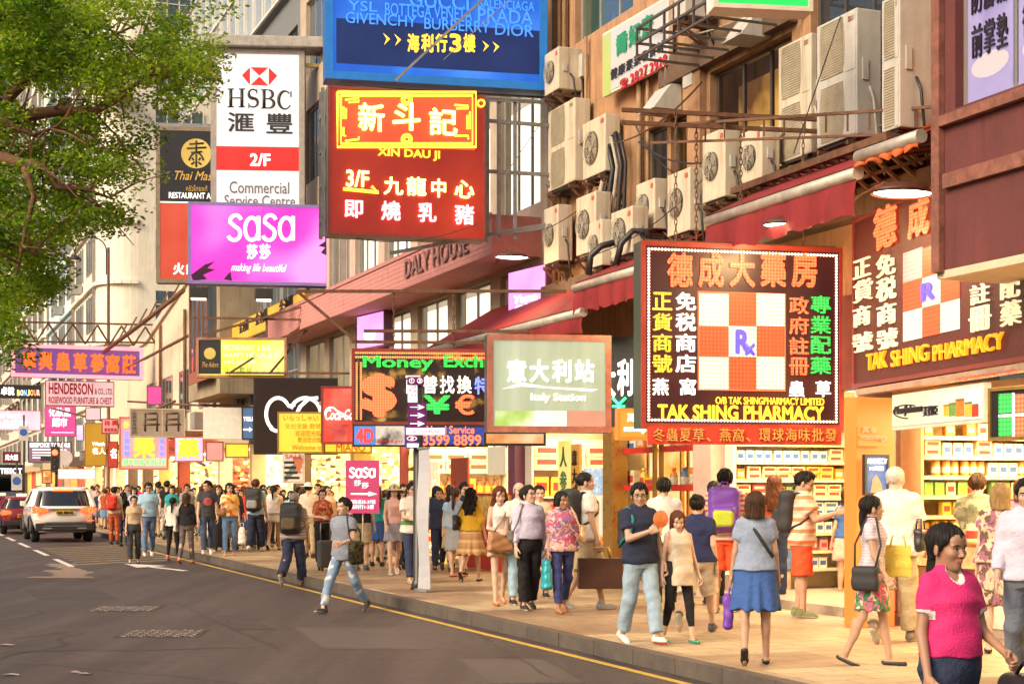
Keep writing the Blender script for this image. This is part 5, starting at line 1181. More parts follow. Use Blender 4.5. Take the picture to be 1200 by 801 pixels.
# ================================================================ awnings with their lamps
AWR = mat('red awning cloth', (.24, .016, .02), rough=.75, var=.3, scale=3, bump=.2, bscale=9, streak=.3); AWLIT = mat('awning cloth with lamplight tint', (.6, .12, .02), rough=.7, var=.25); ROLL = mat('awning roller', (.45, .4, .35), rough=.5, metal=.3, var=.3)  # second cloth: red again, the hood lamp's orange light put into its colour
def awning(x0, x1, z, label, v=9.9, val=.45, rise=.75, m=AWR, scal=.12):
    u0, u1 = ux(x1, v), ux(x0, v); e = empty('awning', street_at(v, u0, z), label, 'awning'); L = u1 - u0
    MB().tube([(0, 0, 0), (0, L, 0)], .075, 12).build('roller', ROLL, e)
    n = 24; mb = MB(); q = random.Random(int(x0)); vs = []
    for i in range(n + 1):
        y = L * i / n; sw = .03 * math.sin(i * 1.3) + q.uniform(-.015, .015)
        vs += [(-.02, y, -.04), (-.05 + sw, y, -.04 - val * .5), (-.03 + 1.6 * sw, y, -.04 - val + scal * .5 * abs(math.sin(i * .8)))]
    fs = []
    for i in range(n):
        for j in range(2): a = i * 3 + j; fs.append((a, a + 3, a + 4, a + 1))
    mb.add(vs, fs, 0, True); mb.build('valance', m, e)
    MB().add([(0, 0, .07), (0, L, .07), (VF - v, L, rise), (VF - v, 0, rise), (0, 0, .09), (0, L, .09), (VF - v, L, rise + .02), (VF - v, 0, rise + .02)], [(0, 1, 2, 3), (7, 6, 5, 4), (0, 3, 7, 4), (1, 5, 6, 2)]).build('cloth', m, e)
    mb = MB()
    for y in (.2, L * .5, L - .2): mb.bar((0.02, y, -.05), (VF - v, y, rise - .35), .04)
    mb.build('arm', RUST, e); return e
awning(830, 1006, 5.28, 'wide red awning with grey roller above the square hanging sign')
awning(1006, 1080, 5.45, 'awning end with orange lamplight painted in, tucked against the maroon building', m=AWLIT, val=.12, rise=.55)
awning(674, 752, 4.92, 'short red awning with pale roller under the air conditioners', val=.4)
awning(500, 684, 4.52, 'long thin dark red awning sloping over the money exchange sign', val=.3, rise=.9)
def hood_lamp(x, y, Y, label, yaw=20, power=160, s=1.):
    p = W(x, y, Y); e = empty('hood_lamp', Matrix.Translation(p) @ Matrix.Rotation(R(yaw), 4, 'Z') @ Matrix.Scale(s, 4), label, 'lamp'); e.scale = (s * 1.1, s * 1.1, s * .55)
    mb = MB(); n = 16; pr = [(.02, .16), (.12, .14), (.24, .05), (.3, -.06), (.29, -.06), (.22, .04), (.1, .12), (.02, .13)]
    mb.lathe(pr, n); mb.xform(Matrix.Diagonal((1, .7, 1, 1))); mb.build('shade', mat('lamp hood', (.1, .035, .025), rough=.5), e)
    MB().lathe([(0, -.05), (.24, -.045), (.27, -.03), (.2, .02), (0, .06)][::-1], 16).xform(Matrix.Diagonal((1, .7, 1, 1))).build('bulb', glow('hood lamp bulb', (1, .86, .6), 22, sample=True), e)
    MB().tube([(0, .1, .1), (.05, .35, .3), (.1, .8, .25), (.15, 1.2, .1)], .02, 6).build('arm', RUST, e)
    l = bpy.data.lights.new('hood_light', 'POINT'); l.energy = power * KL * .28; l.color = (1, .62, .28); l.shadow_soft_size = .2; o = bpy.data.objects.new('hood_light', l); COL.objects.link(o); o.location = p + Vector((0, 0, -.16)); return e
hood_lamp(922, 262, 18.6, 'glowing hood lamp under the red awning above the square sign', power=260)
hood_lamp(1058, 224, 16.6, 'glowing hood lamp above the wall mounted pharmacy board', power=260, s=1.15)
hood_lamp(770, 340, 21.5, 'hood lamp half hidden behind the top corner of the square sign', power=200)
hood_lamp(600, 300, 27, 'hood lamp under the canopy end lighting the grey steel bars', power=150)
# ================================================================ hanging signs and boards
class Sign:
    """A board standing in the street: hung at depth Y under picture point (x0,yb), running to column x1 with the given plan angle."""
    def __init__(s, name, x0, yt, yb, x1, Y, label, yaw=13, cat='sign', th=.22, face=None, rim=None, rimw=.05, side=None, group=None):
        s.x0, s.Y, s.a = x0, Y, R(yaw); s.c, s.s = math.cos(s.a), math.sin(s.a)
        p = W(x0, yb, Y); s.X0 = p.x; s.z0 = p.z; s.w = s.tx(x1); s.h = (yb - yt) / F * Y
        s.e = empty(name, Matrix.Translation(p) @ Matrix.Rotation(s.a, 4, 'Z'), label, cat, group)
        MB().box(0, s.w, .004, th, 0, s.h).build('cabinet', side or DARKM, s.e)
        if face: MB().box(rimw * .8, s.w - rimw * .8, -.006, .0035, rimw * .8, s.h - rimw * .8).build('panel', face, s.e)
        if rim:
            w, h, r = s.w, s.h, rimw
            MB().box(0, r, -.03, .003, 0, h).box(w - r, w, -.03, .003, 0, h).box(r, w - r, -.028, .003, 0, r).box(r, w - r, -.028, .003, h - r, h).build('frame', rim, s.e)
        s.n = 0
    def tx(s, x): k = (x - CX) / F; return (k * s.Y - s.X0) / (s.c - k * s.s)
    def p(s, x, y):
        t = s.tx(x); return t, CAMZ - (y - HZ) / F * (s.Y + t * s.s) - s.z0
    def rect(s, x0, y0, x1, y1):
        a, b_ = s.tx(x0), s.tx(x1); xm = (x0 + x1) / 2; return a, s.p(xm, y1)[1], b_, s.p(xm, y0)[1]
    def text(s, m, items, name='lettering', y=-.012, bold=0., shear=0.):
        t = MB(); pv = None
        for (tx, x0, y0, x1, y1) in items:
            r_ = s.rect(x0, y0, x1, y1); k = max(r_[2] - r_[0], r_[3] - r_[1])
            if pv and max(r_[0] - pv[2], pv[0] - r_[2], r_[1] - pv[3], pv[1] - r_[3]) > .3 * min(k, pv[4]): t.build(name, m, s.e); t = MB()
            put_text(t, tx, *r_, y, 0, bold, 0, shear); pv = (*r_, k)
        return t.build(name, m, s.e)
    def row(s, m, chars, x0, y0, x1, y1, bold=.02, y=-.012, name='lettering', fill=.86):
        w = (x1 - x0) / len(chars); return s.text(m, [(c_, x0 + (i + .5 - fill / 2) * w, y0 + (y1 - y0) * .7 * (c_ in '、·'), x0 + (i + .5 + fill / 2 - .5 * (c_ in '、·')) * w, y1) for i, c_ in enumerate(chars)], name, y, bold)
    def col(s, m, chars, x0, y0, x1, y1, bold=.02, y=-.012, name='lettering'):
        h = (y1 - y0) / len(chars); return s.text(m, [(c_, x0, y0 + (i + .06) * h, x1, y0 + (i + .94) * h) for i, c_ in enumerate(chars)], name, y, bold)
    def patch(s, name, m, x0, y0, x1, y1, y=-.009, th=.003):
        a, z0, b_, z1 = s.rect(x0, y0, x1, y1); return MB().box(a, b_, y, y + th, z0, z1).build(name, m, s.e)
    def poly(s, name, m, pts, y=-.012, th=.003):
        return fixn(MB().prism([s.p(*q) for q in pts], y, y + th).build(name, m, s.e))
    def line(s, name, m, paths, r=.02, y=-.03, closed=False, flat=None):
        mb = MB()
        for pts in paths:
            mb.tube([(s.p(*q)[0], 0, s.p(*q)[1]) for q in pts], r if not isinstance(r, list) else r, 6, closed=closed)
        mb.xform(Matrix.Translation((0, y, 0)) @ Matrix.Diagonal((1, flat or 1, 1, 1))); return mb.build(name, m, s.e)
    def bracket(s, pts, w=.06, m=None, name='bracket'):
        mb = MB()
        for a, b_ in pts: mb.bar(a, b_, w)
        return mb.build(name, m or STEEL, s.e)
def arc(cx, cy, rx, ry, a0, a1, n=12): return [(cx + rx * math.cos(R(t)), cy + ry * math.sin(R(t))) for t in np.linspace(a0, a1, n)]
flat_ = lambda n, c_, es=0., **k: (lit_panel(n, [c_, tuple(min(1, q * 1.12 + .01) for q in c_)], es, 1.2) if es else mat(n, c_, rough=.4, var=k.get('var', .08), scale=3))
WLET = glow('lit white letters', (1, .97, .92), 1.6); BLKL = mat('black letters', (.02, .018, .02), rough=.5, var=0); REDL = mat('red letters', (.62, .02, .03), rough=.4, var=0); GOLDL = mat('gold letters', (.8, .5, .12), rough=.35, metal=.4, var=.1); YELL = glow('lit yellow letters', (1, .62, .05), 1.8); PALEL = glow('white letters', (.95, .9, .86), 2)  # glow put into PALEL keeps plain white print and plates bright

# ---- the square pharmacy sign
s = Sign('hanging_sign', 751, 282, 501, 988, 19.2, 'big square dark sign with red and white checkerboard and lamp border over the pharmacy', 13, th=.3, face=lit_panel('dark sign face', [(.05, .012, .02), (.1, .02, .025), (.16, .05, .03)], .25, .9), rim=mat('red sign rim', (.45, .07, .05), rough=.35, metal=.3, var=.2), rimw=.06, side=mat('sign side', (.05, .07, .045), rough=.4, var=.2))
LR = led('LED red', (1, .11, .03), 7, .042); LW = led('LED white', (1, .86, .7), 3.2, .042, (.5, .42, .36)); LG = led('LED green', (.01, .9, .1), 3, .042); LY = led('LED amber', (1, .55, .03), 5, .042)
s.row(LR, '德成大藥房', 778, 296, 960, 337, .035, fill=.84)
s.col(LY, '正貨商號', 764, 341, 787, 438, .022); s.col(WLET, '免税商店', 791, 341, 815, 438, .022); s.text(WLET, [('燕', 764, 443, 783, 463), ('窩', 796, 443, 815, 463), ('蟲', 924, 446, 942, 465), ('草', 955, 446, 973, 465)], bold=.02)
s.col(LR, '政府註冊', 924, 346, 947, 441, .022); s.col(LG, '專業配藥', 949, 345, 973, 440, .022)
xs, ys = (819, 853.5, 886, 919), (344, 382, 418, 456)
for j in range(3):
    for i in range(3):
        if (i + j) % 2: s.patch('red_square', led('LED red square', (1, .07, .015), 3.2, .05, (.5, .06, .03), r=.3), xs[i], ys[j], xs[i + 1], ys[j + 1], -.014)
        else: s.patch('white_square', led('LED white square', (1, .84, .66), 2.3, .05, (.45, .36, .3), r=.3), xs[i], ys[j], xs[i + 1], ys[j + 1], -.014)
BLUEL = mat('navy lamp letters', (.06, .05, .3), rough=.4, var=0, emit=(.1, .08, .6), es=.6)
s.text(BLUEL, [('R', 861, 386, 878, 415)], bold=.045, y=-.02); s.line('lettering', BLUEL, [[(873, 403), (883, 416)], [(883, 403), (873, 416)]], .022, -.022)
s.text(YELL, [('O/B TAK SHINGPHARMACY LIMITED', 838, 465.5, 965, 474)], bold=.012); s.text(YELL, [('TAK SHING PHARMACY', 770, 474.5, 965, 492)], bold=.035)
s.patch('checker_outline', LR, 817.5, 342.5, 920.5, 457.5, -.0105)
mb = MB(); n1, n2 = 58, 54
for i in range(n1 + 1):
    for z in (.1, s.h - .1): x = .1 + (s.w - .2) * i / n1; mb.lathe([(0, -.022), (.013, -.016), (.017, 0)], 6, c=(x, -.012, z), axis='y')
for i in range(1, n2):
    for x in (.1, s.w - .1): z = .1 + (s.h - .2) * i / n2; mb.lathe([(0, -.022), (.013, -.016), (.017, 0)], 6, c=(x, -.012, z), axis='y')
mb.build('lamp_border', glow('border lamps', (1, .6, .4), 7), s.e)
for x in (.5, s.w - .5):
    mb = MB(); z = s.h
    for i in range(22): mb.tube([(x + .018 * math.cos(t) * (i % 2), .12 + .018 * math.cos(t) * ((i + 1) % 2), z + .05 + i * .075 + .05 * math.sin(t)) for t in np.linspace(0, 6.28, 8)[:-1]], .007, 4, closed=True)
    mb.build('chain', RUST, s.e)
s.bracket([((.1, .15, s.h + .02), (s.w + .9, .15, s.h + .02)), ((-.2, .15, s.h + 1.66), (s.w + 2.2, .15, s.h + 1.7)), ((-.2, .15, s.h + 1.5), (s.w + 2.2, .15, s.h + 1.55))], .05, RUST)
bn = Sign('cloth_banner', 759, 499, 520, 986, 19.15, 'red cloth banner with gold writing hanging below the square pharmacy sign', 13, 'banner', th=.012, side=mat('red banner cloth', (.6, .05, .025), rough=.7, var=.15))
bn.row(mat('banner gold', (.85, .4, .1), rough=.5, var=0), '冬蟲夏草、燕窩、環球海味批發', 764, 501.5, 981, 517, .008, -.004)

# ---- the wall mounted pharmacy board, seen at a slant
s = Sign('wall_sign', 1001, 258, 455, 1215, 19.3, 'slanted wall board of raised gold pharmacy letters partly hidden by the maroon building', -79.6, th=.2, face=mat('perforated maroon', (.085, .02, .022), rough=.5, var=.3, scale=30, bump=.3, bscale=60), rim=mat('maroon rim', (.2, .04, .04), rough=.4), side=DARKM)
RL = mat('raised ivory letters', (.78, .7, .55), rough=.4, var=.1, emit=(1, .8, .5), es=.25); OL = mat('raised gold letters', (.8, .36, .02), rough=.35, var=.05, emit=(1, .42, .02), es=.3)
cv = lambda a, b_, c_, d_: (980 + a / 2.668, 220 + b_ / 2.668, 980 + c_ / 2.668, 220 + d_ / 2.668)
s.text(LR, [('德', *cv(126, 55, 198, 190)), ('成', *cv(234, 22, 300, 155)), ('大', *cv(345, -20, 410, 110))], bold=.03, y=-.03)
def raised(m, items, bold, d=.012):
    for k in range(2): s.text(m, items, 'raised_lettering', -.012 - d * k, bold)
raised(RL, [(c_, *cv(*q)) for c_, q in zip('免税商號正貨商號註冊配藥', [(133, 207, 190, 275), (133, 280, 192, 352), (135, 360, 192, 428), (135, 440, 197, 503), (61, 222, 113, 280), (61, 287, 119, 355), (61, 368, 112, 432), (59, 452, 119, 512), (428, 300, 485, 362), (424, 370, 490, 447), (522, 270, 580, 345), (522, 352, 585, 430)])], .006)
t0 = s.tx(1044); t1 = s.tx(1135); 
for k, (ch, a, b_) in enumerate((('TAK', 103, 165), ('SHING', 180, 296), ('PHARMACY', 312, 530))):
    za = 560 - (a + b_) / 2 * .15; raised(OL, [(ch, *cv(a, za - 26, b_, za + 26))], .004, .015)
cx_ = [1059.5, 1082, 1103.5, 1126]
for j in range(3):
    for i in range(3):
        xa, xb = cx_[i], cx_[i + 1]; xm = (xa + xb) / 2; sh = lambda yy: yy - (xm - 1059) * .24
        y0_ = 296 + j * 35
        m_ = MATS['LED red square'] if (i + j) % 2 else (MATS['LED white square'] if j else led('LED pink square', (1, .3, .32), 2.4, .05, (.6, .3, .3), r=.3))
        s.patch('red_square' if (i + j) % 2 else 'white_square', m_, xa, sh(y0_), xb, sh(y0_ + 35), -.014)
s.text(BLUEL, [('R', 1083, 330, 1100, 352)], bold=.05, y=-.03)
low = Sign('shop_fascia', 1003, 456, 463, 1215, 19.1, 'slim steel edged fascia strip with small red writing under the wall board', -79.6, th=.14, side=mat('steel fascia', (.45, .36, .28), rough=.35, metal=.4, var=.3))
low.text(REDL, [('O/B TAK SHING PHARMACY LIMITED', 1120, 437, 1192, 443)], y=-.004)
# advertising panel of milk powder
s = Sign('advertising_panel', 1045, 463, 504, 1153, 17.2, 'pale yellow and blue panel picturing milk powder tins below the wall board', -79.6, 'panel', th=.08, face=lit_panel('pale ad', [(.9, .8, .35), (.95, .9, .6), (.75, .85, .8)], .7, .8), side=WHP)
s.text(mat('navy ink', (.05, .04, .06), rough=.5, var=0), [('MeadJohnson', 1050, 474, 1083, 487)], bold=.01, shear=.3); s.text(INK, [('美贊臣', 1084, 475, 1101, 487)], bold=.01)
s.line('swoosh', INK, [arc(1065, 482, 17, 8, 90, 300)], .008, -.012)
for k, (x, y, r_, cl) in enumerate(((1110, 481, 3.2, 'yellow'), (1117, 480, 3.8, 'green'), (1126, 478, 5, 'orange'), (1136, 480, 4.2, 'yellow'), (1144, 481, 3.6, 'red'))):
    s.patch('tin_picture', BOXM[cl], x - r_, y - r_ * 1.9, x + r_, y + r_ * 1.9, -.012); s.patch('tin_picture', GOLDF, x - r_, y - r_ * 2.2, x + r_, y - r_ * 1.7, -.014)
# green and red cross LED sign
s = Sign('cross_sign', 1160, 455, 516, 1212, 14.6, 'small LED sign with green panels and white cross by the milk powder panel', -60, th=.2, face=mat('black sign face', (.02, .02, .02), rough=.3), side=mat('brass side', (.45, .28, .12), rough=.35, metal=.5), rim=GOLDF, rimw=.03)
for (a, b_, c_, d_, m_) in ((1171, 461, 1187, 484, LG), (1171, 488, 1187, 511, LG), (1190, 461, 1210, 484, LR), (1190, 488, 1210, 511, LR)): s.patch('lamp_panel', m_, a, b_, c_, d_, -.01)
s.patch('white_cross', WLET, 1187.3, 460, 1189.7, 512, -.012); s.patch('white_cross', WLET, 1171, 484.5, 1212, 487.5, -.013)
# orange pillar writing and blue poster
s = Sign('blue_poster', 1012, 532, 580, 1041, 17.75, 'blue poster with white capital letters fixed on the orange pillar', 21.8, 'poster', th=.03, face=lit_panel('blue poster', [(.03, .1, .42), (.06, .2, .6), (.25, .4, .7)], .5, 3), side=DARKM, rim=DARKM, rimw=.03)
s.text(PALEL, [('ANNECY', 1015, 537, 1038, 543), ('14天慕', 1018, 546, 1034, 551)], bold=.005)
s.poly('figure_print', mat('print skin', (.5, .28, .2), rough=.5), [(1019, 578), (1034, 578), (1032, 566), (1029, 560), (1026, 556), (1022, 561), (1021, 568)])
s = Sign('pillar_lettering_board', 1006, 499, 522, 1041, 17.85, 'faint pale shop lettering on the upper orange pillar', 21.8, th=.02, side=ORP); s.text(mat('pale orange letters', (.9, .5, .3), rough=.4, var=0), [('萬寧', 1010, 500, 1026, 507), ('mannings', 1008, 509, 1038, 517)], bold=.004, y=-.004)
s = Sign('hanging_sign', 724, 478, 515, 759, 22.0, 'small glowing orange sign with white lettering beside the square sign', 8, th=.2, face=lit_panel('orange sign face', [(1, .2, .02), (1, .28, .04)], 1.3, 1), side=ORP)
s.text(WLET, [('萬寧', 735, 484, 752, 494), ('mannings', 731, 498, 757, 508)], bold=.012)

# ---- Italian station sign
s = Sign('hanging_sign', 571, 391, 506, 716, 22.5, 'pale green lit sign with white characters in a worn pink frame', 8, th=.35, face=lit_panel('sage sign face', [(.42, .5, .34), (.5, .57, .4), (.6, .65, .48)], .62, 1.3, stretch=(3, 1, .2)), rim=mat('worn pink rim', (.5, .2, .14), rough=.4, metal=.3, var=.35), rimw=.09, side=mat('sign side dark', (.05, .045, .04), rough=.5))
s.row(WLET, '意大利站', 592, 421, 698, 448, .03); s.text(WLET, [('Italy Station', 622, 460.5, 686, 472)], bold=.015)
s.poly('swoosh', WLET, [(588, 455.5), (612, 448), (640, 453), (701, 456), (693, 458.5), (640, 454.5), (612, 452.5)])
s.patch('green_band', lit_panel('grass photo', [(.3, .5, .05), (.5, .7, .2), (.85, .9, .7)], .7, 2.5), 580, 481, 626, 501, -.011); s.patch('pale_band', lit_panel('pale photo band', [(.9, .8, .55), (1, .95, .85)], .8, 2.5), 626.2, 481, 664, 501, -.011); s.patch('pink_band', lit_panel('pink photo band', [(.8, .4, .25), (.7, .35, .25)], .55, 2), 664.2, 481, 708, 501, -.011)
s = Sign('fascia_sign', 715, 395, 500, 771, 24.6, 'black fascia with large white characters partly behind the square sign', -30, 'sign', th=.1, face=mat('black fascia face', (.02, .02, .022), rough=.3, var=.2), side=DARKM)
s.text(WLET, [('大', 700, 424, 722, 466), ('利', 724, 420, 742, 464), ('站', 746, 414, 764, 462)], bold=.03); s.line('lettering', NEOG, [[(719, 466), (726, 474)], [(734, 466), (726, 474)], [(726, 474), (726, 482)], [(719, 476), (733, 476)]], .02)

# ---- money exchange
s = Sign('hanging_sign', 412, 408, 497, 592, 25.5, 'dark money exchange sign with green letters and orange dollar symbol', 5, th=.25, face=lit_panel('dark currency face', [(.04, .02, .015), (.09, .05, .02), (.5, .28, .06), (.8, .55, .2)], .35, 3.2, contrast=(.5, .72), detail=4), rim=mat('red lamp rim', (.3, .05, .03), rough=.4), rimw=.05, side=DARKM)
s.text(led('LED green bold', (.01, .9, .08), 3, .05), [('Money', 425, 417, 508, 435), ('Exchange', 520, 416, 612, 435)], bold=.03)
s.text(LR, [('$', 423, 437, 465, 489)], bold=.06, y=-.016); s.row(WLET, '兩替找換', 474, 440, 554, 461, .02, -.017); s.text(glow('blue lamp letters', (.15, .2, 1), 3), [('特', 556, 441, 575, 462)], bold=.02, y=-.017)
s.text(LG, [('¥', 496, 463, 528, 485)], bold=.03, y=-.017); s.text(LR, [('€', 533, 462, 556, 486), ('£', 481, 463, 494, 486)], bold=.02, y=-.017)
mb = MB()
for i in range(64):
    for z in (s.h - .09, s.h - .16): mb.box(.06 + i * (s.w - .12) / 64, .085 + i * (s.w - .12) / 64, -.016, -.01, z, z + .035)
for i in range(26):
    for x in (.07, .14): mb.box(x, x + .03, -.016, -.01, .08 + i * (s.h - .3) / 26, .105 + i * (s.h - .3) / 26)
mb.build('lamp_border', glow('red border lamps', (1, .16, .05), 5), s.e)
for x in (.7, 1.7): 
    mb = MB()
    for i in range(14): mb.tube([(x + .016 * math.cos(t) * (i % 2), .1 + .016 * math.cos(t) * ((i + 1) % 2), s.h + .04 + i * .07 + .05 * math.sin(t)) for t in np.linspace(0, 6.28, 8)[:-1]], .007, 4, closed=True)
    mb.build('chain', RUST, s.e)
s.bracket([((-.9, .1, s.h + .95), (3.6, .1, s.h + 1.0)), ((-.9, .1, s.h + .95), (.1, .1, s.h + .1)), ((.2, .1, s.h + .3), (3.4, .1, s.h + .32)), ((0, .1, s.h + .12), (3, .1, s.h + .12))], .05, RUST)
s = Sign('strip_sign', 413, 497, 523, 572, 25.3, 'blue and red strip sign with phone number under the money exchange sign', 5, th=.15, face=lit_panel('royal blue strip', [(.04, .06, .32), (.06, .1, .45)], .7, 2), side=DARKM)
s.patch('red_tab', lit_panel('blue tab', [(.1, .25, .7), (.12, .3, .75)], .8, 1), 415, 499, 439.5, 521, -.009); s.text(glow('red bold', (1, .06, .05), 1.4), [('4D', 417, 501, 438, 519)], bold=.05); s.patch('photo_print', lit_panel('pale portrait print', [(.75, .55, .45), (.85, .75, .65), (.08, .05, .05)], .6, 3.), 440, 499, 474, 521, -.01)
s.text(REDL, [('Beer & girl', 442, 514, 472, 520)], y=-.014, bold=.01, shear=.3); s.text(glow('orange red letters', (1, .25, .1), 1.4), [('Hotel Service', 500, 498.5, 556, 508), ('3599 8899', 495, 509, 564, 522)], bold=.025)
s = Sign('strip_sign', 567, 505, 522, 640, 24.5, 'orange marbled strip board under the pale green sign', 6, th=.1, face=lit_panel('marble orange', [(.5, .15, .05), (.85, .4, .15), (1, .7, .4)], .6, 2.2, detail=6), side=DARKM)

# ---- big red neon restaurant sign
s = Sign('neon_restaurant_sign', 384, 100, 275, 569, 26.5, 'tall red sign with glowing yellow and pink neon characters', 14, th=.4, face=lit_panel('deep red face', [(.32, .025, .015), (.42, .035, .02), (.55, .05, .02)], .6, .7), side=mat('steel side grey', (.2, .19, .19), rough=.5, var=.2), rim=mat('brown red rim', (.22, .06, .05), rough=.5), rimw=.04)
NY = glow('neon yellow', (1, .5, .03), 6, sample=True); NY2 = glow('neon pale yellow', (1, .72, .2), 7, sample=True); NPK = glow('neon pink', (1, .3, .32), 5, sample=True)
s.patch('red_inset', lit_panel('glowing red inset', [(1, .05, .02), (1, .09, .03)], 1.4, 1), 396, 110, 556, 172, -.012)
def rect_l(a, b_, c_, d_): return [(a, b_), (c_, b_), (c_, d_), (a, d_), (a, b_)]
s.line('neon_frame', NY, [rect_l(395, 109, 557, 173), rect_l(399, 113, 553, 169)], .022, -.05)
s.line('neon_ornament', NY, [[(404, 118), (420, 116), (420, 120), (408, 121)], [(402, 126), (402, 140), (405, 140), (405, 128)], [(532, 124), (548, 125), (548, 128), (534, 128)], [(550, 132), (550, 152), (547, 152), (547, 136)], [(402, 150), (402, 160), (405, 160)], [(404, 166), (420, 164), (420, 161)], [(532, 160), (548, 160), (548, 164)], arc(476, 118, 6, 6, 0, 360), arc(476, 118, 3, 3, 0, 360), arc(476, 164, 6, 6, 0, 360), arc(476, 164, 3, 3, 0, 360), arc(563, 122, 4, 4, 0, 360)], .017, -.055)
for k in range(2): s.text([NY, NY2][k], [('新', 419, 122, 450, 155), ('斗', 459, 121, 492, 154), ('記', 502, 128, 535, 160)], 'neon_lettering', -.05 - .02 * k, [.034, .014][k])
s.text(YELL, [('XIN DAU JI', 442, 175.5, 515, 188)], bold=.035, y=-.05); s.text(NY2, [('3/F', 405, 200, 432, 220), ('九', 449, 208, 472, 229), ('龍', 476, 208, 499, 230), ('中', 505, 210, 522, 232), ('心', 532, 212, 555, 233)], 'neon_lettering', -.05, .022, 0)
s.line('neon_underline', NY, [[(402, 222), (443, 226), (435, 219)]], .03, -.05); s.text(NPK, [('即', 403, 235, 425, 256), ('燒', 446, 236, 469, 259), ('乳', 489, 238, 511, 261), ('豬', 532, 240, 555, 264)], 'neon_lettering', -.05, .03)
w_, h_ = s.w, s.h
s.bracket([((-.06, .2, 0), (-.06, .2, h_)), ((-.06, .5, 0), (-.06, .5, h_)), ((w_ + .08, .2, -.0), (w_ + .08, .2, h_)), ((w_ * .2, .2, h_ + .03), (w_ + 2.2, .2, h_ - .02)), ((w_ + .1, .2, h_ - .02), (w_ + 2.4, .2, h_ + .02)), ((w_ + .1, .2, .15), (w_ + 2.2, .2, .5)), ((w_ * .4, .2, -.25), (w_ + 2.2, .2, .6)), ((w_ + .1, .25, h_ * .5), (w_ + 2.1, .3, h_ * .5)), ((w_ + .1, .25, h_ * .85), (w_ + 2.1, .3, h_ * .84)), ((w_ + 1.2, .25, h_ * .42), (w_ + 2.0, .3, h_ * .8)), ((w_ + 1.2, .25, .1), (w_ + 2.0, .3, h_ * .45)), ((w_ + .3, .25, .1), (w_ + .3, .25, h_)), ((w_ + .6, .25, .1), (w_ + .6, .25, h_))] + [((-.06, .2, z), (-.06, .5, z)) for z in (.3, .9, 1.5, 2.1)], .06)
# ---- blue sign on top
s = Sign('hanging_sign', 381, -70, 92, 641, 27, 'huge blue sign with dark lower band and gold arrows at the top', 12, th=.45, face=lit_panel('blue sign face', [(.01, .08, .5), (.015, .13, .66), (.06, .26, .92)], .8, .6), side=paint('blue side', (.02, .12, .45)), rim=paint('bright blue rim', (.02, .22, .75)), rimw=.14)
s.patch('dark_band', lit_panel('navy band', [(.01, .03, .16), (.02, .05, .22)], .4, 1), 394, 29, 634, 81, -.009)
PBL = glow('pale blue letters', (.06, .3, .9), .9)
s.text(PBL, [('GUCCI', 480, -8, 549, 11), ('BALENCIAGA', 560, 1, 626, 12), ('YSL', 408, 2, 442, 14), ('BOTTEGA VENETA', 451, 7, 553, 22), ('PRADA', 560, 12, 624, 28), ('GIVENCHY', 405, 17, 488, 30), ('BURBERRY', 497, 24, 574, 37), ('DIOR', 580, 29, 625, 43)], bold=.006, y=-.014)
s.row(YELL, '海利行3樓', 476, 40, 558, 62, .035, -.016); s.poly('arrow', YELL, [(449, 39), (457, 46), (450, 53), (453, 46)]); s.poly('arrow', YELL, [(462, 40), (470, 47), (463, 54), (466, 47)]); s.poly('arrow', YELL, [(565, 48), (573, 54), (566, 61), (569, 54)]); s.poly('arrow', YELL, [(577, 49), (585, 55), (578, 62), (581, 55)])
s.bracket([((.3, .3, -.05), (s.w + .6, .3, -.05)), ((1.2, -.3, -.05), (2.9, -.4, 1.6))], .04)
# ---- tall bank sign
s = Sign('bank_sign', 247, 56, 262, 357, 44, 'tall white bank sign with red hexagon mark and red band', 4, th=.5, face=lit_panel('white sign face', [(.84, .75, .73), (.95, .89, .87)], .8, .5), side=mat('bronze side', (.3, .22, .15), rough=.4, metal=.5), rim=mat('grey bronze rim', (.42, .36, .31), rough=.4, metal=.4, var=.2), rimw=.16)
RB = lit_panel('red band face', [(.9, .02, .02), (1, .04, .03)], .6, 1)
s.patch('red_band', RB, 252.5, 172, 354, 200, -.01)
for t_ in ([(283.5, 88.5), (293, 79), (293, 100)], [(325, 89), (315, 79.5), (315, 100.5)], [(293.5, 79), (314.5, 79.5), (304, 89)], [(293.5, 100), (314.5, 100.5), (304, 90)]): s.poly('hexagon_mark', RB, t_)
# serif capitals drawn with thick and thin strokes
mb = MB(); 
def st(pts, r_): mb.tube([(s.p(*q)[0], 0, s.p(*q)[1]) for q in pts], [q * .026 for q in r_] if isinstance(r_, list) else r_ * .026, 6)
for x in (270.5, 283.5): st([(x, 104.5), (x, 125.5)], 2); st([(x - 3.6, 104.6), (x + 3.6, 104.6)], .8); st([(x - 3.6, 125.4), (x + 3.6, 125.4)], .8)
st([(270, 115), (284, 115)], .8)
st(arc(296.5, 110, 5, 5, -30, -180, 8) + arc(297, 110.5, 5.5, 5, 180, 90, 5)[1:] + arc(296.5, 120.5, 5.6, 5.2, -90, 150, 10), [.7, 1, 1, 1, 1, 1.2, 1.5, 1.6] + [2, 2, 2.1, 2] + [2, 2, 2, 1.8, 1.6, 1.3, 1, 1, .9, .8]); st([(301, 105), (301, 110)], .7); st([(291.6, 121), (291.6, 127)], .7)
st([(309.5, 105.5), (309.5, 126.8)], 2); st([(306, 105.5), (314, 105.5)], .8); st([(306, 126.8), (315, 126.8)], .8); st([(310, 116), (315, 116)], .8); st(arc(314.5, 110.7, 5, 5, -90, 90, 9), [.8, 1.2, 1.6, 1.9, 2, 1.9, 1.6, 1.2, .8]); st(arc(315, 121.5, 6, 5.4, -90, 90, 9), [.8, 1.2, 1.6, 2, 2.1, 2, 1.6, 1.2, .8])
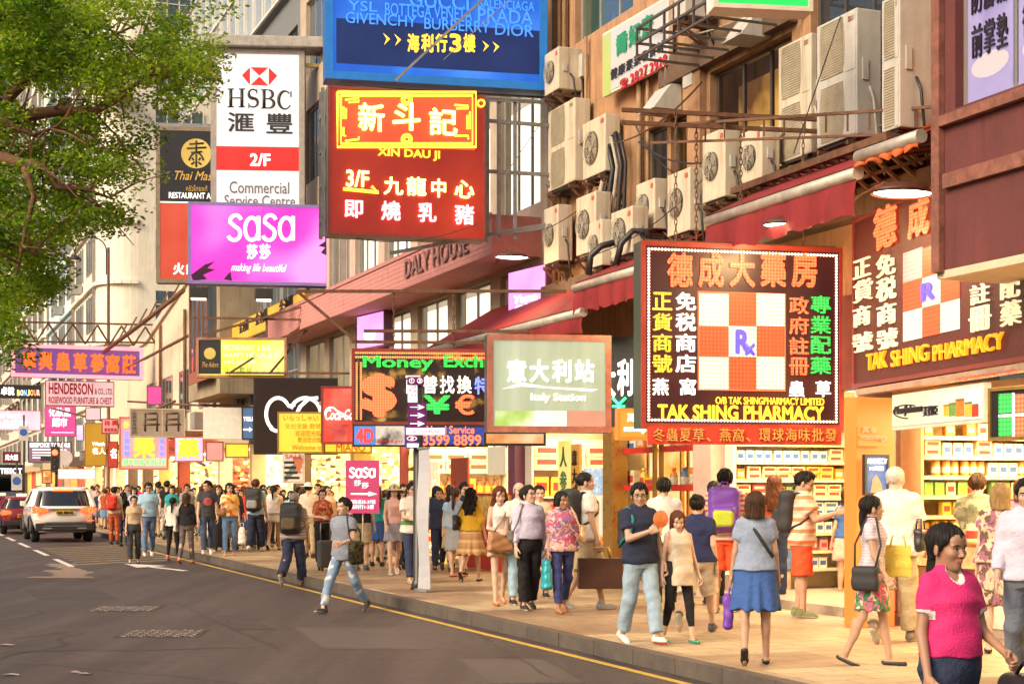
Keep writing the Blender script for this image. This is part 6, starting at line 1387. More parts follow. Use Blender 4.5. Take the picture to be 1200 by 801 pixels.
st(arc(334, 117.5, 7.5, 10.5, -45, -325, 16), [.8, .9, 1, 1.4, 1.8, 2, 2.1, 2.1, 2, 1.9, 1.6, 1.2, 1, .9, .8, .8]); st([(341, 107), (341, 114)], .8)
mb.xform(Matrix.Translation((0, -.016, 0)) @ Matrix.Diagonal((1, .1, 1, 1))); mb.build('serif_lettering', BLKL, s.e)
s.text(BLKL, [('滙', 267, 132, 298, 155), ('豐', 312, 133, 343, 157)], bold=.02, y=-.014); s.text(PALEL, [('2/F', 293, 180, 317, 195)], bold=.03, y=-.016); GR = mat('grey letters', (.16, .13, .13), rough=.5, var=0); s.text(GR, [('Commercial', 269, 213, 339, 227), ('Service Centre', 263, 229, 346, 242)], bold=.008, y=-.014)
MB().box(-.2, s.w + .9, -.25, .7, s.h + .01, s.h + .32, bv=.03).build('cap', mat('grey cap', (.4, .38, .35), rough=.5, var=.3, streak=.3), s.e); s.bracket([((s.w + .5, .2, 0), (s.w + .5, .2, s.h)), ((s.w, .2, .4), (s.w + 2.6, .3, .4)), ((s.w, .2, s.h - .4), (s.w + 2.4, .3, s.h - .4))], .1, mat('gold pole', (.5, .36, .14), rough=.4, metal=.4))
# ---- dark restaurant sign behind it
s = Sign('hanging_sign', 183, 148, 331, 262, 54, 'tall black and red restaurant sign with a gold disc, half behind the bank sign', 6, th=.5, face=flat_('charcoal sign face', (.035, .03, .035), .12), side=mat('bronze dark', (.16, .11, .08), rough=.5), rim=mat('bronze rim', (.3, .22, .15), rough=.4, metal=.4), rimw=.14)
s.patch('red_panel', lit_panel('orange red face', [(.75, .07, .03), (.85, .12, .06)], .5, 1), 186, 238, 262, 328, -.012); s.patch('white_line', PALEL, 186, 236.6, 262, 238, -.013)
mb = MB(); c_, z_ = s.p(230, 180); mb.disc((c_, -.012, z_), 17.5 / F * 54, 'y', 32); mb.build('gold_disc', lit_panel('gold disc', [(.6, .33, .03), (1, .72, .2)], .6, .7), s.e)
s.line('glyph', BLKL, [[(222, 169), (239, 168)], [(219, 174), (242, 173)], [(224, 179), (237, 178)], [(230, 165), (230, 178)], arc(230, 193, 9, 14, 200, 340), [(230, 181), (230, 196)], [(225, 185), (227, 188)], [(235, 185), (233, 188)], [(224, 193), (228, 190)], [(236, 193), (232, 190)]], .035, -.02); s.text(GOLDL, [('Thai Massage', 205, 201, 270, 215)], bold=.01, shear=.35, y=-.014); s.text(GOLDL, [('ครัวไทยแท้', 218, 217, 243, 224)], y=-.014); s.text(PALEL, [('RESTAURANT AND BAR', 198, 226, 272, 233)], bold=.01, y=-.014); s.text(PALEL, [('火', 203, 308, 216, 322), ('鍋', 218, 308, 231, 322)], bold=.03, y=-.016)
s.bracket([((-.3, .2, s.h), (-.3, .2, s.h + .5)), ((0, .2, s.h + .1), (s.w, .2, s.h + .1))], .12)
# ---- magenta sign
s = Sign('hanging_sign', 220, 236, 332, 386, 43, 'wide glowing magenta sign with rounded white lettering', 9, th=.5, face=lit_panel('magenta face', [(.7, .015, .4), (.85, .06, .52), (.95, .28, .7)], 1.1, .45, detail=1), side=paint('blue purple side', (.05, .08, .4)), rim=paint('blue pink rim', (.25, .2, .5)), rimw=.09)
def sasa(S, m, x0, x1, y0, y1, r_, y=-.03):
    w = (x1 - x0) / 4.25; h = y1 - y0; P = []
    for k in range(2):
        a = x0 + k * 2.15 * w; P.append(arc(a + w * .55, y0 + h * .28, w * .36, h * .27, -20, -180, 8) + arc(a + w * .45, y0 + h * .73, w * .38, h * .26, -70, 160, 12)); b_ = a + w * 1.55
        P.append(arc(b_, y0 + h * .55, w * .42, h * .44, 0, 360, 18)); P.append([(b_ + w * .42, y0 + h * .05), (b_ + w * .42, y1)])
    return S.line('rounded_lettering', m, P, r_, y, flat=.3)
sasa(s, WLET, 266, 346, 252, 282, .06); s.row(WLET, '莎莎', 288, 286, 318, 304, .04, -.014); s.text(WLET, [('making life beautiful', 271, 309, 336, 321)], bold=.005, y=-.014, shear=.4)
for pts in ([(224, 322), (240, 310), (252, 306), (243, 314), (252, 316), (238, 322), (243, 327), (226, 329)], [(381, 275), (384, 275), (384, 300), (376, 296), (381, 290), (373, 288), (381, 283)], [(262, 327), (270, 318), (272, 329)]): s.poly('dark_leaf', mat('dark leaf print', (.05, .01, .04), rough=.4), pts, -.012)
for k in range(3):
    x = s.w * (.02 + .45 * k); mb = MB(); mb.box(x, x + .5, -.9, -.5, -.5, -.2, bv=.03); mb.build('flood_lamp', DARKM, s.e); MB().box(x + .05, x + .45, -.86, -.54, -.53, -.502).build('lamp_face', glow('flood face', (1, .85, .6), 6, sample=True), s.e)
# ---- yellow green menu sign, yellow slanted board, heart sign, welcome board, cola sign
s = Sign('hanging_sign', 230, 395, 442, 336, 42, 'lime green lit menu sign with a black square at one end', 3, th=.35, face=lit_panel('lime face', [(.6, .65, .02), (.78, .82, .06), (.88, .92, .25)], 1.25, .8), side=paint('red brown side', (.25, .06, .05)), rim=mat('copper rim', (.5, .25, .16), rough=.4, metal=.4), rimw=.07)
s.patch('black_panel', BLKL, 232.5, 398, 259, 438, -.01); mb = MB(); c_, z_ = s.p(246, 414); mb.disc((c_, -.014, z_), 6.8 / F * 42, 'y', 24); mb.build('gold_disc', MATS['gold disc'], s.e); s.text(GOLDL, [('The Adore', 237, 424, 256, 430)], y=-.014, shear=.3); s.text(glow('pale lime letters', (.9, 1, .6), 1.1), [('RESTAURANT & BAR', 262, 404, 318, 411), ('HAPPY HOUR 5-9', 262, 413, 325, 419), ('set lunch', 262, 421, 300, 426)], bold=.008, y=-.014); s.text(mat('dark lime letters', (.2, .25, .02), rough=.5, var=0), [('午市套餐 》》》》', 263, 430, 328, 437)], y=-.014)
s.bracket([((.2, -.1, s.h + .05), (3.0, .1, s.h + .9)), ((.9, -.12, .1), (3.1, .3, 1.6)), ((2.0, -.12, .1), (3.1, .3, 1.5)), ((.8, -.1, .12), (4.2, -.1, .12)), ((-.2, .1, s.h + .55), (3.4, .1, s.h + .5)), ((.5, .1, s.h), (.5, .1, s.h + .5)), ((1.9, .1, s.h), (1.9, .1, s.h + .5))], .06, RUST)
s = Sign('slanted_board', 272, 380, 404, 357, 52, 'golden yellow board with dark characters running along the dark building', -68, th=.15, face=lit_panel('golden face', [(.95, .4, .03), (1, .55, .06)], .8, .7), side=paint('gold side', (.4, .2, .03)))
s.text(INK, [('金池閣', 281, 375, 292, 389), ('金池閣', 300, 363, 314, 379), ('金池閣', 328, 348, 344, 368)], bold=.03)
s = Sign('hanging_sign', 297, 442, 532, 396, 38, 'large black sign with white interlocking heart outline', 6, th=.35, face=mat('brown black face', (.028, .016, .014), rough=.35, var=.15), side=DARKM)
s.line('heart_outline', PALEL, [arc(326, 485, 14, 19, 120, 330, 16) + [(346, 474)], arc(358, 485, 18, 19, 200, 420, 16), arc(326, 487, 14, 18, 60, 130, 6), [(340, 500), (352, 476), (362, 467), (373, 466)]], .05, -.02, flat=.2)
s = Sign('welcome_board', 325, 482, 531, 379, 34, 'yellow board welcoming visitors in several languages, cut by the cola sign', 5, th=.15, face=lit_panel('warm yellow face', [(1, .5, .03), (1, .6, .07)], 1.2, .9), side=paint('yellow side', (.5, .3, .04)), rim=mat('brown yellow rim', (.4, .22, .06), rough=.4), rimw=.04)
OB = mat('brown orange letters', (.5, .2, .02), rough=.5, var=0); s.text(OB, [('いらっしゃい', 332, 486, 373, 493), ('오신것을 환영', 334, 496, 375, 502), ('欢迎您光临', 346, 504, 376, 511), ('歡迎您光臨', 349, 512, 376, 518), ('Welcome to', 342, 521, 378, 527)], bold=.006)
s = Sign('welcome_board', 379.3, 517, 531, 436, 34.3, 'low yellow extension board with big orange capitals under the cola sign', 5, th=.15, face=MATS['warm yellow face'], side=paint('yellow side', (.5, .3, .04))); s.text(mat('big orange letters', (.75, .18, .02), rough=.5, var=0), [('MIANO', 394, 519, 428, 529)], bold=.02)
s = Sign('cola_sign', 376, 452, 520, 418, 30, 'red drink sign with white script and picture of a cup', 4, th=.2, face=lit_panel('cola red face', [(.9, .04, .02), (1, .1, .06), (1, .3, .22)], .8, 1.2), side=paint('dark red side', (.3, .03, .02)), rim=paint('pink red rim', (.6, .12, .1)), rimw=.05)
s.text(WLET, [('Coca-Cola', 381, 479, 420, 492)], bold=.02, shear=.4); s.line('swash', WLET, [arc(388, 484, 7, 7, 150, 330, 10) + [(412, 490)]], .02, -.02); s.poly('cup_picture', lit_panel('cup picture', [(.6, .02, .02), (1, .2, .15)], .7, 3), [(390, 517), (406, 517), (409, 497), (387, 497)], -.012)
# ---- far signs down the street
s = Sign('neon_sign', 13, 402, 441, 168, 70, 'long purple neon sign with orange characters spanning over the cars', 22, th=.5, face=lit_panel('violet face', [(.22, .08, .28), (.3, .1, .33)], .6, .5), side=paint('plum side', (.2, .05, .12)), rim=glow('pink neon rim', (1, .3, .36), 2.2, base=(.7, .2, .22)), rimw=.17)
for k, x in enumerate((25, 44.5, 65, 85, 105, 123, 142)): s.text(glow('orange neon letters', (1, .1, .01), 3), [('華興蟲草蔘窩莊'[k], x + 1, 411 + k * .8, x + 17, 433 + k * .8)], 'neon_lettering', -.02, .03)
s.bracket([((.2, .2, s.h + .1), (s.w + 5, .2, s.h + .4)), ((.2, .2, s.h + 1), (s.w + 5, .2, s.h + 1.2))] + [((i * 1.1, .2, s.h + .1), (i * 1.1 + .55, .2, s.h + 1.)) for i in range(9)] + [((i * 1.1 + .55, .2, s.h + 1.), (i * 1.1 + 1.1, .2, s.h + .1)) for i in range(9)], .08, RUST)
s = Sign('hanging_sign', 53, 445, 475, 134, 72, 'pale pink furniture shop sign with red capitals under the purple neon', 22, th=.3, face=lit_panel('pale pink face', [(.95, .5, .52), (1, .66, .64)], .75, .6), side=paint('pink side', (.5, .15, .15))); s.text(REDL, [('HENDERSON', 57, 448.5, 109, 462), ('& CO., LTD.', 111, 455, 132, 463), ('ROSEWOOD FURNITURE & CHEST', 57, 465, 131, 473)], bold=.025)
s = Sign('hanging_sign', 52, 475.5, 511, 89, 74, 'hot pink cosmetics sign below the furniture shop sign', 15, th=.3, face=lit_panel('hot pink face', [(.9, .06, .32), (.95, .14, .4)], .7, .6), side=paint('pink side', (.5, .15, .15))); s.text(WLET, [('化妝品', 57, 477, 83, 488), ('超市', 61, 489, 79, 500)], bold=.04); s.patch('white_line', WLET, 60, 506, 86, 506.8, -.012)
s = Sign('hanging_sign', -14, 450, 466, 48, 88, 'black sign with white characters and rainbow coloured capitals', 15, th=.3, face=BLKL, side=DARKM); s.text(WLET, [('卓悅', 1, 453, 17, 463)], bold=.04)
for k, ch in enumerate('BONJOUR'): s.text(glow('capital %d' % k, [(1, .8, .2), (.9, .9, .9), (.3, .6, 1), (1, .9, .3), (1, .5, .1), (1, .3, .2), (1, .6, .4)][k], 1.6), [(ch, 20 + k * 3.9, 456.5, 23.4 + k * 3.9, 463.5)], bold=.04)
s = Sign('hanging_sign', -16, 480, 504, 48, 92, 'pale pink market sign with white lettering at the picture edge', 15, th=.3, face=lit_panel('pale rose face', [(.95, .5, .62), (1, .7, .78)], .8, .5), side=paint('pink side', (.5, .15, .15))); s.text(WLET, [('market', -12, 482, 25, 490), ('食品超市', -8, 492, 32, 501)], bold=.04)
s = Sign('hanging_sign', 33, 517, 542, 84, 84, 'tailor sign of small white lines on a dusky violet face', 15, th=.3, face=lit_panel('dusky violet', [(.25, .1, .13), (.4, .25, .4)], .6, .8), side=DARKM); s.text(WLET, [('BESPOKE TAILORS', 35, 518.5, 82, 524)], bold=.03)
for k in range(4): s.patch('white_line', WLET, 38, 526 + k * 3.2, 78, 527.2 + k * 3.2, -.012)
s = Sign('hanging_sign', 3, 529, 542, 24, 96, 'small dark red sign with white characters beside a lamp post', 15, th=.3, face=lit_panel('dark red small', [(.2, .02, .03), (.25, .03, .04)], .5, 1), side=DARKM); s.text(WLET, [('周大福', 6, 532, 21, 539)], bold=.04)
s = Sign('hanging_sign', 99, 495, 546, 125, 62, 'tall ochre gold watch shop sign with white writing', 15, th=.3, face=lit_panel('ochre gold', [(.55, .27, .02), (.7, .38, .04)], .6, .8), side=paint('ochre side', (.3, .15, .02))); s.text(WLET, [('Watch', 108, 517.5, 123, 522), ('名人', 108, 524, 124, 532)], bold=.03)
s = Sign('hanging_sign', 126, 517, 548, 138.5, 60, 'narrow brick red sign with one white character', 15, th=.3, face=lit_panel('brick red face', [(.55, .05, .03), (.7, .1, .06)], .6, 1), side=paint('dark red side', (.3, .03, .02))); s.text(WLET, [('名', 129, 525, 137, 537)], bold=.04)
s = Sign('hanging_sign', 119, 490, 508, 139, 58, 'small coral sign with red characters above the narrow red sign', 15, th=.25, face=lit_panel('coral face', [(.95, .3, .25), (1, .45, .38)], .7, 1), side=paint('dark red side', (.3, .03, .02))); s.text(REDL, [('祥', 122, 492, 129, 499), ('興', 131, 492, 138, 499), ('蔘茸燕窩', 122, 501, 137, 506)], bold=.03)
s = Sign('hanging_sign', 139.5, 488, 550, 197.5, 50, 'large pink medicine sign with one big orange character', 12, th=.3, face=lit_panel('salmon pink face', [(.95, .3, .34), (1, .42, .42), (1, .5, .6)], .75, .8), side=paint('salmon side', (.5, .15, .12)), rim=paint('orange rim', (.6, .2, .08)), rimw=.06)
s.text(LY, [('樂', 156, 507, 182, 537)], bold=.04, y=-.014); BLN = glow('blue neon letters', (.12, .2, 1), 2.5); s.col(BLN, '正貨商號', 145, 505, 152, 535, .03); s.col(BLN, '專註府', 187, 513, 193, 535, .03); s.row(glow('green letters', (.2, .9, .25), 2), '蟲草燕窩優質正貨', 143, 537, 195, 545, .03); s.text(LY, [('參', 144, 493, 152, 502)], bold=.03)
s = Sign('hanging_sign', 204, 511, 541, 239, 46, 'square medicine sign, gold character on violet and pink glow', 12, th=.25, face=lit_panel('violet pink glow', [(.55, .8, .45), (.9, .5, .9), (1, .7, .95), (.7, .45, 1)], .9, .9), side=paint('salmon side', (.5, .15, .12))); s.text(LY, [('藥', 208, 513, 234, 537)], bold=.025); s.text(glow('solid amber', (1, .4, .02), 1.6), [('藥', 208, 513, 234, 537)], bold=.045, y=-.0105)
s = Sign('photo_billboard', 152, 478, 512, 217, 47, 'sepia billboard picturing antique wooden furniture', 12, 'billboard', th=.2, face=lit_panel('sepia paper', [(.5, .34, .2), (.62, .45, .3)], .35, 2), side=DARKM, rim=mat('pale paper rim', (.55, .45, .34), rough=.6), rimw=.04)
SEP = mat('sepia print', (.1, .06, .03), rough=.6, var=.3)
for x in (168, 193): s.line('furniture_print', SEP, [[(x + 2, 484), (x + 2, 505)], [(x + 16, 484), (x + 16, 505)], [(x + 2, 484), (x + 16, 484)], [(x, 497), (x + 19, 497)], [(x + 2, 491), (x + 16, 491)]], .035, -.015, flat=.3)
s.col(SEP, '古典家具精品', 155, 482, 160, 508, .01); s.patch('white_line', MATS['pale paper rim'], 189.5, 480, 191, 510, -.012)
s = Sign('tarpaulin_sign', 238, 477, 514, 283, 43, 'sagging white tarpaulin tied over a sign box', 9, th=.25, side=mat('white tarpaulin', (.88, .83, .74), rough=.7, var=.15, bump=.3, bscale=4))
s = Sign('hanging_sign', 283.3, 476, 515, 298, 42.8, 'steel blue end panel beside the white tarpaulin', 9, th=.25, face=lit_panel('steel blue', [(.1, .2, .38), (.14, .26, .45)], .5, 1), side=DARKM); s.text(PALEL, [('YIELI', 285, 488, 296, 493)], bold=.02); s.poly('arrow', PALEL, [(285, 502), (292, 502), (292, 500), (296, 503), (292, 506), (292, 504), (285, 504)])
s = Sign('shop_sign', -12, 544, 558, 27, 96, 'black watch shop sign with white capitals near the picture edge', 15, th=.3, face=BLKL, side=DARKM); s.text(WLET, [('TISSOT', 0, 548, 26, 555)], bold=.05)
s = Sign('light_fascia', 68, 549, 561, 112, 76, 'long blank white lit fascia above the far crowd', 15, 'fascia', th=.3, face=lit_panel('white lit fascia', [(1, .85, .78), (1, .92, .88)], 1.1, 1), side=WHP)
s = Sign('gold_dragon_sign', 49, 550, 566, 61, 80, 'small orange board with a gold emblem beside the traffic light', 15, 'sign', th=.2, face=lit_panel('orange small', [(.9, .25, .08), (1, .4, .15)], .7, 1), side=DARKM); s.line('emblem', GOLDL, [[(52, 554), (55, 562), (58, 554)], [(51, 558), (59, 558)]], .06, -.02)
for k, (x0, yt, yb, x1, Y, cl, lab) in enumerate(((172, 452, 474, 190, 58, 'hot pink face', 'small blank hot pink light box beside the cream gable'), (100, 477, 492, 118, 68, 'pale pink face', 'small blank pale pink light box under the furniture sign'), (241, 517, 540, 262, 44, 'coral face', 'coral pink light box under the white tarpaulin'), (264, 519, 536, 292, 43, 'warm yellow face', 'small warm yellow light box beside the dark heart sign'), (89, 497, 516, 98, 78, 'violet pink glow', 'tiny violet glowing box beside the ochre watch sign'), (300, 425, 440, 330, 45, 'salmon pink face', 'salmon strip light box above the dark heart sign'))): Sign('light_box', x0, yt, yb, x1, Y, lab, 10, 'light box', th=.25, face=MATS[cl], side=DARKM, rim=RUST, rimw=.03)
# vegetarian board on the ochre wall, green sign corner at the top, violet light boxes under the canopy
s = Sign('wall_board', 706, 40, 114, 783, 25.9, 'white and lime board with green and red writing on the ochre wall', -66, th=.08, face=lit_panel('white lime face', [(.85, .82, .72), (.9, .86, .8)], .35, .7), side=WHP)
GRN = mat('green letters paint', (.02, .28, .14), rough=.5, var=0); s.patch('lime_edge', lit_panel('lime edge', [(.6, .75, .1), (.75, .8, .3)], .4, 1), 707, 40, 716, 112, -.01)
for k, ch in enumerate('喬妃齋'): s.text(GRN, [(ch, 723 + k * 15, 38 - k * 10.2, 737 + k * 15, 64 - k * 10.2)], bold=.05)
for k, ch in enumerate('健康素菜·食材'): s.text(INK, [(ch, 717 + k * 9, 80 - k * 5.2, 725 + k * 9, 93 - k * 5.2)], bold=.02)
s.text(REDL, [('☎', 728, 92, 737, 104)], bold=.01)
for k, ch in enumerate('28272928'): s.text(REDL, [(ch, 740 + k * 5.2 + (k > 3) * 2, 86 - k * 3.2, 744.4 + k * 5.2 + (k > 3) * 2, 100 - k * 3.2)], bold=.02)
s = Sign('hanging_sign', 836, -40, 9, 952, 17.5, 'bright green lit sign edge hanging at the top of the picture', 8, th=.3, face=lit_panel('bright green face', [(.02, .65, .08), (.03, .8, .12)], 1.2, .8), side=paint('white side', (.7, .68, .62)), rim=WHP, rimw=.05)
for (x0, yt, yb, x1, Y, lab) in ((595, 318, 372, 640, 29.5, 'magenta lit box with white script below the canopy end'), (418, 370, 411, 450, 39, 'small violet pink lit box under the middle of the canopy')):
    s = Sign('light_box_sign', x0, yt, yb, x1, Y, lab, -60, th=.25, face=lit_panel('violet magenta', [(.9, .25, .85), (1, .5, .95)], 1.1, .8), side=paint('plum side', (.2, .05, .12)))
    if x0 > 500: s.text(WLET, [('Yuna', x0 + 8, yt + 26, x1 - 10, yt + 36), ('悠娜', x0 + 8, yt + 38, x1 - 14, yt + 50)], bold=.02, shear=.2)
    else: s.text(WLET, [('♥', 427, 388, 440, 402)], bold=.02)
s = Sign('notice_banner', 331, 530, 566, 357, 36, 'cluster sheet of printed notices hung above the crowd', 6, 'notice', th=.03, face=lit_panel('printed sheets', [(.85, .7, .5), (.9, .8, .65), (.2, .25, .15), (.7, .2, .1)], .6, 4, kind='vor'), side=WHP); s.text(REDL, [('SALE', 334, 532, 354, 537)], bold=.01)
for k in range(4): s.patch('print_block', INK, 333, 540 + k * 6, 345 + k * 2, 543 + k * 6, -.01)
s = Sign('hand_held_board', 405, 539, 601, 444.5, 24.5, 'pink board with white lettering and arrow held up on a thin stick', 4, 'sign', th=.02, face=lit_panel('pink board', [(.85, .08, .22), (.9, .12, .26)], .35, 1), side=paint('pink board side', (.7, .08, .2)), rimw=.0)  # faint glow put into the board colour, no lamp in it
sasa(s, PALEL, 409, 440, 548, 559, .018, -.012); s.text(PALEL, [('莎', 415, 562, 423, 569), ('莎', 424, 565, 432, 572), ('海防道35-37號', 409, 585, 440, 590), ('海利行1-2樓', 411, 591, 438, 596)], bold=.006, y=-.01); s.poly('arrow', PALEL, [(411, 577.4), (432, 577.4), (432, 575.5), (442, 578.5), (432, 581), (432, 579.4), (411, 579)], -.012)
MB().tube([(s.w * .5, .03, s.h * .9), (s.w * .52, .03, -.95)], .012, 8).build('stick', mat('pale wood stick', (.5, .4, .3), rough=.6), s.e)
# direction plates on the street pole
p0 = px_ground(490, 690, PZ); pl = empty('sign_pole', Matrix.Translation(p0), 'dark street pole by the kerb carrying purple direction plates', 'pole'); Yp = p0.y
MB().lathe([(0, 0), (.13, 0), (.1, .12), (.08, .16), (.08, 3.4), (0, 3.42)], 16).build('post', mat('pole dark paint', (.035, .03, .03), rough=.4, var=.3, bump=.1), pl)
PUR = flat_('purple plate', (.28, .02, .24), .12); 
for k, (x0, yt, yb, x1, m_, tx) in enumerate(((478, 440, 471, 489, PALEL, ['尖沙咀']), (477, 441, 451, 497, PUR, ['① ②']), (478, 472, 501, 500, PUR, ['→', '→', '→']), (476, 501, 509, 521, PALEL, ['尖沙咀站']), (475, 509, 518, 490, PUR, ['②']), (475, 518, 525, 492, paint('navy plate', (.03, .06, .3)), ['—']))):
    s = Sign('direction_plate', x0, yt, yb, x1, Yp - .1 - k * .012, ['white paper plate', 'round numbered purple plate at the top', 'tall purple plate with three arrows', 'long white plate pointing along the street', 'small purple square plate', 'navy blue plate lowest'][k] + ' on the street pole', 4, 'street sign', th=.03, face=m_, side=m_)
    for j, tt in enumerate(tx): hh_ = (yb - yt) / len(tx); s.text(PALEL if m_ is not PALEL else mat('purple ink', (.25, .02, .2), rough=.5, var=0), [(tt, x0 + (x1 - x0) * .12, yt + (j + .2) * hh_, x1 - (x1 - x0) * .1, yt + (j + .8) * hh_)], y=-.01, bold=.004)
rb = empty('pull_up_banner', Matrix.Translation(px_ground(495, 693, PZ)) @ Matrix.Rotation(R(-55), 4, 'Z'), 'tall pale banner seen edge on, leaning on the street pole', 'banner')
mb = MB(); n = 12; vs = []
for i in range(n + 1): z = .05 + 2.2 * i / n; vs += [(-.14, .02 * math.sin(i * .7), z), (.2, .02 * math.sin(i * .7 + 1), z), (-.14, .02 * math.sin(i * .7) + .006, z), (.2, .02 * math.sin(i * .7 + 1) + .006, z)]
fs = []
for i in range(n): a = i * 4; fs += [(a, a + 1, a + 5, a + 4), (a + 3, a + 2, a + 6, a + 7), (a + 2, a, a + 4, a + 6), (a + 1, a + 3, a + 7, a + 5)]
mb.add(vs, fs, 0); mb.build('sheet', mat('banner pale', (.42, .42, .46), rough=.5, var=.08), rb); MB().box(-.16, .22, -.06, .08, 0, .05, bv=.01).build('base', STEEL, rb); MB().box(-.15, .21, -.008, .014, 2.25, 2.28).build('top_rail', STEEL, rb)
# ================================================================ vehicles
CARW = mat('white car paint', (.82, .77, .73), rough=.18, var=.03, coat=.8); CARR = mat('dark red car paint', (.2, .012, .014), rough=.16, var=.05, coat=.8); CARG = mat('silver car paint', (.6, .56, .54), rough=.2, metal=.3, var=.03, coat=.6)
CGL = glass('car glass', (.015, .017, .02), .04); TYRE = mat('tyre', (.018, .017, .016), rough=.8, var=.3); RIM = mat('alloy rim', (.45, .43, .42), rough=.3, metal=.8, var=.1); TRIM = mat('dark bumper trim', (.03, .028, .028), rough=.5, var=.1); CHR = mat('bright trim', (.6, .58, .55), rough=.2, metal=.9, var=.05)
TAIL = mat('tail lamp', (.5, .03, .015), rough=.15, var=.1, emit=(1, .09, .02), es=1.4); BRK = glow('brake lamp', (1, .22, .05), 4); PLATE = mat('yellow plate', (.75, .5, .04), rough=.4, var=.05)
def ring(hw, yr, yf, z, n=40, e=5.):
    pts = []; cy, hl = (yr + yf) / 2, (yf - yr) / 2
    for k in range(n):
        t = 2 * math.pi * (k + .5) / n; c_, s_ = math.cos(t), math.sin(t)
        pts.append((hw * math.copysign(abs(c_) ** (2 / e), c_), cy + hl * math.copysign(abs(s_) ** (2 / e), s_), z))
    return pts
def skin_rings(mb, rs, mi=0, cap=True):
    n = len(rs[0]); b = len(mb.v)
    vs = [p for r_ in rs for p in r_]; fs = [(i * n + k, i * n + (k + 1) % n, (i + 1) * n + (k + 1) % n, (i + 1) * n + k) for i in range(len(rs) - 1) for k in range(n)]
    mb.add(vs, fs, mi, True)
    if cap: mb.add(rs[-1], [tuple(range(n))], mi)
def car(v, u, label, paint_m, suv=True, plate=None, cat='car', taxi=False, rz=0.):
    e = empty('parked_car' if not taxi else 'taxi', street_at(v, u, 0, rz), label, cat); L = 4.75 if suv else 4.6
    B = [(.30, .78, .3, L - .3), (.42, .9, .1, L - .08), (.62, .95, .0, L), (.80, .965, -.02, L), (.96, .96, .03, L - .05), (1.06, .945, .07, L - .2), (1.12, .925, .1, L - 1.1)]
    top = (1.62, .74, .4, L - 2.2) if suv else (1.36, .62, 1.05, L - 2.1)
    if not suv: B = [(z * .9, w_ * .92, a, b_) for z, w_, a, b_ in B]; B[-1] = (B[-1][0], B[-1][1], .95, B[-1][3])
    mb = MB(); skin_rings(mb, [ring(w_, a, b_, z) for z, w_, a, b_ in B]); mb.build('body', paint_m, e)
    zb_, wb, ab, fb = B[-1]; mb = MB(); skin_rings(mb, [ring(wb - .02, ab + .02, fb - .02, zb_ - .01, e=6), ring((wb + top[1]) / 2 - .01, (ab * .55 + top[2] * .45), (fb + top[3]) / 2, (zb_ + top[0]) / 2, e=6), ring(top[1], top[2], top[3], top[0], e=6)], cap=False); mb.build('window_glass', CGL, e)
    mb = MB(); z = top[0]; skin_rings(mb, [ring(top[1] + .012, top[2] - .03, top[3] + .03, z - .03, e=6), ring(top[1] + .01, top[2] - .03, top[3] + .02, z + .02, e=6), ring(top[1] - .06, top[2] + .05, top[3] - .1, z + .075, e=6), ring(top[1] - .3, top[2] + .3, top[3] - .3, z + .1, e=5)]); mb.build('roof', paint_m, e)
    mb = MB()
    for sx in (-1, 1):
        for y0, y1 in ((ab + .06, top[2] + .02), (ab + .9, top[2] + .8), ((ab + fb) / 2, (top[2] + top[3]) / 2), (fb - .1, top[3] - .02)): mb.bar((sx * (wb - .015), y0, zb_ - .02), (sx * (top[1] + .01), y1, top[0]), .085, .09)
    mb.build('pillar', paint_m, e)
    for sx in (-1, 1):
        for y in (.95, L - .95):
            r_ = .36 if suv else .32; c_ = (sx * (.80 if suv else .74), y, r_)
            mb = MB(); mb.lathe([(r_ * .6, -.12), (r_ * .92, -.125), (r_, -.09), (r_, .09), (r_ * .92, .125), (r_ * .6, .12)], 28, 0, c_, 'x'); w = mb.build('wheel', TYRE, e)
            mb = MB(); mb.lathe([(r_ * .62, -.1), (r_ * .62, .1)], 24, 0, c_, 'x'); mb.disc((c_[0] + sx * .09, y, r_), r_ * .6, 'x', 24); mb.disc((c_[0] + sx * .0895, y, r_), r_ * .6, 'x', 24)
            for k in range(5):
                t = k * 1.2566; mb.bar((c_[0] + sx * .105, y, r_), (c_[0] + sx * .105, y + math.cos(t) * r_ * .58, r_ + math.sin(t) * r_ * .58), .03, .06)
            mb.build('rim', RIM, w)
            mb = MB(); mb.tube([(sx * (.955 if suv else .875), y + (r_ + .07) * math.cos(t), r_ + (r_ + .07) * math.sin(t)) for t in np.linspace(-.2, math.pi + .2, 17)], .05, 6); mb.build('wheel_arch', TRIM, e)
        z0 = .93 if suv else .78; mb = MB(); mb.prism([(sx * .5, z0 + .02), (sx * (.93 if suv else .85), z0 - .04), (sx * (.95 if suv else .87), z0 + .14), (sx * (.72), z0 + .17), (sx * .52, z0 + .12)][::sx], -.03, .16, plane='xz'); fixn(mb.build('tail_light', TAIL, e))
        MB().lathe([(0, -.0), (.07, 0.0), (.06, -.015)], 14, 0, (sx * (.78 if suv else .7), -.028, z0 + .055), 'y').build('brake_lamp', BRK, e)
        mb = MB(); mb.box(sx * 1.0 - .09, sx * 1.0 + .09, L - 1.65, L - 1.5, zb_ - .02, zb_ + .14, bv=.03); mb.build('mirror', paint_m if not taxi else CHR, e)
        if suv: mb = MB(); mb.tube([(sx * .64, .7, top[0] + .06), (sx * .64, .8, top[0] + .12), (sx * .64, 2.3, top[0] + .12), (sx * .64, 2.45, top[0] + .06)], .022, 6); mb.build('roof_rail', CHR, e)
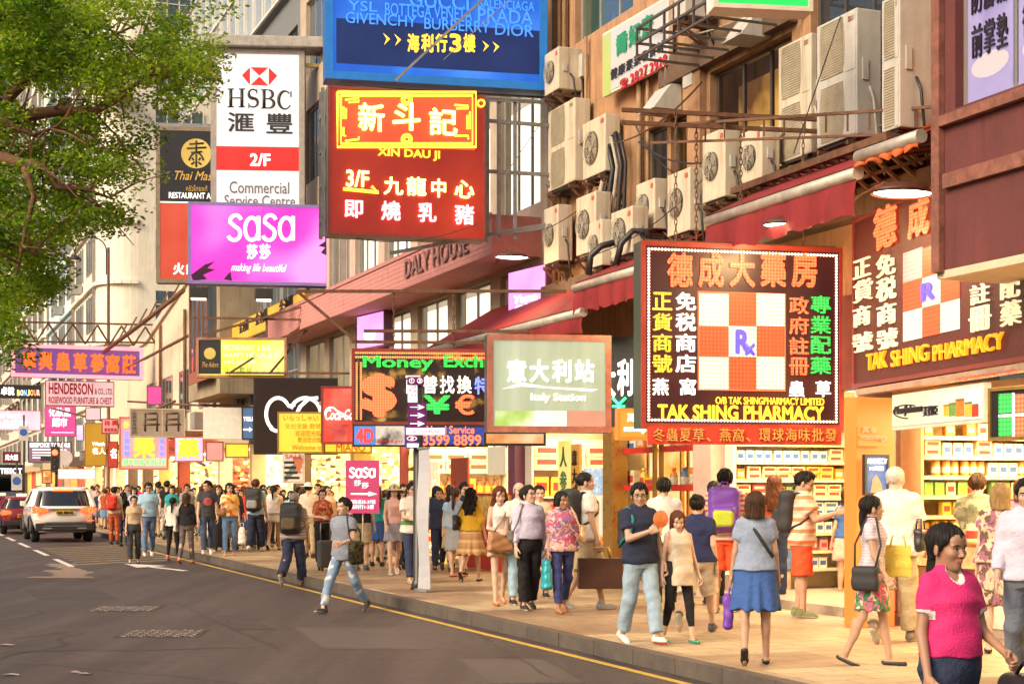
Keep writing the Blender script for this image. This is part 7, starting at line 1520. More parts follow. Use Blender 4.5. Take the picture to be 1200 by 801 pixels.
    if suv:
        MB().box(-.3, .3, top[2] - .08, top[2] - .03, top[0] - .03, top[0] + .025, bv=.01).build('high_brake_lamp', BRK, e)
        mb = MB(); mb.box(-.86, .86, -.07, .1, .36, .6, bv=.03); mb.build('bumper', TRIM, e); mb = MB(); mb.box(-.62, .62, -.085, -.065, .5, .525); mb.build('bumper_trim', CHR, e)
        for sx in (-1, 1): MB().box(sx * .52 - .14, sx * .52 + .14, -.095, -.05, .40, .46, bv=.015).build('exhaust_tip', CHR, e); MB().box(sx * .78 - .1, sx * .78 + .1, -.045, -.015, .66, .69).build('reflector', TAIL, e)
        MB().box(-.5, .5, -.035, .05, 1.02, 1.045).build('tailgate_trim', CHR, e)
        MB().box(-.92, .92, -.018, .02, .625, .632).build('panel_gap', TRIM, e)
        mb = MB(); mb.bar((.05, .14, 1.15), (.3, .2, 1.22), .02); mb.bar((.3, .2, 1.22), (-.25, .25, 1.3), .014); mb.build('rear_wiper', TRIM, e)
    else:
        mb = MB(); mb.box(-.84, .84, -.06, .15, .33, .55, bv=.05); mb.build('bumper', paint_m if not taxi else TRIM, e)
    pz = .86 if suv else .66; p = MB().box(-.27, .27, -.055, -.03, pz, pz + .13).build('licence_plate', PLATE, e)
    if plate: t = MB(); put_text(t, plate, -.24, pz + .02, .24, pz + .11, -.058, bold=.03); t.build('plate_lettering', INK, p)
    if taxi: MB().box(-.2, .2, (top[2] + top[3]) / 2 - .08, (top[2] + top[3]) / 2 + .08, top[0] + .1, top[0] + .22, bv=.03).build('roof_sign', glow('taxi roof sign', (1, .85, .6), 1.2), e)
    return e
sv = car(5.12, 52.6, 'white sport utility car seen from behind with glowing tail lights', CARW, True, 'GB 8043'); sv.scale = (1.07, 1.07, 1.07)
car(4.6, 62.5, 'dark red taxi directly ahead of the white sport utility car', CARR, False, 'HK 4127', 'taxi', True); car(4.3, 70.5, 'second dark red taxi in the queue ahead of the white car', CARR, False, None, 'taxi', True); car(4.1, 78.5, 'third dark red taxi, frontmost of the waiting queue', CARR, False, None, 'taxi', True)
car(1.9, 70, 'silver white saloon cut by the picture edge beside the taxis', CARG, False, None)

# ================================================================ street furniture
LP = mat('lamp post brown', (.16, .05, .035), rough=.5, var=.3)
Yl = 80.; lp = empty('street_lamp', Matrix.Translation(Vector(((127 - CX) / F * Yl, Yl, PZ))), 'tall brown lamp post with a swan neck arm above the purple neon sign', 'street lamp')
zt_ = CAMZ + (HZ - 290) / F * Yl - PZ; ax_ = -39 / F * Yl
MB().lathe([(0, 0), (.16, 0), (.16, .6), (.1, .7), (.075, zt_), (0, zt_ + .02)], 14).build('post', LP, lp)
mb = MB(); mb.tube([(-.1, 0, zt_ - 1.4), (-.1, 0, zt_ - .2)] + [(-.1 + (ax_ + .1) / 2 + (ax_ + .1) / -2 * math.cos(t), 0, zt_ - .2 + .75 * math.sin(t)) for t in np.linspace(0, math.pi, 14)] + [(ax_, 0, zt_ - .45)], .035, 8); mb.build('arm', DARKM, lp)
MB().lathe([(.02, .12), (.16, .08), (.3, -.06), (.34, -.18), (.3, -.17), (.14, .02), (0, .06)], 18, 0, (ax_, 0, zt_ - .5)).build('lamp_shade', DARKM, lp); MB().lathe([(0, -.2), (.2, -.17), (.28, -.1), (0, -.05)], 16, 0, (ax_, 0, zt_ - .5)).build('lamp_glass', mat('lamp glass', (.7, .5, .45), rough=.3, var=0, emit=(1, .6, .4), es=.3), lp)
Yt = 78.; tl = empty('traffic_light', Matrix.Translation(W(66, 580, Yt)) @ Matrix.Rotation(R(8), 4, 'Z'), 'traffic light showing red above the white car', 'traffic light'); k_ = Yt / F
tl.location.z = PZ; zz = lambda y: CAMZ - (y - HZ) * k_ - PZ
MB().lathe([(0, 0), (.09, 0), (.07, zz(520)), (0, zz(520))], 12).build('post', DARKM, tl); MB().box(-.22, .22, -.45, -.1, zz(553), zz(523), bv=.04).build('signal_box', DARKM, tl)
for k, y in enumerate((530, 539, 547)):
    mb = MB(); mb.lathe([(0, -.03), (.1, -.02), (.15, 0)], 14, 0, (0, -.46, zz(y)), 'y'); mb.build(['red_lamp', 'amber_lamp', 'green_lamp'][k], glow('signal red', (1, .06, .02), 14) if k == 0 else DARKM, tl); mb = MB(); mb.tube([(.17 * math.cos(t), -.5, zz(y) + .17 * math.sin(t)) for t in np.linspace(0, math.pi, 9)], .03, 5); mb.build('visor', DARKM, tl)
MB().box(-.75, -.2, -.2, -.16, zz(540), zz(534)).build('side_arm', DARKM, tl)
for (x, yt, Y, lab, plates) in ((28, 486, 84, 'slim dark pole by the taxis with a blue sign plate', True), (20, 540, 74, 'short sign post by the taxis with a round blue plate', True), (74, 500, 80, 'pale post with a round white disc beside the traffic light', False)):
    e = empty('sign_post', Matrix.Translation(Vector(((x - CX) / F * Y, Y, PZ))) @ Matrix.Rotation(R(6), 4, 'Z'), lab, 'sign post'); zt_ = CAMZ + (HZ - yt) / F * Y - PZ
    MB().lathe([(0, 0), (.06, 0), (.05, zt_), (0, zt_)], 10).build('post', DARKM if plates else STEEL, e)
    if plates: MB().box(-.25, .25, -.09, -.06, zt_ - 1.4, zt_ - .6).build('plate', mat('pale plate', (.55, .5, .5), rough=.5), e); mb = MB(); mb.disc((0, -.1, zt_ - .95), .2, 'y', 20); mb.build('blue_disc', paint('sign blue', (.03, .1, .4)), e)
    else: mb = MB(); mb.disc((.1, -.08, zt_ - 1.6), .4, 'y', 24); mb.disc((.1, -.07, zt_ - 1.6), .4, 'y', 24); mb.build('plate', mat('pale plate', (.55, .5, .5), rough=.5), e)
# overhead sign supports and loose cables across the street
for k, (pts, r_, lab) in enumerate((([(118, 415, 72), (175, 372, 66), (215, 340, 62)], .1, 'dark lattice arm rising behind the purple neon sign'), ([(60, 478, 74), (150, 500, 66), (240, 545, 58)], .05, 'thin dark strut below the furniture sign'), ([(150, 470, 66), (215, 474, 60), (300, 476, 52)], .05, 'steel strut above the photo billboard'), ([(130, 505, 60), (165, 485, 56), (205, 470, 52)], .05, 'rusty strut behind the photo billboard'))):
    P_ = [W(*q) for q in pts]; c0 = P_[0].copy(); mb = MB(); mb.tube([p - c0 for p in P_], r_, 6)
    if k == 0:
        for i in range(8): a = P_[0].lerp(P_[2], i / 8) - c0; mb.bar(a + Vector((0, 0, .05)), a + Vector((.35, 0, .7)), .06)
    tag(mb.build('sign_strut', RUST, mtx=Matrix.Translation(c0)), lab, 'strut')
q = random.Random(4)
for k, (a, b_, lab) in enumerate((((592, 205, 26.8), (650, 120, 28), 'thin stay wire from the neon sign up to the wall'), ((520, 70, 26.5), (640, -40, 27.5), 'bright stay wire crossing the blue sign'), ((930, 180, 18), (985, 20, 19), 'dark cable slanting across the tall air conditioners'), ((640, 268, 27), (760, 150, 25.5), 'grey cable sagging past the stacked air conditioners'), ((380, 270, 27), (560, 262, 26.5), 'slack cable under the neon restaurant sign'), ((690, 300, 24), (850, 180, 22), 'thin cable below the pipes and fans'))):
    A, B_ = W(*a), W(*b_); mb = MB(); mb.tube([A.lerp(B_, t) - A - Vector((0, 0, .25 * 4 * t * (1 - t) * (k > 2))) for t in np.linspace(0, 1, 12)], .008, 5); tag(mb.build('stay_wire', STEEL if k < 2 else BLK, mtx=Matrix.Translation(A)), lab, 'cable')
# steel truss arms reaching out over the square pharmacy sign
tr = empty('truss_arm', Matrix.Translation(W(762, 148, 20.3)), 'rusty steel truss carrying the square sign, lit orange from below', 'truss'); A = Vector((0, 0, 0)); B_ = W(1100, 125, 17.6) - W(762, 148, 20.3); mb = MB()
mb.bar(A, B_, .035); mb.bar(A - Vector((0, 0, .22)), B_ - Vector((0, 0, .3)), .03)
for i in range(14): p = A.lerp(B_, i / 14); p2 = A.lerp(B_, (i + 1) / 14); mb.bar(p2, p2 - Vector((0, 0, .22)), .022)
mb.build('frame', RUST, tr)
for k, (x, y0, y1) in enumerate(((816, 152, 285), (868, 156, 285))):
    p = W(x, y0, 19.6); p2 = W(x, y1, 19.4); mb = MB(); n = int((p - p2).length / .075)
    for i in range(n): c_ = p.lerp(p2, i / n) - p; mb.tube([c_ + Vector((.02 * math.cos(t) * (i % 2), .02 * math.cos(t) * ((i + 1) % 2), .052 * math.sin(t))) for t in np.linspace(0, 6.28, 8)[:-1]], .007, 4, closed=True)
    tag(mb.build('hanging_chain', RUST, mtx=Matrix.Translation(p)), 'rusty chain down to the square sign, %s' % ('in front of the round fan unit' if k == 0 else 'in front of the spiral fan unit'), 'chain')

# ================================================================ tree reaching in over the road
BARK_ = mat('bark', (.15, .07, .04), rough=.9, var=.4, scale=5, bump=.5, bscale=18)
def leafm(name, c_, tr_):
    m = mat(name, c_, rough=.5, var=.3, scale=1.5, spec=.3); N, L, b = nodes_of(m); o_ = N['Material Output']; t = N.new('ShaderNodeBsdfTranslucent'); t.inputs['Color'].default_value = c4(tr_); mx = N.new('ShaderNodeMixShader'); mx.inputs[0].default_value = .45
    L.new(b.outputs[0], mx.inputs[1]); L.new(t.outputs[0], mx.inputs[2]); L.new(mx.outputs[0], o_.inputs['Surface']); return m
LEAF = [leafm('leaf dark', (.036, .1, .006), (.13, .28, .008)), leafm('leaf mid', (.095, .19, .01), (.28, .46, .012)), leafm('leaf light', (.2, .31, .02), (.5, .64, .025))]
TB = Vector((-13.5, 27, 0)); tree = empty('street_tree', Matrix.Translation(TB), 'spreading street tree whose leafy branches reach in over the road', 'tree')
mb = MB(); q = random.Random(21)
fork = W(-170, 190, 26) - TB
mb.tube([(0, 0, -.1), (.05, 0, .5), (.3, -.1, 2), fork * .6 + Vector((0, 0, .5)), fork], [.5, .42, .36, .33, .3], 12)
LIMB = [[(-170, 190, 26), (-60, 60, 25.5), (0, 15, 25), (20, 13, 25), (44, 10, 25.2), (70, -12, 25.5), (110, -40, 26)],
        [(-170, 190, 26), (-60, 170, 26), (0, 136, 26), (13, 111, 26), (34, 91, 26.3), (67, 77, 26.5), (94, 56, 26.6), (131, 42, 26.8), (170, 25, 27)],
        [(-170, 190, 26), (-60, 150, 25), (0, 140, 25), (34, 135, 25), (67, 130, 25), (111, 131, 25.2), (135, 118, 25.4), (155, 101, 25.5), (182, 88, 25.7), (215, 95, 26)],
        [(-170, 190, 26), (-60, 182, 25), (0, 185, 24.6), (27, 192, 24.5), (50, 195, 24.5), (67, 219, 24.5), (101, 222, 24.6), (135, 234, 24.7)],
        [(0, 140, 25), (20, 150, 24.7), (40, 158, 24.6), (67, 148, 24.5), (85, 130, 24.5)], [(34, 91, 26.3), (10, 70, 26.8), (-10, 50, 27)], [(-60, 182, 25), (-20, 250, 24.8), (10, 285, 24.6), (45, 300, 24.6)], [(67, 77, 26.5), (90, 85, 26.5), (130, 75, 26.6), (165, 60, 26.7), (200, 60, 26.8)], [(27, 192, 24.5), (40, 230, 24.4), (30, 270, 24.3), (20, 320, 24.3)]]
for li, pts in enumerate(LIMB):
    P_ = [W(x_, y_, Y_ - (.8 if x_ > -60 else .3)) - TB for x_, y_, Y_ in pts]; r0 = .15 if li < 4 else .06; mb.tube(P_, [max(.014, r0 * (1 - i / len(P_)) ** 1.1) for i in range(len(P_))], 9)
    for p, nx in zip(P_[2:], P_[3:]):
        for k in range(3):
            d = Vector((q.uniform(-.4, 1), q.uniform(-.7, .7), q.uniform(-.5, .9))).normalized() * q.uniform(.5, 1.3); m1 = p.lerp(nx, q.random()); mb.tube([m1, m1 + d * .5 + Vector((0, 0, .05)), m1 + d], [.022, .014, .006], 5)
mb.build('trunk', BARK_, tree)
def dens(x, y):
    d = 0
    for cx, cy, rx, ry, w_ in ((40, 45, 110, 75, 1.1), (150, 60, 75, 55, .95), (205, 70, 48, 60, 1.0), (215, 115, 32, 22, .7), (60, 170, 90, 40, .6), (120, 160, 55, 45, .7), (40, 240, 70, 45, .8), (130, 205, 45, 40, .6), (25, 315, 46, 50, 1.3), (4, 385, 17, 45, 1.4), (45, 270, 40, 30, .8), (150, 15, 50, 25, .5), (235, 8, 30, 9, .5), (100, 250, 50, 18, .5), (-40, 150, 70, 250, .9)):
        d = max(d, w_ * max(0, 1 - ((x - cx) / rx) ** 2 - ((y - cy) / ry) ** 2) ** .6)
    for cx, cy, r_ in ((95, 108, 14), (20, 120, 16), (70, 205, 18), (110, 232, 16), (150, 125, 14), (40, 210, 12), (175, 35, 16), (15, 262, 12)): d *= min(1, (((x - cx) ** 2 + (y - cy) ** 2) ** .5 / r_) ** 2)
    return d
V, FC, MI = [], [], []; n = 0; rs = np.random.RandomState(12)
cl = 0; tries = 0
while cl < 470 and tries < 9000:
    tries += 1; x, y = q.uniform(-75, 268), q.uniform(-45, 440)
    if q.random() > dens(x, y): continue
    cl += 1; Y = q.uniform(23.3, 28.5); c_ = np.array(W(x, y, Y) - TB); k = int(rs.randint(110, 190)); rad = rs.uniform(.26, .5)
    P_ = rs.normal(size=(k, 3)); P_ = P_ / np.linalg.norm(P_, axis=1)[:, None] * (rs.uniform(0, 1, (k, 1)) ** .45) * rad * np.array([1.25, 1.25, .65]); P_ += c_
    sh = 1 if rs.rand() < .55 else (2 if rs.rand() < .6 else 0)
    for p in P_:
        a = rs.normal(size=3); a[2] *= .5; a /= np.linalg.norm(a); b_ = np.cross(a, rs.normal(size=3)); b_ /= np.linalg.norm(b_); s_ = rs.uniform(.028, .048)
        V += [p - a * s_ * 1.25, p + b_ * s_ * .55, p + a * s_ * 1.25, p - b_ * s_ * .55]; FC.append((n, n + 1, n + 2, n + 3)); MI.append(min(2, max(0, sh + (rs.rand() < .2) - (rs.rand() < .2)))); n += 4
me = bpy.data.meshes.new('crown'); me.from_pydata(np.array(V).tolist(), [], FC); [me.materials.append(m) for m in LEAF]; me.polygons.foreach_set('material_index', MI); o = bpy.data.objects.new('crown', me); COL.objects.link(o); o.parent = tree

# ================================================================ small clutter on the ochre wall
for k, (x, y, lab) in enumerate(((690, 90, 'small grey junction box beside the vegetarian board'), (820, 100, 'cream junction box high on the wall by the cage platform'), (800, 125, 'grey exhaust hood above the narrow neon window'), (905, 40, 'grey exhaust hood beside the tall air conditioners'))):
    m_ = street_at(VF, ux(x, VF), zx(x, y, VF)); e = empty('wall_box' if k < 2 else 'exhaust_hood', m_, lab, 'junction box' if k < 2 else 'exhaust hood')
    if k < 2: MB().box(-.14, -.003, 0, .3, 0, .4, bv=.015).build('box', ACG, e); MB().tube([(-.07, .15, 0), (-.07, .15, -.9), (-.02, .3, -1.2)], .018, 6).build('conduit', GRH, e)
    else: mb = MB(); mb.prism([(-.5, -.05), (-.02, -.05), (-.02, .34), (-.2, .34)], 0, .55, plane='xz'); fixn(mb.build('hood', ACG, e)); MB().tube([(-.1, .28, .3), (-.1, .28, .9), (-.02, .28, 1.1)], .07, 10).build('duct', STEEL, e)
q = random.Random(31)
for k in range(12):
    x0 = q.uniform(660, 900); x1 = x0 + q.uniform(60, 190); v = VF - q.uniform(.12, .3); z0, z1 = q.uniform(5.6, 9.2), q.uniform(5.6, 9.2) if k % 3 == 0 else None; u0_, u1_ = ux(x0, v), ux(x1, v); z1 = z1 or z0 + q.uniform(-.3, .3)
    a, b_ = uv(v, u0_, z0), uv(v, u1_, z1); mb = MB(); sg = q.uniform(.1, .5); mb.tube([a.lerp(b_, t) - a - Vector((0, 0, sg * 4 * t * (1 - t))) for t in np.linspace(0, 1, 12)], q.choice([.009, .012, .016]), 5)
    tag(mb.build('wall_cable', [BLK, GRH, RUST][k % 3], mtx=Matrix.Translation(a)), 'thin sagging %s cable strung along the ochre wall' % ['black', 'grey', 'brown'][k % 3], 'cable', '%s cables along the ochre wall' % ['black', 'grey', 'brown'][k % 3])
# ================================================================ people and what they carry
D = dict
def C(n, c_): return cloth(n, c_)
CL = {n: C(n, c_) for n, c_ in {'white': (.68, .63, .58), 'cream': (.62, .52, .4), 'beige': (.5, .38, .24), 'khaki': (.42, .33, .2), 'black': (.018, .016, .018), 'navy': (.025, .03, .06), 'charcoal': (.05, .05, .055), 'grey': (.28, .28, .3), 'blue grey': (.26, .31, .42), 'lavender': (.5, .47, .6), 'denim': (.13, .2, .34), 'pale denim': (.3, .4, .5), 'dark denim': (.035, .045, .09), 'red': (.55, .045, .03), 'orange red': (.68, .09, .03), 'yellow': (.66, .38, .03), 'pink': (.62, .03, .18), 'pale pink': (.66, .38, .35), 'teal': (.03, .3, .3), 'sky': (.32, .48, .62), 'royal': (.05, .11, .32), 'brown': (.2, .09, .04), 'rust': (.4, .08, .03), 'olive': (.2, .2, .09), 'mauve': (.35, .2, .3), 'green': (.08, .25, .1)}.items()}
def SH(kind, c_): return D(kind=kind, m=mat('shoe ' + str(c_), c_ if isinstance(c_, tuple) else (.03, .03, .03), rough=.5, var=.15))
SNW, SNB, FLB, SAN, HEO, LEA = SH('sneaker', (.65, .6, .58)), SH('sneaker', (.05, .05, .055)), SH('flat', (.02, .02, .02)), SH('sandal', (.25, .14, .08)), SH('heel', (.5, .1, .03)), SH('boot', (.03, .022, .018))
FLW = SH('flat', (.6, .55, .5))
def at_px(x, head, foot, gz=PZ):
    Y = F * (CAMZ - gz) / (foot - HZ); p = W(x, foot, Y); p.z = gz; return p, (foot - head) / F * Y * 1.01
def P(x, hd, foot, yaw, label, road=False, group=None, **k):
    p, H = at_px(x, hd, foot, 0 if road else PZ); k.setdefault('H', H); return person(p, yaw, label=label, group=group, **k)
# ---- carried things (each a thing of its own), placed in the figure's frame
def local(J, c_, R_=None):
    M = J['o'].matrix_world @ Matrix.Translation([float(q) for q in c_]); return M @ R_ if R_ is not None else M
def sdf_part(name, f, g, m, par, mi=None):
    V, Fc = g.net(f); s2 = Soup(); s2.add(V, Fc, mi(V[Fc].mean(1)) if mi else None); return s2.obj(name, m if isinstance(m, list) else [m], par)
def backpack(J, m, label, s=1., m2=None):
    c_ = J['tp']((0, .2, .33)); T = J['T']; e = empty('backpack', local(J, c_, Matrix([list(map(float, r)) for r in T]).to_4x4() @ Matrix.Scale(s, 4)), label, 'backpack')
    g = Grid((-.24, -.14, -.32), (.24, .2, .32), .012); P_ = g.P; f = rbox(P_, (0, 0, 0), (.165, .085, .235), .07); f = smin(f, rbox(P_, (0, .085, -.08), (.12, .05, .11), .04), .02) + .003 * np.sin(g.Z * 40 + g.X * 15); sdf_part('bag', f, g, m, e)
    sdf_part('pocket', rbox(P_, (0, .1, -.09), (.11, .05, .09), .04), g, m2 or m, e)
    for sx in (-1, 1): MB().tube([(sx * .09, -.06, .2), (sx * .1, -.12, .225), (sx * .11, -.21, .205), (sx * .12, -.305, .1), (sx * .14, -.295, -.03), (sx * .18, -.19, -.13), (sx * .15, -.06, -.2)], .015, 6).xform(Matrix.Diagonal((1.15 / s, 1 / s, 1 / s, 1))).build('strap', m2 or m, e)
    MB().tube([(-.04, -.05, .24), (-.03, -.06, .28), (.03, -.06, .28), (.04, -.05, .24)], .01, 6).build('top_loop', m, e); return e
def bag(J, c_, half, m, label, name='handbag', strap=None, cat='bag', rz=0., soft=.03, m2=None, sag=.0):
    """Soft bag centred at c_ (figure's frame); strap = points of the handle in the figure's frame."""
    e = empty(name, local(J, c_, Matrix.Rotation(R(rz), 4, 'Z')), label, cat); hx, hy, hz_ = half; g = Grid((-hx - .05, -hy - .05, -hz_ - .06), (hx + .05, hy + .05, hz_ + .06), .011); P_ = g.P
    k = 1 + sag * np.clip((-g.Z) / hz_, -1, 1); Q = np.stack([g.X / k, g.Y / k, g.Z], -1); f = rbox(Q, (0, 0, 0), half, min(half) * .8) + .004 * np.sin(g.X * 38 + g.Z * 21) + .003 * np.sin(g.Z * 55 - g.X * 20)
    sdf_part('bag', f, g, m, e)
    if strap:
        Mi = e.matrix_world.inverted() @ J['o'].matrix_world; mb = MB(); mb.tube([Mi @ Vector([float(q) for q in p]) for p in strap], .011, 6); mb.build('strap', m2 or m, e)
    else:
        for sy in (-1, 1): MB().tube([(-hx * .5, sy * hy * .6, hz_ * .9), (-hx * .4, sy * hy * .4, hz_ + .09), (hx * .4, sy * hy * .4, hz_ + .09), (hx * .5, sy * hy * .6, hz_ * .9)], .008, 6).build('handle', m2 or m, e)
    return e
def hand_pt(J, k, dz=0., dx=0., dy=0.): return np.array(J['hand%d' % k]) + np.array((dx, dy, dz))
def shoulder_bag(J, side, m, label, half=(.045, .15, .12), z=.02, m2=None, cross=False, name='handbag', front=0.):
    sh = J['tp']((side * (.11 if not cross else -.09), 0, .535)); c_ = J['tp']((side * .26, front, z)); t = [c_ + (0, -.1, half[2] * .9), J['tp']((side * .21, -.13, .3)), sh + (0, -.05, .03), sh + (0, .04, .035), J['tp']((side * .22, .12, .3)), c_ + (0, .1, half[2] * .9)]
    if cross: t = [c_ + (0, -.08, half[2] * .9), J['tp']((side * .12, -.15, .28)), J['tp']((-side * .04, -.14, .44)), sh + (0, -.03, .02), sh + (0, .05, .02), J['tp']((-side * .02, .13, .42)), J['tp']((side * .12, .14, .25)), c_ + (0, .08, half[2] * .9)]
    return bag(J, c_, half, m, label, name, t, m2=m2)
LTH = mat('black leather', (.02, .018, .02), rough=.4, var=.2, bump=.15, bscale=40); TAN = mat('tan leather', (.36, .17, .07), rough=.5, var=.25); NYB = mat('black nylon', (.025, .024, .026), rough=.7, var=.2, bump=.2, bscale=60); PLW = mat('white plastic bag', (.75, .7, .64), rough=.3, var=.1, bump=.3, bscale=20); TEALP = mat('teal plastic bag', (.02, .33, .4), rough=.3, var=.2, bump=.4, bscale=22); PUB = mat('purple tote', (.16, .05, .38), rough=.5, var=.15)
w20 = 20
# ---------------- the nearest figures
J = P(1113, 604, 976, 20, 'woman in bright pink tunic with white trim walking towards the viewer', road=True, sex='f', H=1.63, sk='tan', build=.98, belly=.45, hair=('low_pony', 'black'), detail=3, arms=((4, 12, 22, 10), (8, 12, 60, 12)), legs=((12, 4), (-8, 14)), head=(12, 2), grip=(.5, 1.2),
      top=D(m=mat('cloth hot pink', (.6, .018, .15), rough=.8, var=.15, scale=9, bump=.4, bscale=80), hem=.07, loose=.012, straight=False, flare=.012, sleeve=.62, neck=.045, trim=CL['white'], wrinkle=.006), bottom=D(kind='trousers', m=CL['dark denim'], loose=.02), shoes=SAN)
bag(J, hand_pt(J, 1, -.2, .05), (.06, .16, .14), LTH, 'black leather handbag hanging from the arm of the woman in pink', strap=[hand_pt(J, 1, -.1, .05, -.09), hand_pt(J, 1, .0, .03, -.03), hand_pt(J, 1, -.1, .05, .09)])
J = P(1203, 560, 800, -20, 'man in lavender shirt and slate trousers cut by the picture edge', sex='m', sk='mid', arms=((5, 10, 25), (5, 8, 15)), legs=((-10, 20), (18, 5)), detail=2, top=D(m=CL['lavender'], sleeve=1.72, collar=True, hem=-.02, loose=.03), bottom=D(kind='trousers', m=C('slate', (.13, .15, .2)), loose=.028), shoes=SH('boot', (.2, .07, .03)))
FLO = print_cloth('tropical skirt', [(.6, .1, .2), (.1, .25, .08), (.65, .55, .45), (.5, .2, .3), (.05, .15, .08)], 16)
J = P(1022, 578, 779, 62, 'woman in pale tee and tropical flower skirt glancing behind her', sex='f', sk='mid', hair=('low_pony', 'black'), detail=2, arms=((14, 10, 20), (-18, 8, 30)), legs=((-10, 14), (12, 4)), head=(30, -6), lean=2, top=D(m=stripes('fine pale stripes', [(.62, .52, .58), (.5, .42, .52)], .03), sleeve=.45, neck=.04, hem=.06), bottom=D(kind='skirt', m=FLO, len=.34, flare=.03), shoes=FLB)
shoulder_bag(J, -1, NYB, 'dark canvas shoulder bag at the side of the woman in the flower skirt', half=(.045, .13, .12), z=-.02)
bag(J, J['tp']((.2, -.2, .14)), (.015, .13, .16), C('yellow paper', (.75, .58, .1)), 'flat yellow paper bag by the woman in the flower skirt', 'paper_bag', soft=.01)
J = P(1050, 547, 752, 150, 'white haired man in loose white shirt and khaki trousers facing the shop', sex='m', sk='pale', hair=('thin', 'white'), detail=2, arms=((8, 10, 40), (6, 10, 20)), legs=((12, 4), (-14, 24)), top=D(m=CL['white'], sleeve=.75, collar=True, hem=-.05, loose=.04, wrinkle=.006), bottom=D(kind='trousers', m=CL['khaki'], loose=.03), shoes=SH('sneaker', (.18, .12, .08)), build=1.08)
bag(J, J['tp']((-.24, .02, .1)), (.05, .1, .11), LTH, 'small black bag at the hip of the white haired man')
J = P(885, 575, 778, 172, 'woman in pale blue tee and royal blue skirt seen from behind', sex='f', sk='mid', hair=('bob', 'brown'), detail=2, build=1.06, arms=((2, 10, 15), (2, 10, 8)), legs=((6, 2), (-14, 26)), top=D(m=CL['blue grey'], sleeve=.55, hem=.02, loose=.02, wrinkle=.005), bottom=D(kind='skirt', m=CL['royal'], len=.36, flare=.06, folds=.016), shoes=FLB)
bag(J, hand_pt(J, 1, -.26, .02), (.05, .14, .17), PUB, 'purple tote bag with white petals held by the woman in blue', 'tote_bag', strap=[hand_pt(J, 1, -.1, .02, -.09), hand_pt(J, 1, .0), hand_pt(J, 1, -.1, .02, .09)])
t = MB(); t.tube([J['tp']((-.15, -.14, .15)), J['tp']((-.05, -.15, .35)), J['tp']((.1, -.06, .545)), J['tp']((.1, .04, .55)), J['tp']((0, .12, .4)), J['tp']((-.17, .13, .15))], .018, 6); o = t.build('bag_strap', NYB, mtx=J['o'].matrix_world); tag(o, 'black cross body strap over the pale blue tee', 'strap')
J = P(750, 567, 753, 24, 'man in navy polo and pale jeans holding an orange paper fan', sex='m', sk='mid', glasses=True, detail=2, arms=((22, 6, 95, 35), (2, 12, 12)), legs=((-8, 14), (16, 4)), head=(-24, 0), grip=(1.3, .8), top=D(m=CL['navy'], sleeve=.62, collar=True, hem=-.04, loose=.022), bottom=D(kind='trousers', m=CL['pale denim'], loose=.022), shoes=D(kind='sneaker', m=MATS['shoe (0.65, 0.6, 0.58)'], sole=mat('red sole', (.5, .06, .05), rough=.6)))
e = empty('paper_fan', local(J, hand_pt(J, 0, .05, .02, -.05)), 'round orange paper fan held by the man in the navy polo', 'fan'); MB().lathe([(0, -.005), (.085, -.005), (.09, 0), (.085, .005), (0, .005)], 24, 0, (0, 0, .05), 'y').build('disc', mat('orange fan paper', (.75, .2, .05), rough=.5, var=.35, scale=20), e); MB().tube([(0, .0, -.03), (0, 0, -.12)], .01, 6).build('handle', ORP, e)
backpack(J, NYB, 'dark teal trimmed backpack worn by the man in the navy polo', .9, C('teal trim', (.03, .2, .22)))
J = P(795, 597, 752, 22, 'woman in cream blouse and black leggings walking beside the man with the fan', sex='f', sk='light', hair=('bob', 'auburn'), detail=2, build=1.1, belly=.2, arms=((-6, 10, 12), (4, 12, 18)), legs=((-6, 16), (14, 4)), head=(-18, 14), top=D(m=CL['cream'], sleeve=0, hem=-.16, loose=.03, flare=.05, neck=.03, wrinkle=.006), bottom=D(kind='leggings', m=CL['black'], len=1.7, loose=.004), shoes=SH('flat', (.05, .3, .2)))
J = P(850, 552, 717, 168, 'man in red and white striped shirt and red shorts with a purple backpack', sex='m', sk='mid', build=1.1, detail=2, arms=((10, 8, 50), (12, 8, 60)), legs=((4, 2), (-4, 4)), top=D(m=stripes('red white stripes', [(.6, .08, .06), (.68, .55, .45), (.5, .2, .15), (.68, .6, .5)], .12), sleeve=.6, hem=-.05, loose=.03), bottom=D(kind='shorts', m=CL['orange red'], loose=.035, len=.95), shoes=SAN)
backpack(J, PUB, 'purple backpack with lime trim on the man in striped shirt', 1.15, C('lime trim', (.45, .55, .05)))
J = P(818, 574, 742, 160, 'woman in dark spotted blouse and cream shorts walking away', sex='f', sk='light', build=1.08, hair=('bun', 'black'), detail=2, arms=((-8, 10, 20), (6, 10, 20)), legs=((22, 4), (-18, 40)), top=D(m=print_cloth('navy spots', [(.03, .035, .09), (.04, .05, .12)], 40, (.025, .03, .08), .3), sleeve=.6, hem=.0, loose=.024), bottom=D(kind='shorts', m=CL['cream'], loose=.03, len=.95), shoes=SNB)
P(778, 562, 716, 175, 'man in white shirt with his back turned beside the spotted blouse', sex='m', sk='light', detail=1, top=D(m=CL['white'], sleeve=1.7, collar=True, loose=.03, hem=-.02), bottom=D(kind='trousers', m=CL['charcoal'], loose=.02))
P(836, 566, 708, 182, 'dark haired shopper hidden behind the man with the purple backpack', sex='m', sk='mid', detail=0, top=D(m=CL['charcoal']), bottom=D(kind='trousers', m=CL['black']))
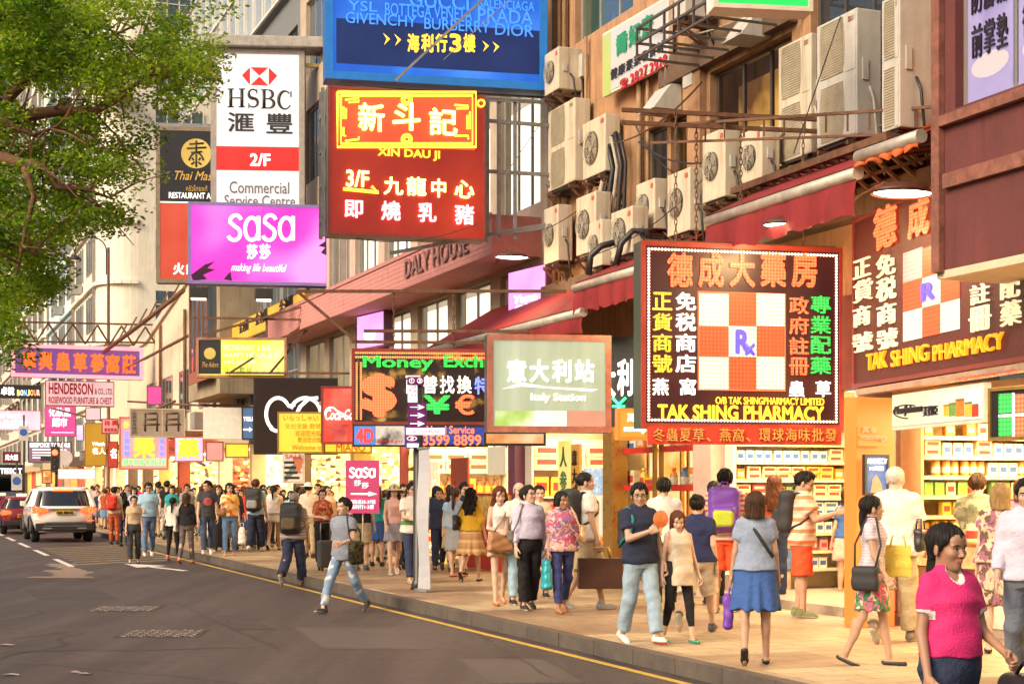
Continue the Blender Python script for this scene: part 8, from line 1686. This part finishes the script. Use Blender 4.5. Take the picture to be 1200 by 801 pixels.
J = P(940, 555, 723, 72, 'man in pale striped tee and red shorts reading his phone', sex='m', sk='mid', glasses=True, detail=2, build=1.08, arms=((38, 4, 75, 10), (38, 4, 78, 25)), legs=((3, 3), (-3, 3)), head=(0, 16), lean=4, top=D(m=stripes('orange white', [(.68, .58, .46), (.66, .5, .38), (.6, .22, .1)], .13), sleeve=.62, hem=-.06, loose=.03), bottom=D(kind='shorts', m=CL['orange red'], loose=.035, len=.98), shoes=D(kind='sneaker', m=CL['olive']))
backpack(J, NYB, 'black backpack on the man reading his phone', 1.1)
e = empty('phone', local(J, hand_pt(J, 1, .03, -.02, -.06), Matrix.Rotation(R(-50), 4, 'X')), 'dark phone in the hands of the man in red shorts', 'phone'); MB().box(-.037, .037, -.005, .005, -.07, .07, bv=.004).build('case', DARKM, e); MB().box(-.033, .033, .0055, .0065, -.062, .062).build('screen', glow('phone screen', (.7, .8, 1), 2), e)
J = P(966, 547, 690, 60, 'woman with a hair bun in black dress beside the wire rack', sex='f', sk='light', hair=('bun', 'black'), detail=1, arms=((30, 5, 70), (25, 5, 60)), head=(0, 12), top=D(m=CL['cream'], sleeve=.5, hem=.1), bottom=D(kind='skirt', m=CL['black'], len=.42), shoes=FLB)
P(992, 572, 702, 190, 'child in blue top behind the wire rack', sex='f', sk='light', hair=('bob', 'black'), detail=0, top=D(m=CL['royal']), bottom=D(kind='skirt', m=CL['pale pink'], len=.3))
P(918, 596, 700, 175, 'small child in orange tee and blue shorts by the pharmacy step', sex='m', sk='light', hair=('crop', 'black'), detail=0, top=D(m=C('salmon', (.65, .3, .2))), bottom=D(kind='shorts', m=CL['denim']), shoes=SNW)
P(908, 556, 706, 165, 'person with auburn ponytail at the pharmacy shelves', sex='f', sk='light', hair=('long', 'auburn'), detail=0, top=D(m=CL['rust']), bottom=D(kind='trousers', m=CL['dark denim']))
J = P(1146, 557, 735, 155, 'man in olive patterned tee at the shop counter', sex='m', sk='pale', hair=('short', 'brown'), detail=1, build=1.1, top=D(m=print_cloth('olive print', [(.2, .2, .12), (.3, .29, .2), (.14, .15, .09)], 12), sleeve=.6, loose=.03), bottom=D(kind='trousers', m=CL['charcoal'], loose=.03))
J = P(1172, 566, 765, 165, 'blonde woman in brown and cream leaf print dress at the counter', sex='f', sk='pale', hair=('bob', 'blond'), detail=1, build=1.12, belly=.2, top=D(m=print_cloth('leaf print', [(.5, .4, .28), (.14, .08, .06), (.55, .45, .32), (.3, .12, .18)], 15), sleeve=.45, hem=0, loose=.03), bottom=D(kind='skirt', m=MATS['cloth leaf print'], len=.42, flare=.03), shoes=FLB)
P(1199, 560, 730, 150, 'auburn haired shopper at the picture edge behind the counter customers', sex='f', sk='mid', hair=('bob', 'auburn'), detail=0, top=D(m=CL['mauve']), bottom=D(kind='trousers', m=CL['black']))
# ---------------- middle of the pavement
J = P(688, 553, 713, 100, 'man in white tee with black backpack and big brown paper bag', sex='m', sk='mid', hair=('crop', 'black'), detail=2, build=1.06, arms=((4, 8, 12), (8, 8, 18)), legs=((14, 4), (-10, 16)), head=(-8, 0), grip=(.9, 1.3), top=D(m=CL['white'], sleeve=.6, hem=-.04, loose=.028), bottom=D(kind='shorts', m=CL['khaki'], loose=.035, len=1.0), shoes=D(kind='sneaker', m=CL['grey']))
backpack(J, NYB, 'bulky black backpack on the man with the brown paper bag', 1.15)
e = empty('shopping_bag', local(J, hand_pt(J, 0, -.33, -.02)) @ Matrix.Rotation(R(-95), 4, 'Z'), 'large dark brown paper shopping bag with gold handles', 'shopping bag'); MB().box(-.27, .27, -.08, .08, -.17, .2, bv=.006).build('bag', mat('dark brown paper', (.06, .025, .015), rough=.35, var=.3, bump=.2, bscale=5), e)
for sy in (-1, 1): MB().tube([(-.13, sy * .07, .2), (-.1, sy * .05, .33), (.1, sy * .05, .33), (.13, sy * .07, .2)], .009, 6).build('handle', GOLDF, e)
FLB2 = print_cloth('pink floral blouse', [(.5, .08, .16), (.55, .32, .3), (.2, .12, .25), (.6, .45, .42), (.4, .15, .22)], 17)
J = P(659, 574, 717, 16, 'older woman in pink floral blouse and navy trousers with a teal bag', sex='f', sk='tan', hair=('short_f', 'black'), detail=2, build=1.05, arms=((4, 10, 10), (8, 8, 75, 10)), legs=((12, 3), (-10, 20)), head=(14, 0), grip=(1.2, 1.), top=D(m=FLB2, sleeve=.95, hem=-.04, loose=.032, neck=.02), bottom=D(kind='trousers', m=C('indigo', (.04, .05, .16)), loose=.012, len=1.86), shoes=SH('flat', (.35, .14, .05)))
bag(J, hand_pt(J, 0, -.24, -.02), (.06, .09, .2), TEALP, 'crumpled teal plastic bag held by the older woman', 'plastic_bag', strap=[hand_pt(J, 0, -.08, -.02, -.05), hand_pt(J, 0, .0), hand_pt(J, 0, -.08, -.02, .05)], sag=.25)
shoulder_bag(J, 1, mat('cream shoulder bag', (.55, .38, .22), rough=.6, var=.2), 'cream shoulder bag under the arm of the older woman', half=(.04, .1, .12), z=.2, front=-.06)
J = P(620, 571, 714, 18, 'man in lavender shirt and black trousers looking up', sex='m', sk='light', glasses=True, detail=2, build=1.0, belly=.3, arms=((4, 8, 14), (-6, 8, 12)), legs=((6, 3), (-6, 14)), head=(30, -16), top=D(m=CL['lavender'], sleeve=1.75, collar=True, hem=.08, loose=.024, wrinkle=.006), bottom=D(kind='trousers', m=CL['black'], loose=.024, waist=.12), shoes=LEA)
shoulder_bag(J, -1, C('drab strap', (.16, .14, .12)), 'drab satchel strap over the lavender shirt', half=(.04, .08, .08), z=.12)
P(609, 566, 708, 15, 'bald man in white shirt half hidden behind the lavender shirt', sex='m', sk='light', hair=('bald', 'grey'), detail=1, top=D(m=CL['white'], sleeve=.6), bottom=D(kind='trousers', m=CL['sky']))
P(632, 568, 700, 10, 'young woman in pale top looking over between the older couple', sex='f', sk='light', hair=('low_pony', 'black'), detail=1, top=D(m=CL['cream'], sleeve=.4), bottom=D(kind='trousers', m=CL['denim']))
J = P(586, 569, 708, 14, 'long haired woman in white sleeveless top and beige shorts', sex='f', sk='light', hair=('long', 'auburn'), detail=2, build=.96, arms=((6, 10, 80, 30), (2, 10, 10)), legs=((10, 2), (-8, 20)), head=(-4, 6), top=D(m=CL['white'], sleeve=0, hem=.0, loose=.02, neck=.035), bottom=D(kind='shorts', m=CL['beige'], loose=.03, len=.5), shoes=HEO)
bag(J, J['tp']((-.06, -.22, .0)), (.17, .07, .14), TAN, 'slouchy tan leather bag in front of the long haired woman', strap=[J['tp']((-.18, -.2, .1)), J['tp']((-.02, -.19, .3)), J['tp']((.12, -.05, .53)), J['tp']((.13, .04, .53)), J['tp']((.1, -.2, .1))], sag=.12)
PLD = stripes('tan plaid', [(.5, .28, .12), (.6, .42, .22), (.45, .24, .12)], .16)
J = P(552, 570, 681, 168, 'woman in yellow cardigan and plaid skirt walking away', sex='f', sk='light', hair=('long', 'black'), detail=1, arms=((-4, 14, 20), (10, 12, 30)), legs=((14, 3), (-12, 30)), top=D(m=CL['yellow'], sleeve=1.2, hem=.02, loose=.022), bottom=D(kind='skirt', m=PLD, len=.4, flare=.09, folds=.02), shoes=FLB)
shoulder_bag(J, 1, LTH, 'black leather tote on the shoulder of the woman in yellow', half=(.05, .17, .14), z=.17)
P(535, 571, 676, 150, 'woman in red skirt partly behind the yellow cardigan', sex='f', sk='light', hair=('low_pony', 'brown'), detail=0, top=D(m=CL['blue grey'], sleeve=.6), bottom=D(kind='skirt', m=CL['grey'], len=.4), shoes=SH('heel', (.4, .05, .03)))
J = P(484, 565, 683, 20, 'man in white and green tee behind the pale banner', sex='m', sk='light', detail=1, legs=((14, 3), (-12, 20)), arms=((20, 6, 70), (5, 6, 15)), top=D(m=CL['white'], sleeve=.6, hem=-.04, loose=.028, band=(CL['green'], .1, .17)), bottom=D(kind='trousers', m=CL['dark denim'], loose=.02), shoes=SH('sneaker', (.45, .3, .15)))
J = P(462, 566, 673, 14, 'woman in straw sun hat, pale pink top and grey skirt', sex='f', sk='light', hair=('long', 'black'), hat=HAIR['straw'], detail=1, arms=((6, 10, 40), (4, 10, 20)), legs=((14, 3), (-12, 24)), head=(-10, 4), top=D(m=CL['pale pink'], sleeve=0, hem=.06), bottom=D(kind='skirt', m=C('heather grey', (.28, .27, .33)), len=.26, flare=.02), shoes=FLW)
J = P(403, 580, 717, -34, 'young man in grey tee and ripped jeans stepping along the road', road=True, sex='m', sk='light', detail=2, arms=((-8, 8, 10), (12, 14, 70, 10)), legs=((26, 8, 4), (-18, 20, 2)), head=(-6, -4), lean=2, grip=(.8, 1.2), top=D(m=C('heather blue', (.22, .24, .3)), sleeve=.55, hem=-.08, loose=.022, trim=CL['charcoal']), bottom=D(kind='trousers', m=print_cloth('ripped denim', [(.2, .28, .42), (.23, .31, .46), (.18, .26, .4), (.5, .52, .55)], 9), loose=.012), shoes=SNB)
CAMO = print_cloth('camouflage', [(.03, .035, .02), (.07, .06, .03), (.015, .015, .012), (.1, .09, .04)], 18)
shoulder_bag(J, 1, CAMO, 'camouflage shoulder bag held by the young man in ripped jeans', half=(.06, .13, .17), z=.03, m2=NYB, name='shoulder_bag', front=-.04)
J = P(344, 577, 686, 170, 'grey haired man with black backpack stepping off the kerb', road=True, sex='m', sk='mid', hair=('thin', 'grey'), detail=1, build=1.05, arms=((4, 10, 20), (-4, 10, 20)), legs=((16, 4), (-14, 34)), head=(0, 14), lean=6, top=D(m=stripes('checked shirt', [(.38, .3, .28), (.25, .2, .2), (.5, .42, .36)], .05), sleeve=.65, hem=-.04, loose=.03), bottom=D(kind='trousers', m=CL['dark denim'], loose=.03), shoes=D(kind='boot', m=CL['brown']))
backpack(J, NYB, 'large black backpack on the grey haired man', 1.2, C('brown trim', (.14, .1, .06)))
J = P(378, 572, 664, 16, 'woman in rust floral blouse and black trousers', sex='f', sk='light', hair=('bun', 'black'), detail=1, arms=((8, 10, 85, 40), (4, 12, 20)), legs=((12, 3), (-8, 16)), head=(-10, 0), top=D(m=print_cloth('rust floral', [(.45, .07, .03), (.3, .05, .03), (.55, .25, .12)], 16), sleeve=.8, hem=.1, loose=.03), bottom=D(kind='trousers', m=CL['black'], loose=.03), shoes=FLB)
p = px_ground(383, 668, PZ); e = empty('suitcase', Matrix.Translation(p) @ Matrix.Rotation(R(30), 4, 'Z'), 'small dark wheeled suitcase beside the rust floral blouse', 'suitcase'); MB().box(-.18, .18, -.11, .11, .06, .6, bv=.04).build('shell', paint('suitcase shell', (.05, .05, .055)), e); MB().tube([(-.1, .08, .6), (-.1, .08, .95), (.1, .08, .95), (.1, .08, .6)], .011, 6).build('handle', STEEL, e)
for sx in (-1, 1):
    for sy in (-1, 1): MB().lathe([(0, -.015), (.035, -.015), (.035, .015), (0, .015)], 12, 0, (sx * .13, sy * .08, .035), 'x').build('wheel', TYRE, e)
# ---------------- farther back
J = P(243, 563, 649, 14, 'man in charcoal tee with red printed emblem walking hand in hand', sex='m', sk='light', glasses=True, detail=1, legs=((14, 3), (-10, 18)), head=(-40, 0), top=D(m=CL['charcoal'], sleeve=.55, hem=-.06, front=(C('red print', (.5, .1, .1)), .24, .42, .1)), bottom=D(kind='trousers', m=C('blue jean', (.06, .09, .16))), shoes=SNW)
P(256, 568, 646, 14, 'girl in long black skirt between the printed tee and the floral shirt', sex='f', sk='light', hair=('long', 'brown'), detail=1, top=D(m=CL['navy'], sleeve=.5), bottom=D(kind='skirt', m=CL['black'], len=.78, flare=.12), shoes=FLW)
J = P(269, 565, 651, 10, 'woman in yellow and red floral shirt and blue jeans', sex='f', sk='light', hair=('long', 'black'), detail=1, arms=((20, 8, 80, 20), (4, 10, 12)), legs=((10, 2), (-6, 16)), top=D(m=print_cloth('yellow floral', [(.68, .5, .12), (.6, .1, .05), (.7, .58, .3), (.65, .3, .06)], 11), sleeve=.7, loose=.03), bottom=D(kind='trousers', m=C('bright jean', (.14, .24, .42)), loose=.01), shoes=SH('heel', (.55, .35, .2)))
bag(J, hand_pt(J, 1, -.3, .05), (.08, .15, .2), PLW, 'white plastic carrier bag with green mark', 'carrier_bag', sag=.2); bag(J, J['tp']((-.2, -.14, .12)), (.1, .05, .08), TAN, 'small tan purse across the yellow floral shirt')
J = P(300, 562, 646, 172, 'man in sky blue tee with a black and grey backpack walking away', sex='m', sk='light', hair=('short', 'auburn'), detail=1, build=1.06, legs=((10, 3), (-8, 16)), top=D(m=CL['sky'], sleeve=.6, hem=-.04), bottom=D(kind='trousers', m=CL['navy'], loose=.03), shoes=SNW); backpack(J, NYB, 'tall black and grey backpack on the man in sky blue', 1.15, CL['grey'])
P(321, 567, 644, 176, 'young woman in short white dress with long ponytail walking away', sex='f', sk='light', hair=('pony', 'black'), detail=1, build=.95, legs=((14, 3), (-10, 24)), top=D(m=CL['white'], sleeve=.2, hem=.05, loose=.03), bottom=D(kind='skirt', m=CL['white'], len=.16, flare=.05), shoes=FLB)
P(157, 580, 660, 16, 'woman in beige uniform blouse with red bow and dark trousers', road=True, sex='f', sk='light', hair=('bun', 'black'), detail=1, legs=((8, 2), (-6, 12)), top=D(m=CL['beige'], sleeve=.5, hem=.08, collar=True, front=(C('red bow', (.4, .03, .04)), .5, .56, .03)), bottom=D(kind='trousers', m=CL['charcoal'], loose=.02), shoes=FLB)
P(174, 566, 651, 18, 'man in pale blue shirt and jeans beside the uniformed woman', road=True, sex='m', sk='mid', glasses=True, detail=1, arms=((10, 8, 70), (4, 8, 12)), legs=((10, 2), (-8, 14)), top=D(m=CL['sky'], sleeve=.7, collar=True, loose=.03), bottom=D(kind='trousers', m=CL['denim']), shoes=SNW)
J = P(203, 582, 656, 175, 'woman in white top and dark leggings with a cream tote, seen from behind', road=True, sex='f', sk='light', hair=('low_pony', 'black'), detail=1, legs=((8, 2), (-6, 10)), top=D(m=CL['white'], sleeve=1.2, loose=.03), bottom=D(kind='leggings', m=CL['black'], loose=.006), shoes=SH('sneaker', (.6, .1, .15))); shoulder_bag(J, 1, CL['cream'], 'cream cloth tote of the woman in white top', half=(.05, .17, .17), z=.05)
J = P(219, 577, 660, 172, 'woman in black top and grey trousers with white strap bag, seen from behind', road=True, sex='f', sk='light', hair=('bob', 'brown'), detail=1, legs=((6, 2), (-10, 14)), top=D(m=CL['black'], sleeve=1.7), bottom=D(kind='trousers', m=C('warm grey', (.12, .1, .095)), loose=.01), shoes=HEO); shoulder_bag(J, 1, CL['white'], 'white sling bag of the woman in black top', half=(.04, .12, .2), z=.05)
P(196, 564, 632, 178, 'man in black tee walking away beyond the two women', sex='m', sk='light', detail=0, top=D(m=CL['black'], sleeve=.6), bottom=D(kind='trousers', m=CL['grey']))
P(186, 565, 628, 170, 'man in teal polo walking away', sex='m', sk='light', detail=0, top=D(m=CL['teal'], sleeve=.6), bottom=D(kind='shorts', m=CL['khaki']))
J = P(134, 571, 638, 176, 'man in cream shirt with red patterned bag near the white car', sex='m', sk='light', detail=0, top=D(m=CL['cream'], sleeve=.7), bottom=D(kind='trousers', m=CL['rust'])); backpack(J, CL['red'], 'red patterned rucksack near the white car', .9)
P(145, 576, 640, 170, 'woman in black cardigan over blue top by the uniformed woman', road=True, sex='f', sk='light', hair=('long', 'black'), detail=0, top=D(m=CL['black'], sleeve=1.7), bottom=D(kind='trousers', m=CL['navy']))
P(114, 568, 618, 10, 'man in red check shirt and khaki trousers walking near the white car', sex='m', sk='mid', hair=('short', 'brown'), detail=0, top=D(m=CL['pale pink'], sleeve=.7), bottom=D(kind='trousers', m=CL['khaki']))
P(126, 570, 620, 12, 'woman in bright red dress near the white car', sex='f', sk='light', hair=('bob', 'black'), detail=0, top=D(m=CL['red'], sleeve=.6), bottom=D(kind='skirt', m=CL['red'], len=.4))
P(424, 566, 668, 170, 'man in black tee with dark bag partly behind the pink board', sex='m', sk='light', detail=1, top=D(m=CL['black'], sleeve=.6), bottom=D(kind='shorts', m=CL['khaki']), shoes=SNB)
P(442, 568, 664, 176, 'woman in blue dress behind the hat woman', sex='f', sk='light', hair=('long', 'auburn'), detail=0, top=D(m=CL['teal'], sleeve=.5), bottom=D(kind='skirt', m=CL['royal'], len=.35))
P(362, 566, 654, 172, 'man in white cap and cream shirt in the crowd', sex='m', sk='light', hat=CL['white'], detail=0, top=D(m=CL['cream'], sleeve=.6), bottom=D(kind='trousers', m=CL['khaki']))
P(355, 572, 652, 178, 'woman in mauve top in front of the white cap', sex='f', sk='light', hair=('bob', 'brown'), detail=0, top=D(m=CL['white'], sleeve=.5), bottom=D(kind='trousers', m=CL['mauve']))
# ---------------- the crowd beyond: ten patterns, each copied with its own colours
PROTO = []; q = random.Random(99)
COLN = ['white', 'cream', 'white', 'pale pink', 'sky', 'black', 'navy', 'red', 'sky', 'grey', 'pink', 'yellow', 'cream', 'teal', 'rust', 'lavender', 'charcoal', 'pale pink', 'olive', 'green']; BOTN = ['denim', 'black', 'khaki', 'navy', 'charcoal', 'beige', 'dark denim']
for k in range(10):
    fem = k % 2; away = k in (2, 3, 6, 9)
    J = person((0, 0, 0), 0, 1.7 if not fem else 1.6, 'f' if fem else 'm', hair=(['short', 'long', 'crop', 'pony', 'short', 'bob', 'short', 'bun', 'crop', 'long'][k], ['black', 'black', 'black', 'brown', 'black', 'black', 'brown', 'black', 'black', 'auburn'][k]), detail=0, sk=['light', 'mid'][k % 3 == 0], arms=((q.uniform(-12, 12), 9, 15), (q.uniform(-12, 12), 9, q.choice([15, 70]))), legs=((14, 3), (-12, 24)), top=D(m=CL['white'], sleeve=[.6, .4, 1.6, 0, .6][k % 5], hem=-.04 if not fem else .02, loose=.024), bottom=D(kind=['trousers', 'skirt', 'shorts', 'trousers', 'trousers'][k % 5], m=CL['denim'], len=[1.9, .38, .95, 1.9, 1.9][k % 5]), label='x')
    PROTO.append((J['o'], fem, away, 'x'))
used = set(); spots = []
for i in range(190):
    far = i > 110; u = (q.uniform(38, 64) if i > 30 else q.uniform(27, 40)) if not far else q.uniform(58, 125); v = q.uniform(7.5 if i > 30 else 9.3, 10.9)
    X = v * CS - u * SN; Y = v * SN + u * CS; x = X / Y * F + CX
    if not (88 < x < 600): continue
    if any(abs(v - a) < .42 and abs(u - b_) < .5 for a, b_ in spots): continue
    spots.append((v, u)); k = q.randrange(10); o, fem, away, _ = PROTO[k]; tc, bc = q.choice(COLN), q.choice(BOTN)
    first = k not in used; c_ = o if first else copy_tree(o); used.add(k)
    c_.matrix_world = Matrix.Translation(uv(v, u, PZ)) @ Matrix.Rotation(R((195 if away else 18) + q.uniform(-20, 20)), 4, 'Z') @ Matrix.Scale(q.uniform(.92, 1.06), 4)
    for ch in c_.children:
        n_ = ch.name.split('.')[0]; m_ = CL[tc] if n_ == 'shirt' else (CL[bc] if n_ in ('trousers', 'skirt', 'shorts') else None)
        if m_: ch.material_slots[0].link = 'OBJECT'; ch.material_slots[0].material = m_
    style = ['short haired', 'long haired', 'cropped haired', 'ponytailed', 'neatly parted', 'bobbed', 'brown haired', 'bun haired', 'close cropped', 'auburn haired'][k]
    tag(c_, '%s person in %s top and %s %s walking %s in the distant crowd' % (style, tc, bc, ['trousers', 'skirt', 'shorts', 'trousers', 'trousers'][k % 5], 'away' if away else 'nearer'), 'person', 'distant crowd %s %s %d' % (tc, bc, k))
for o, *_ in PROTO:
    if o['label'] == 'x':
        for ch in list(o.children): bpy.data.objects.remove(ch)
        bpy.data.objects.remove(o)
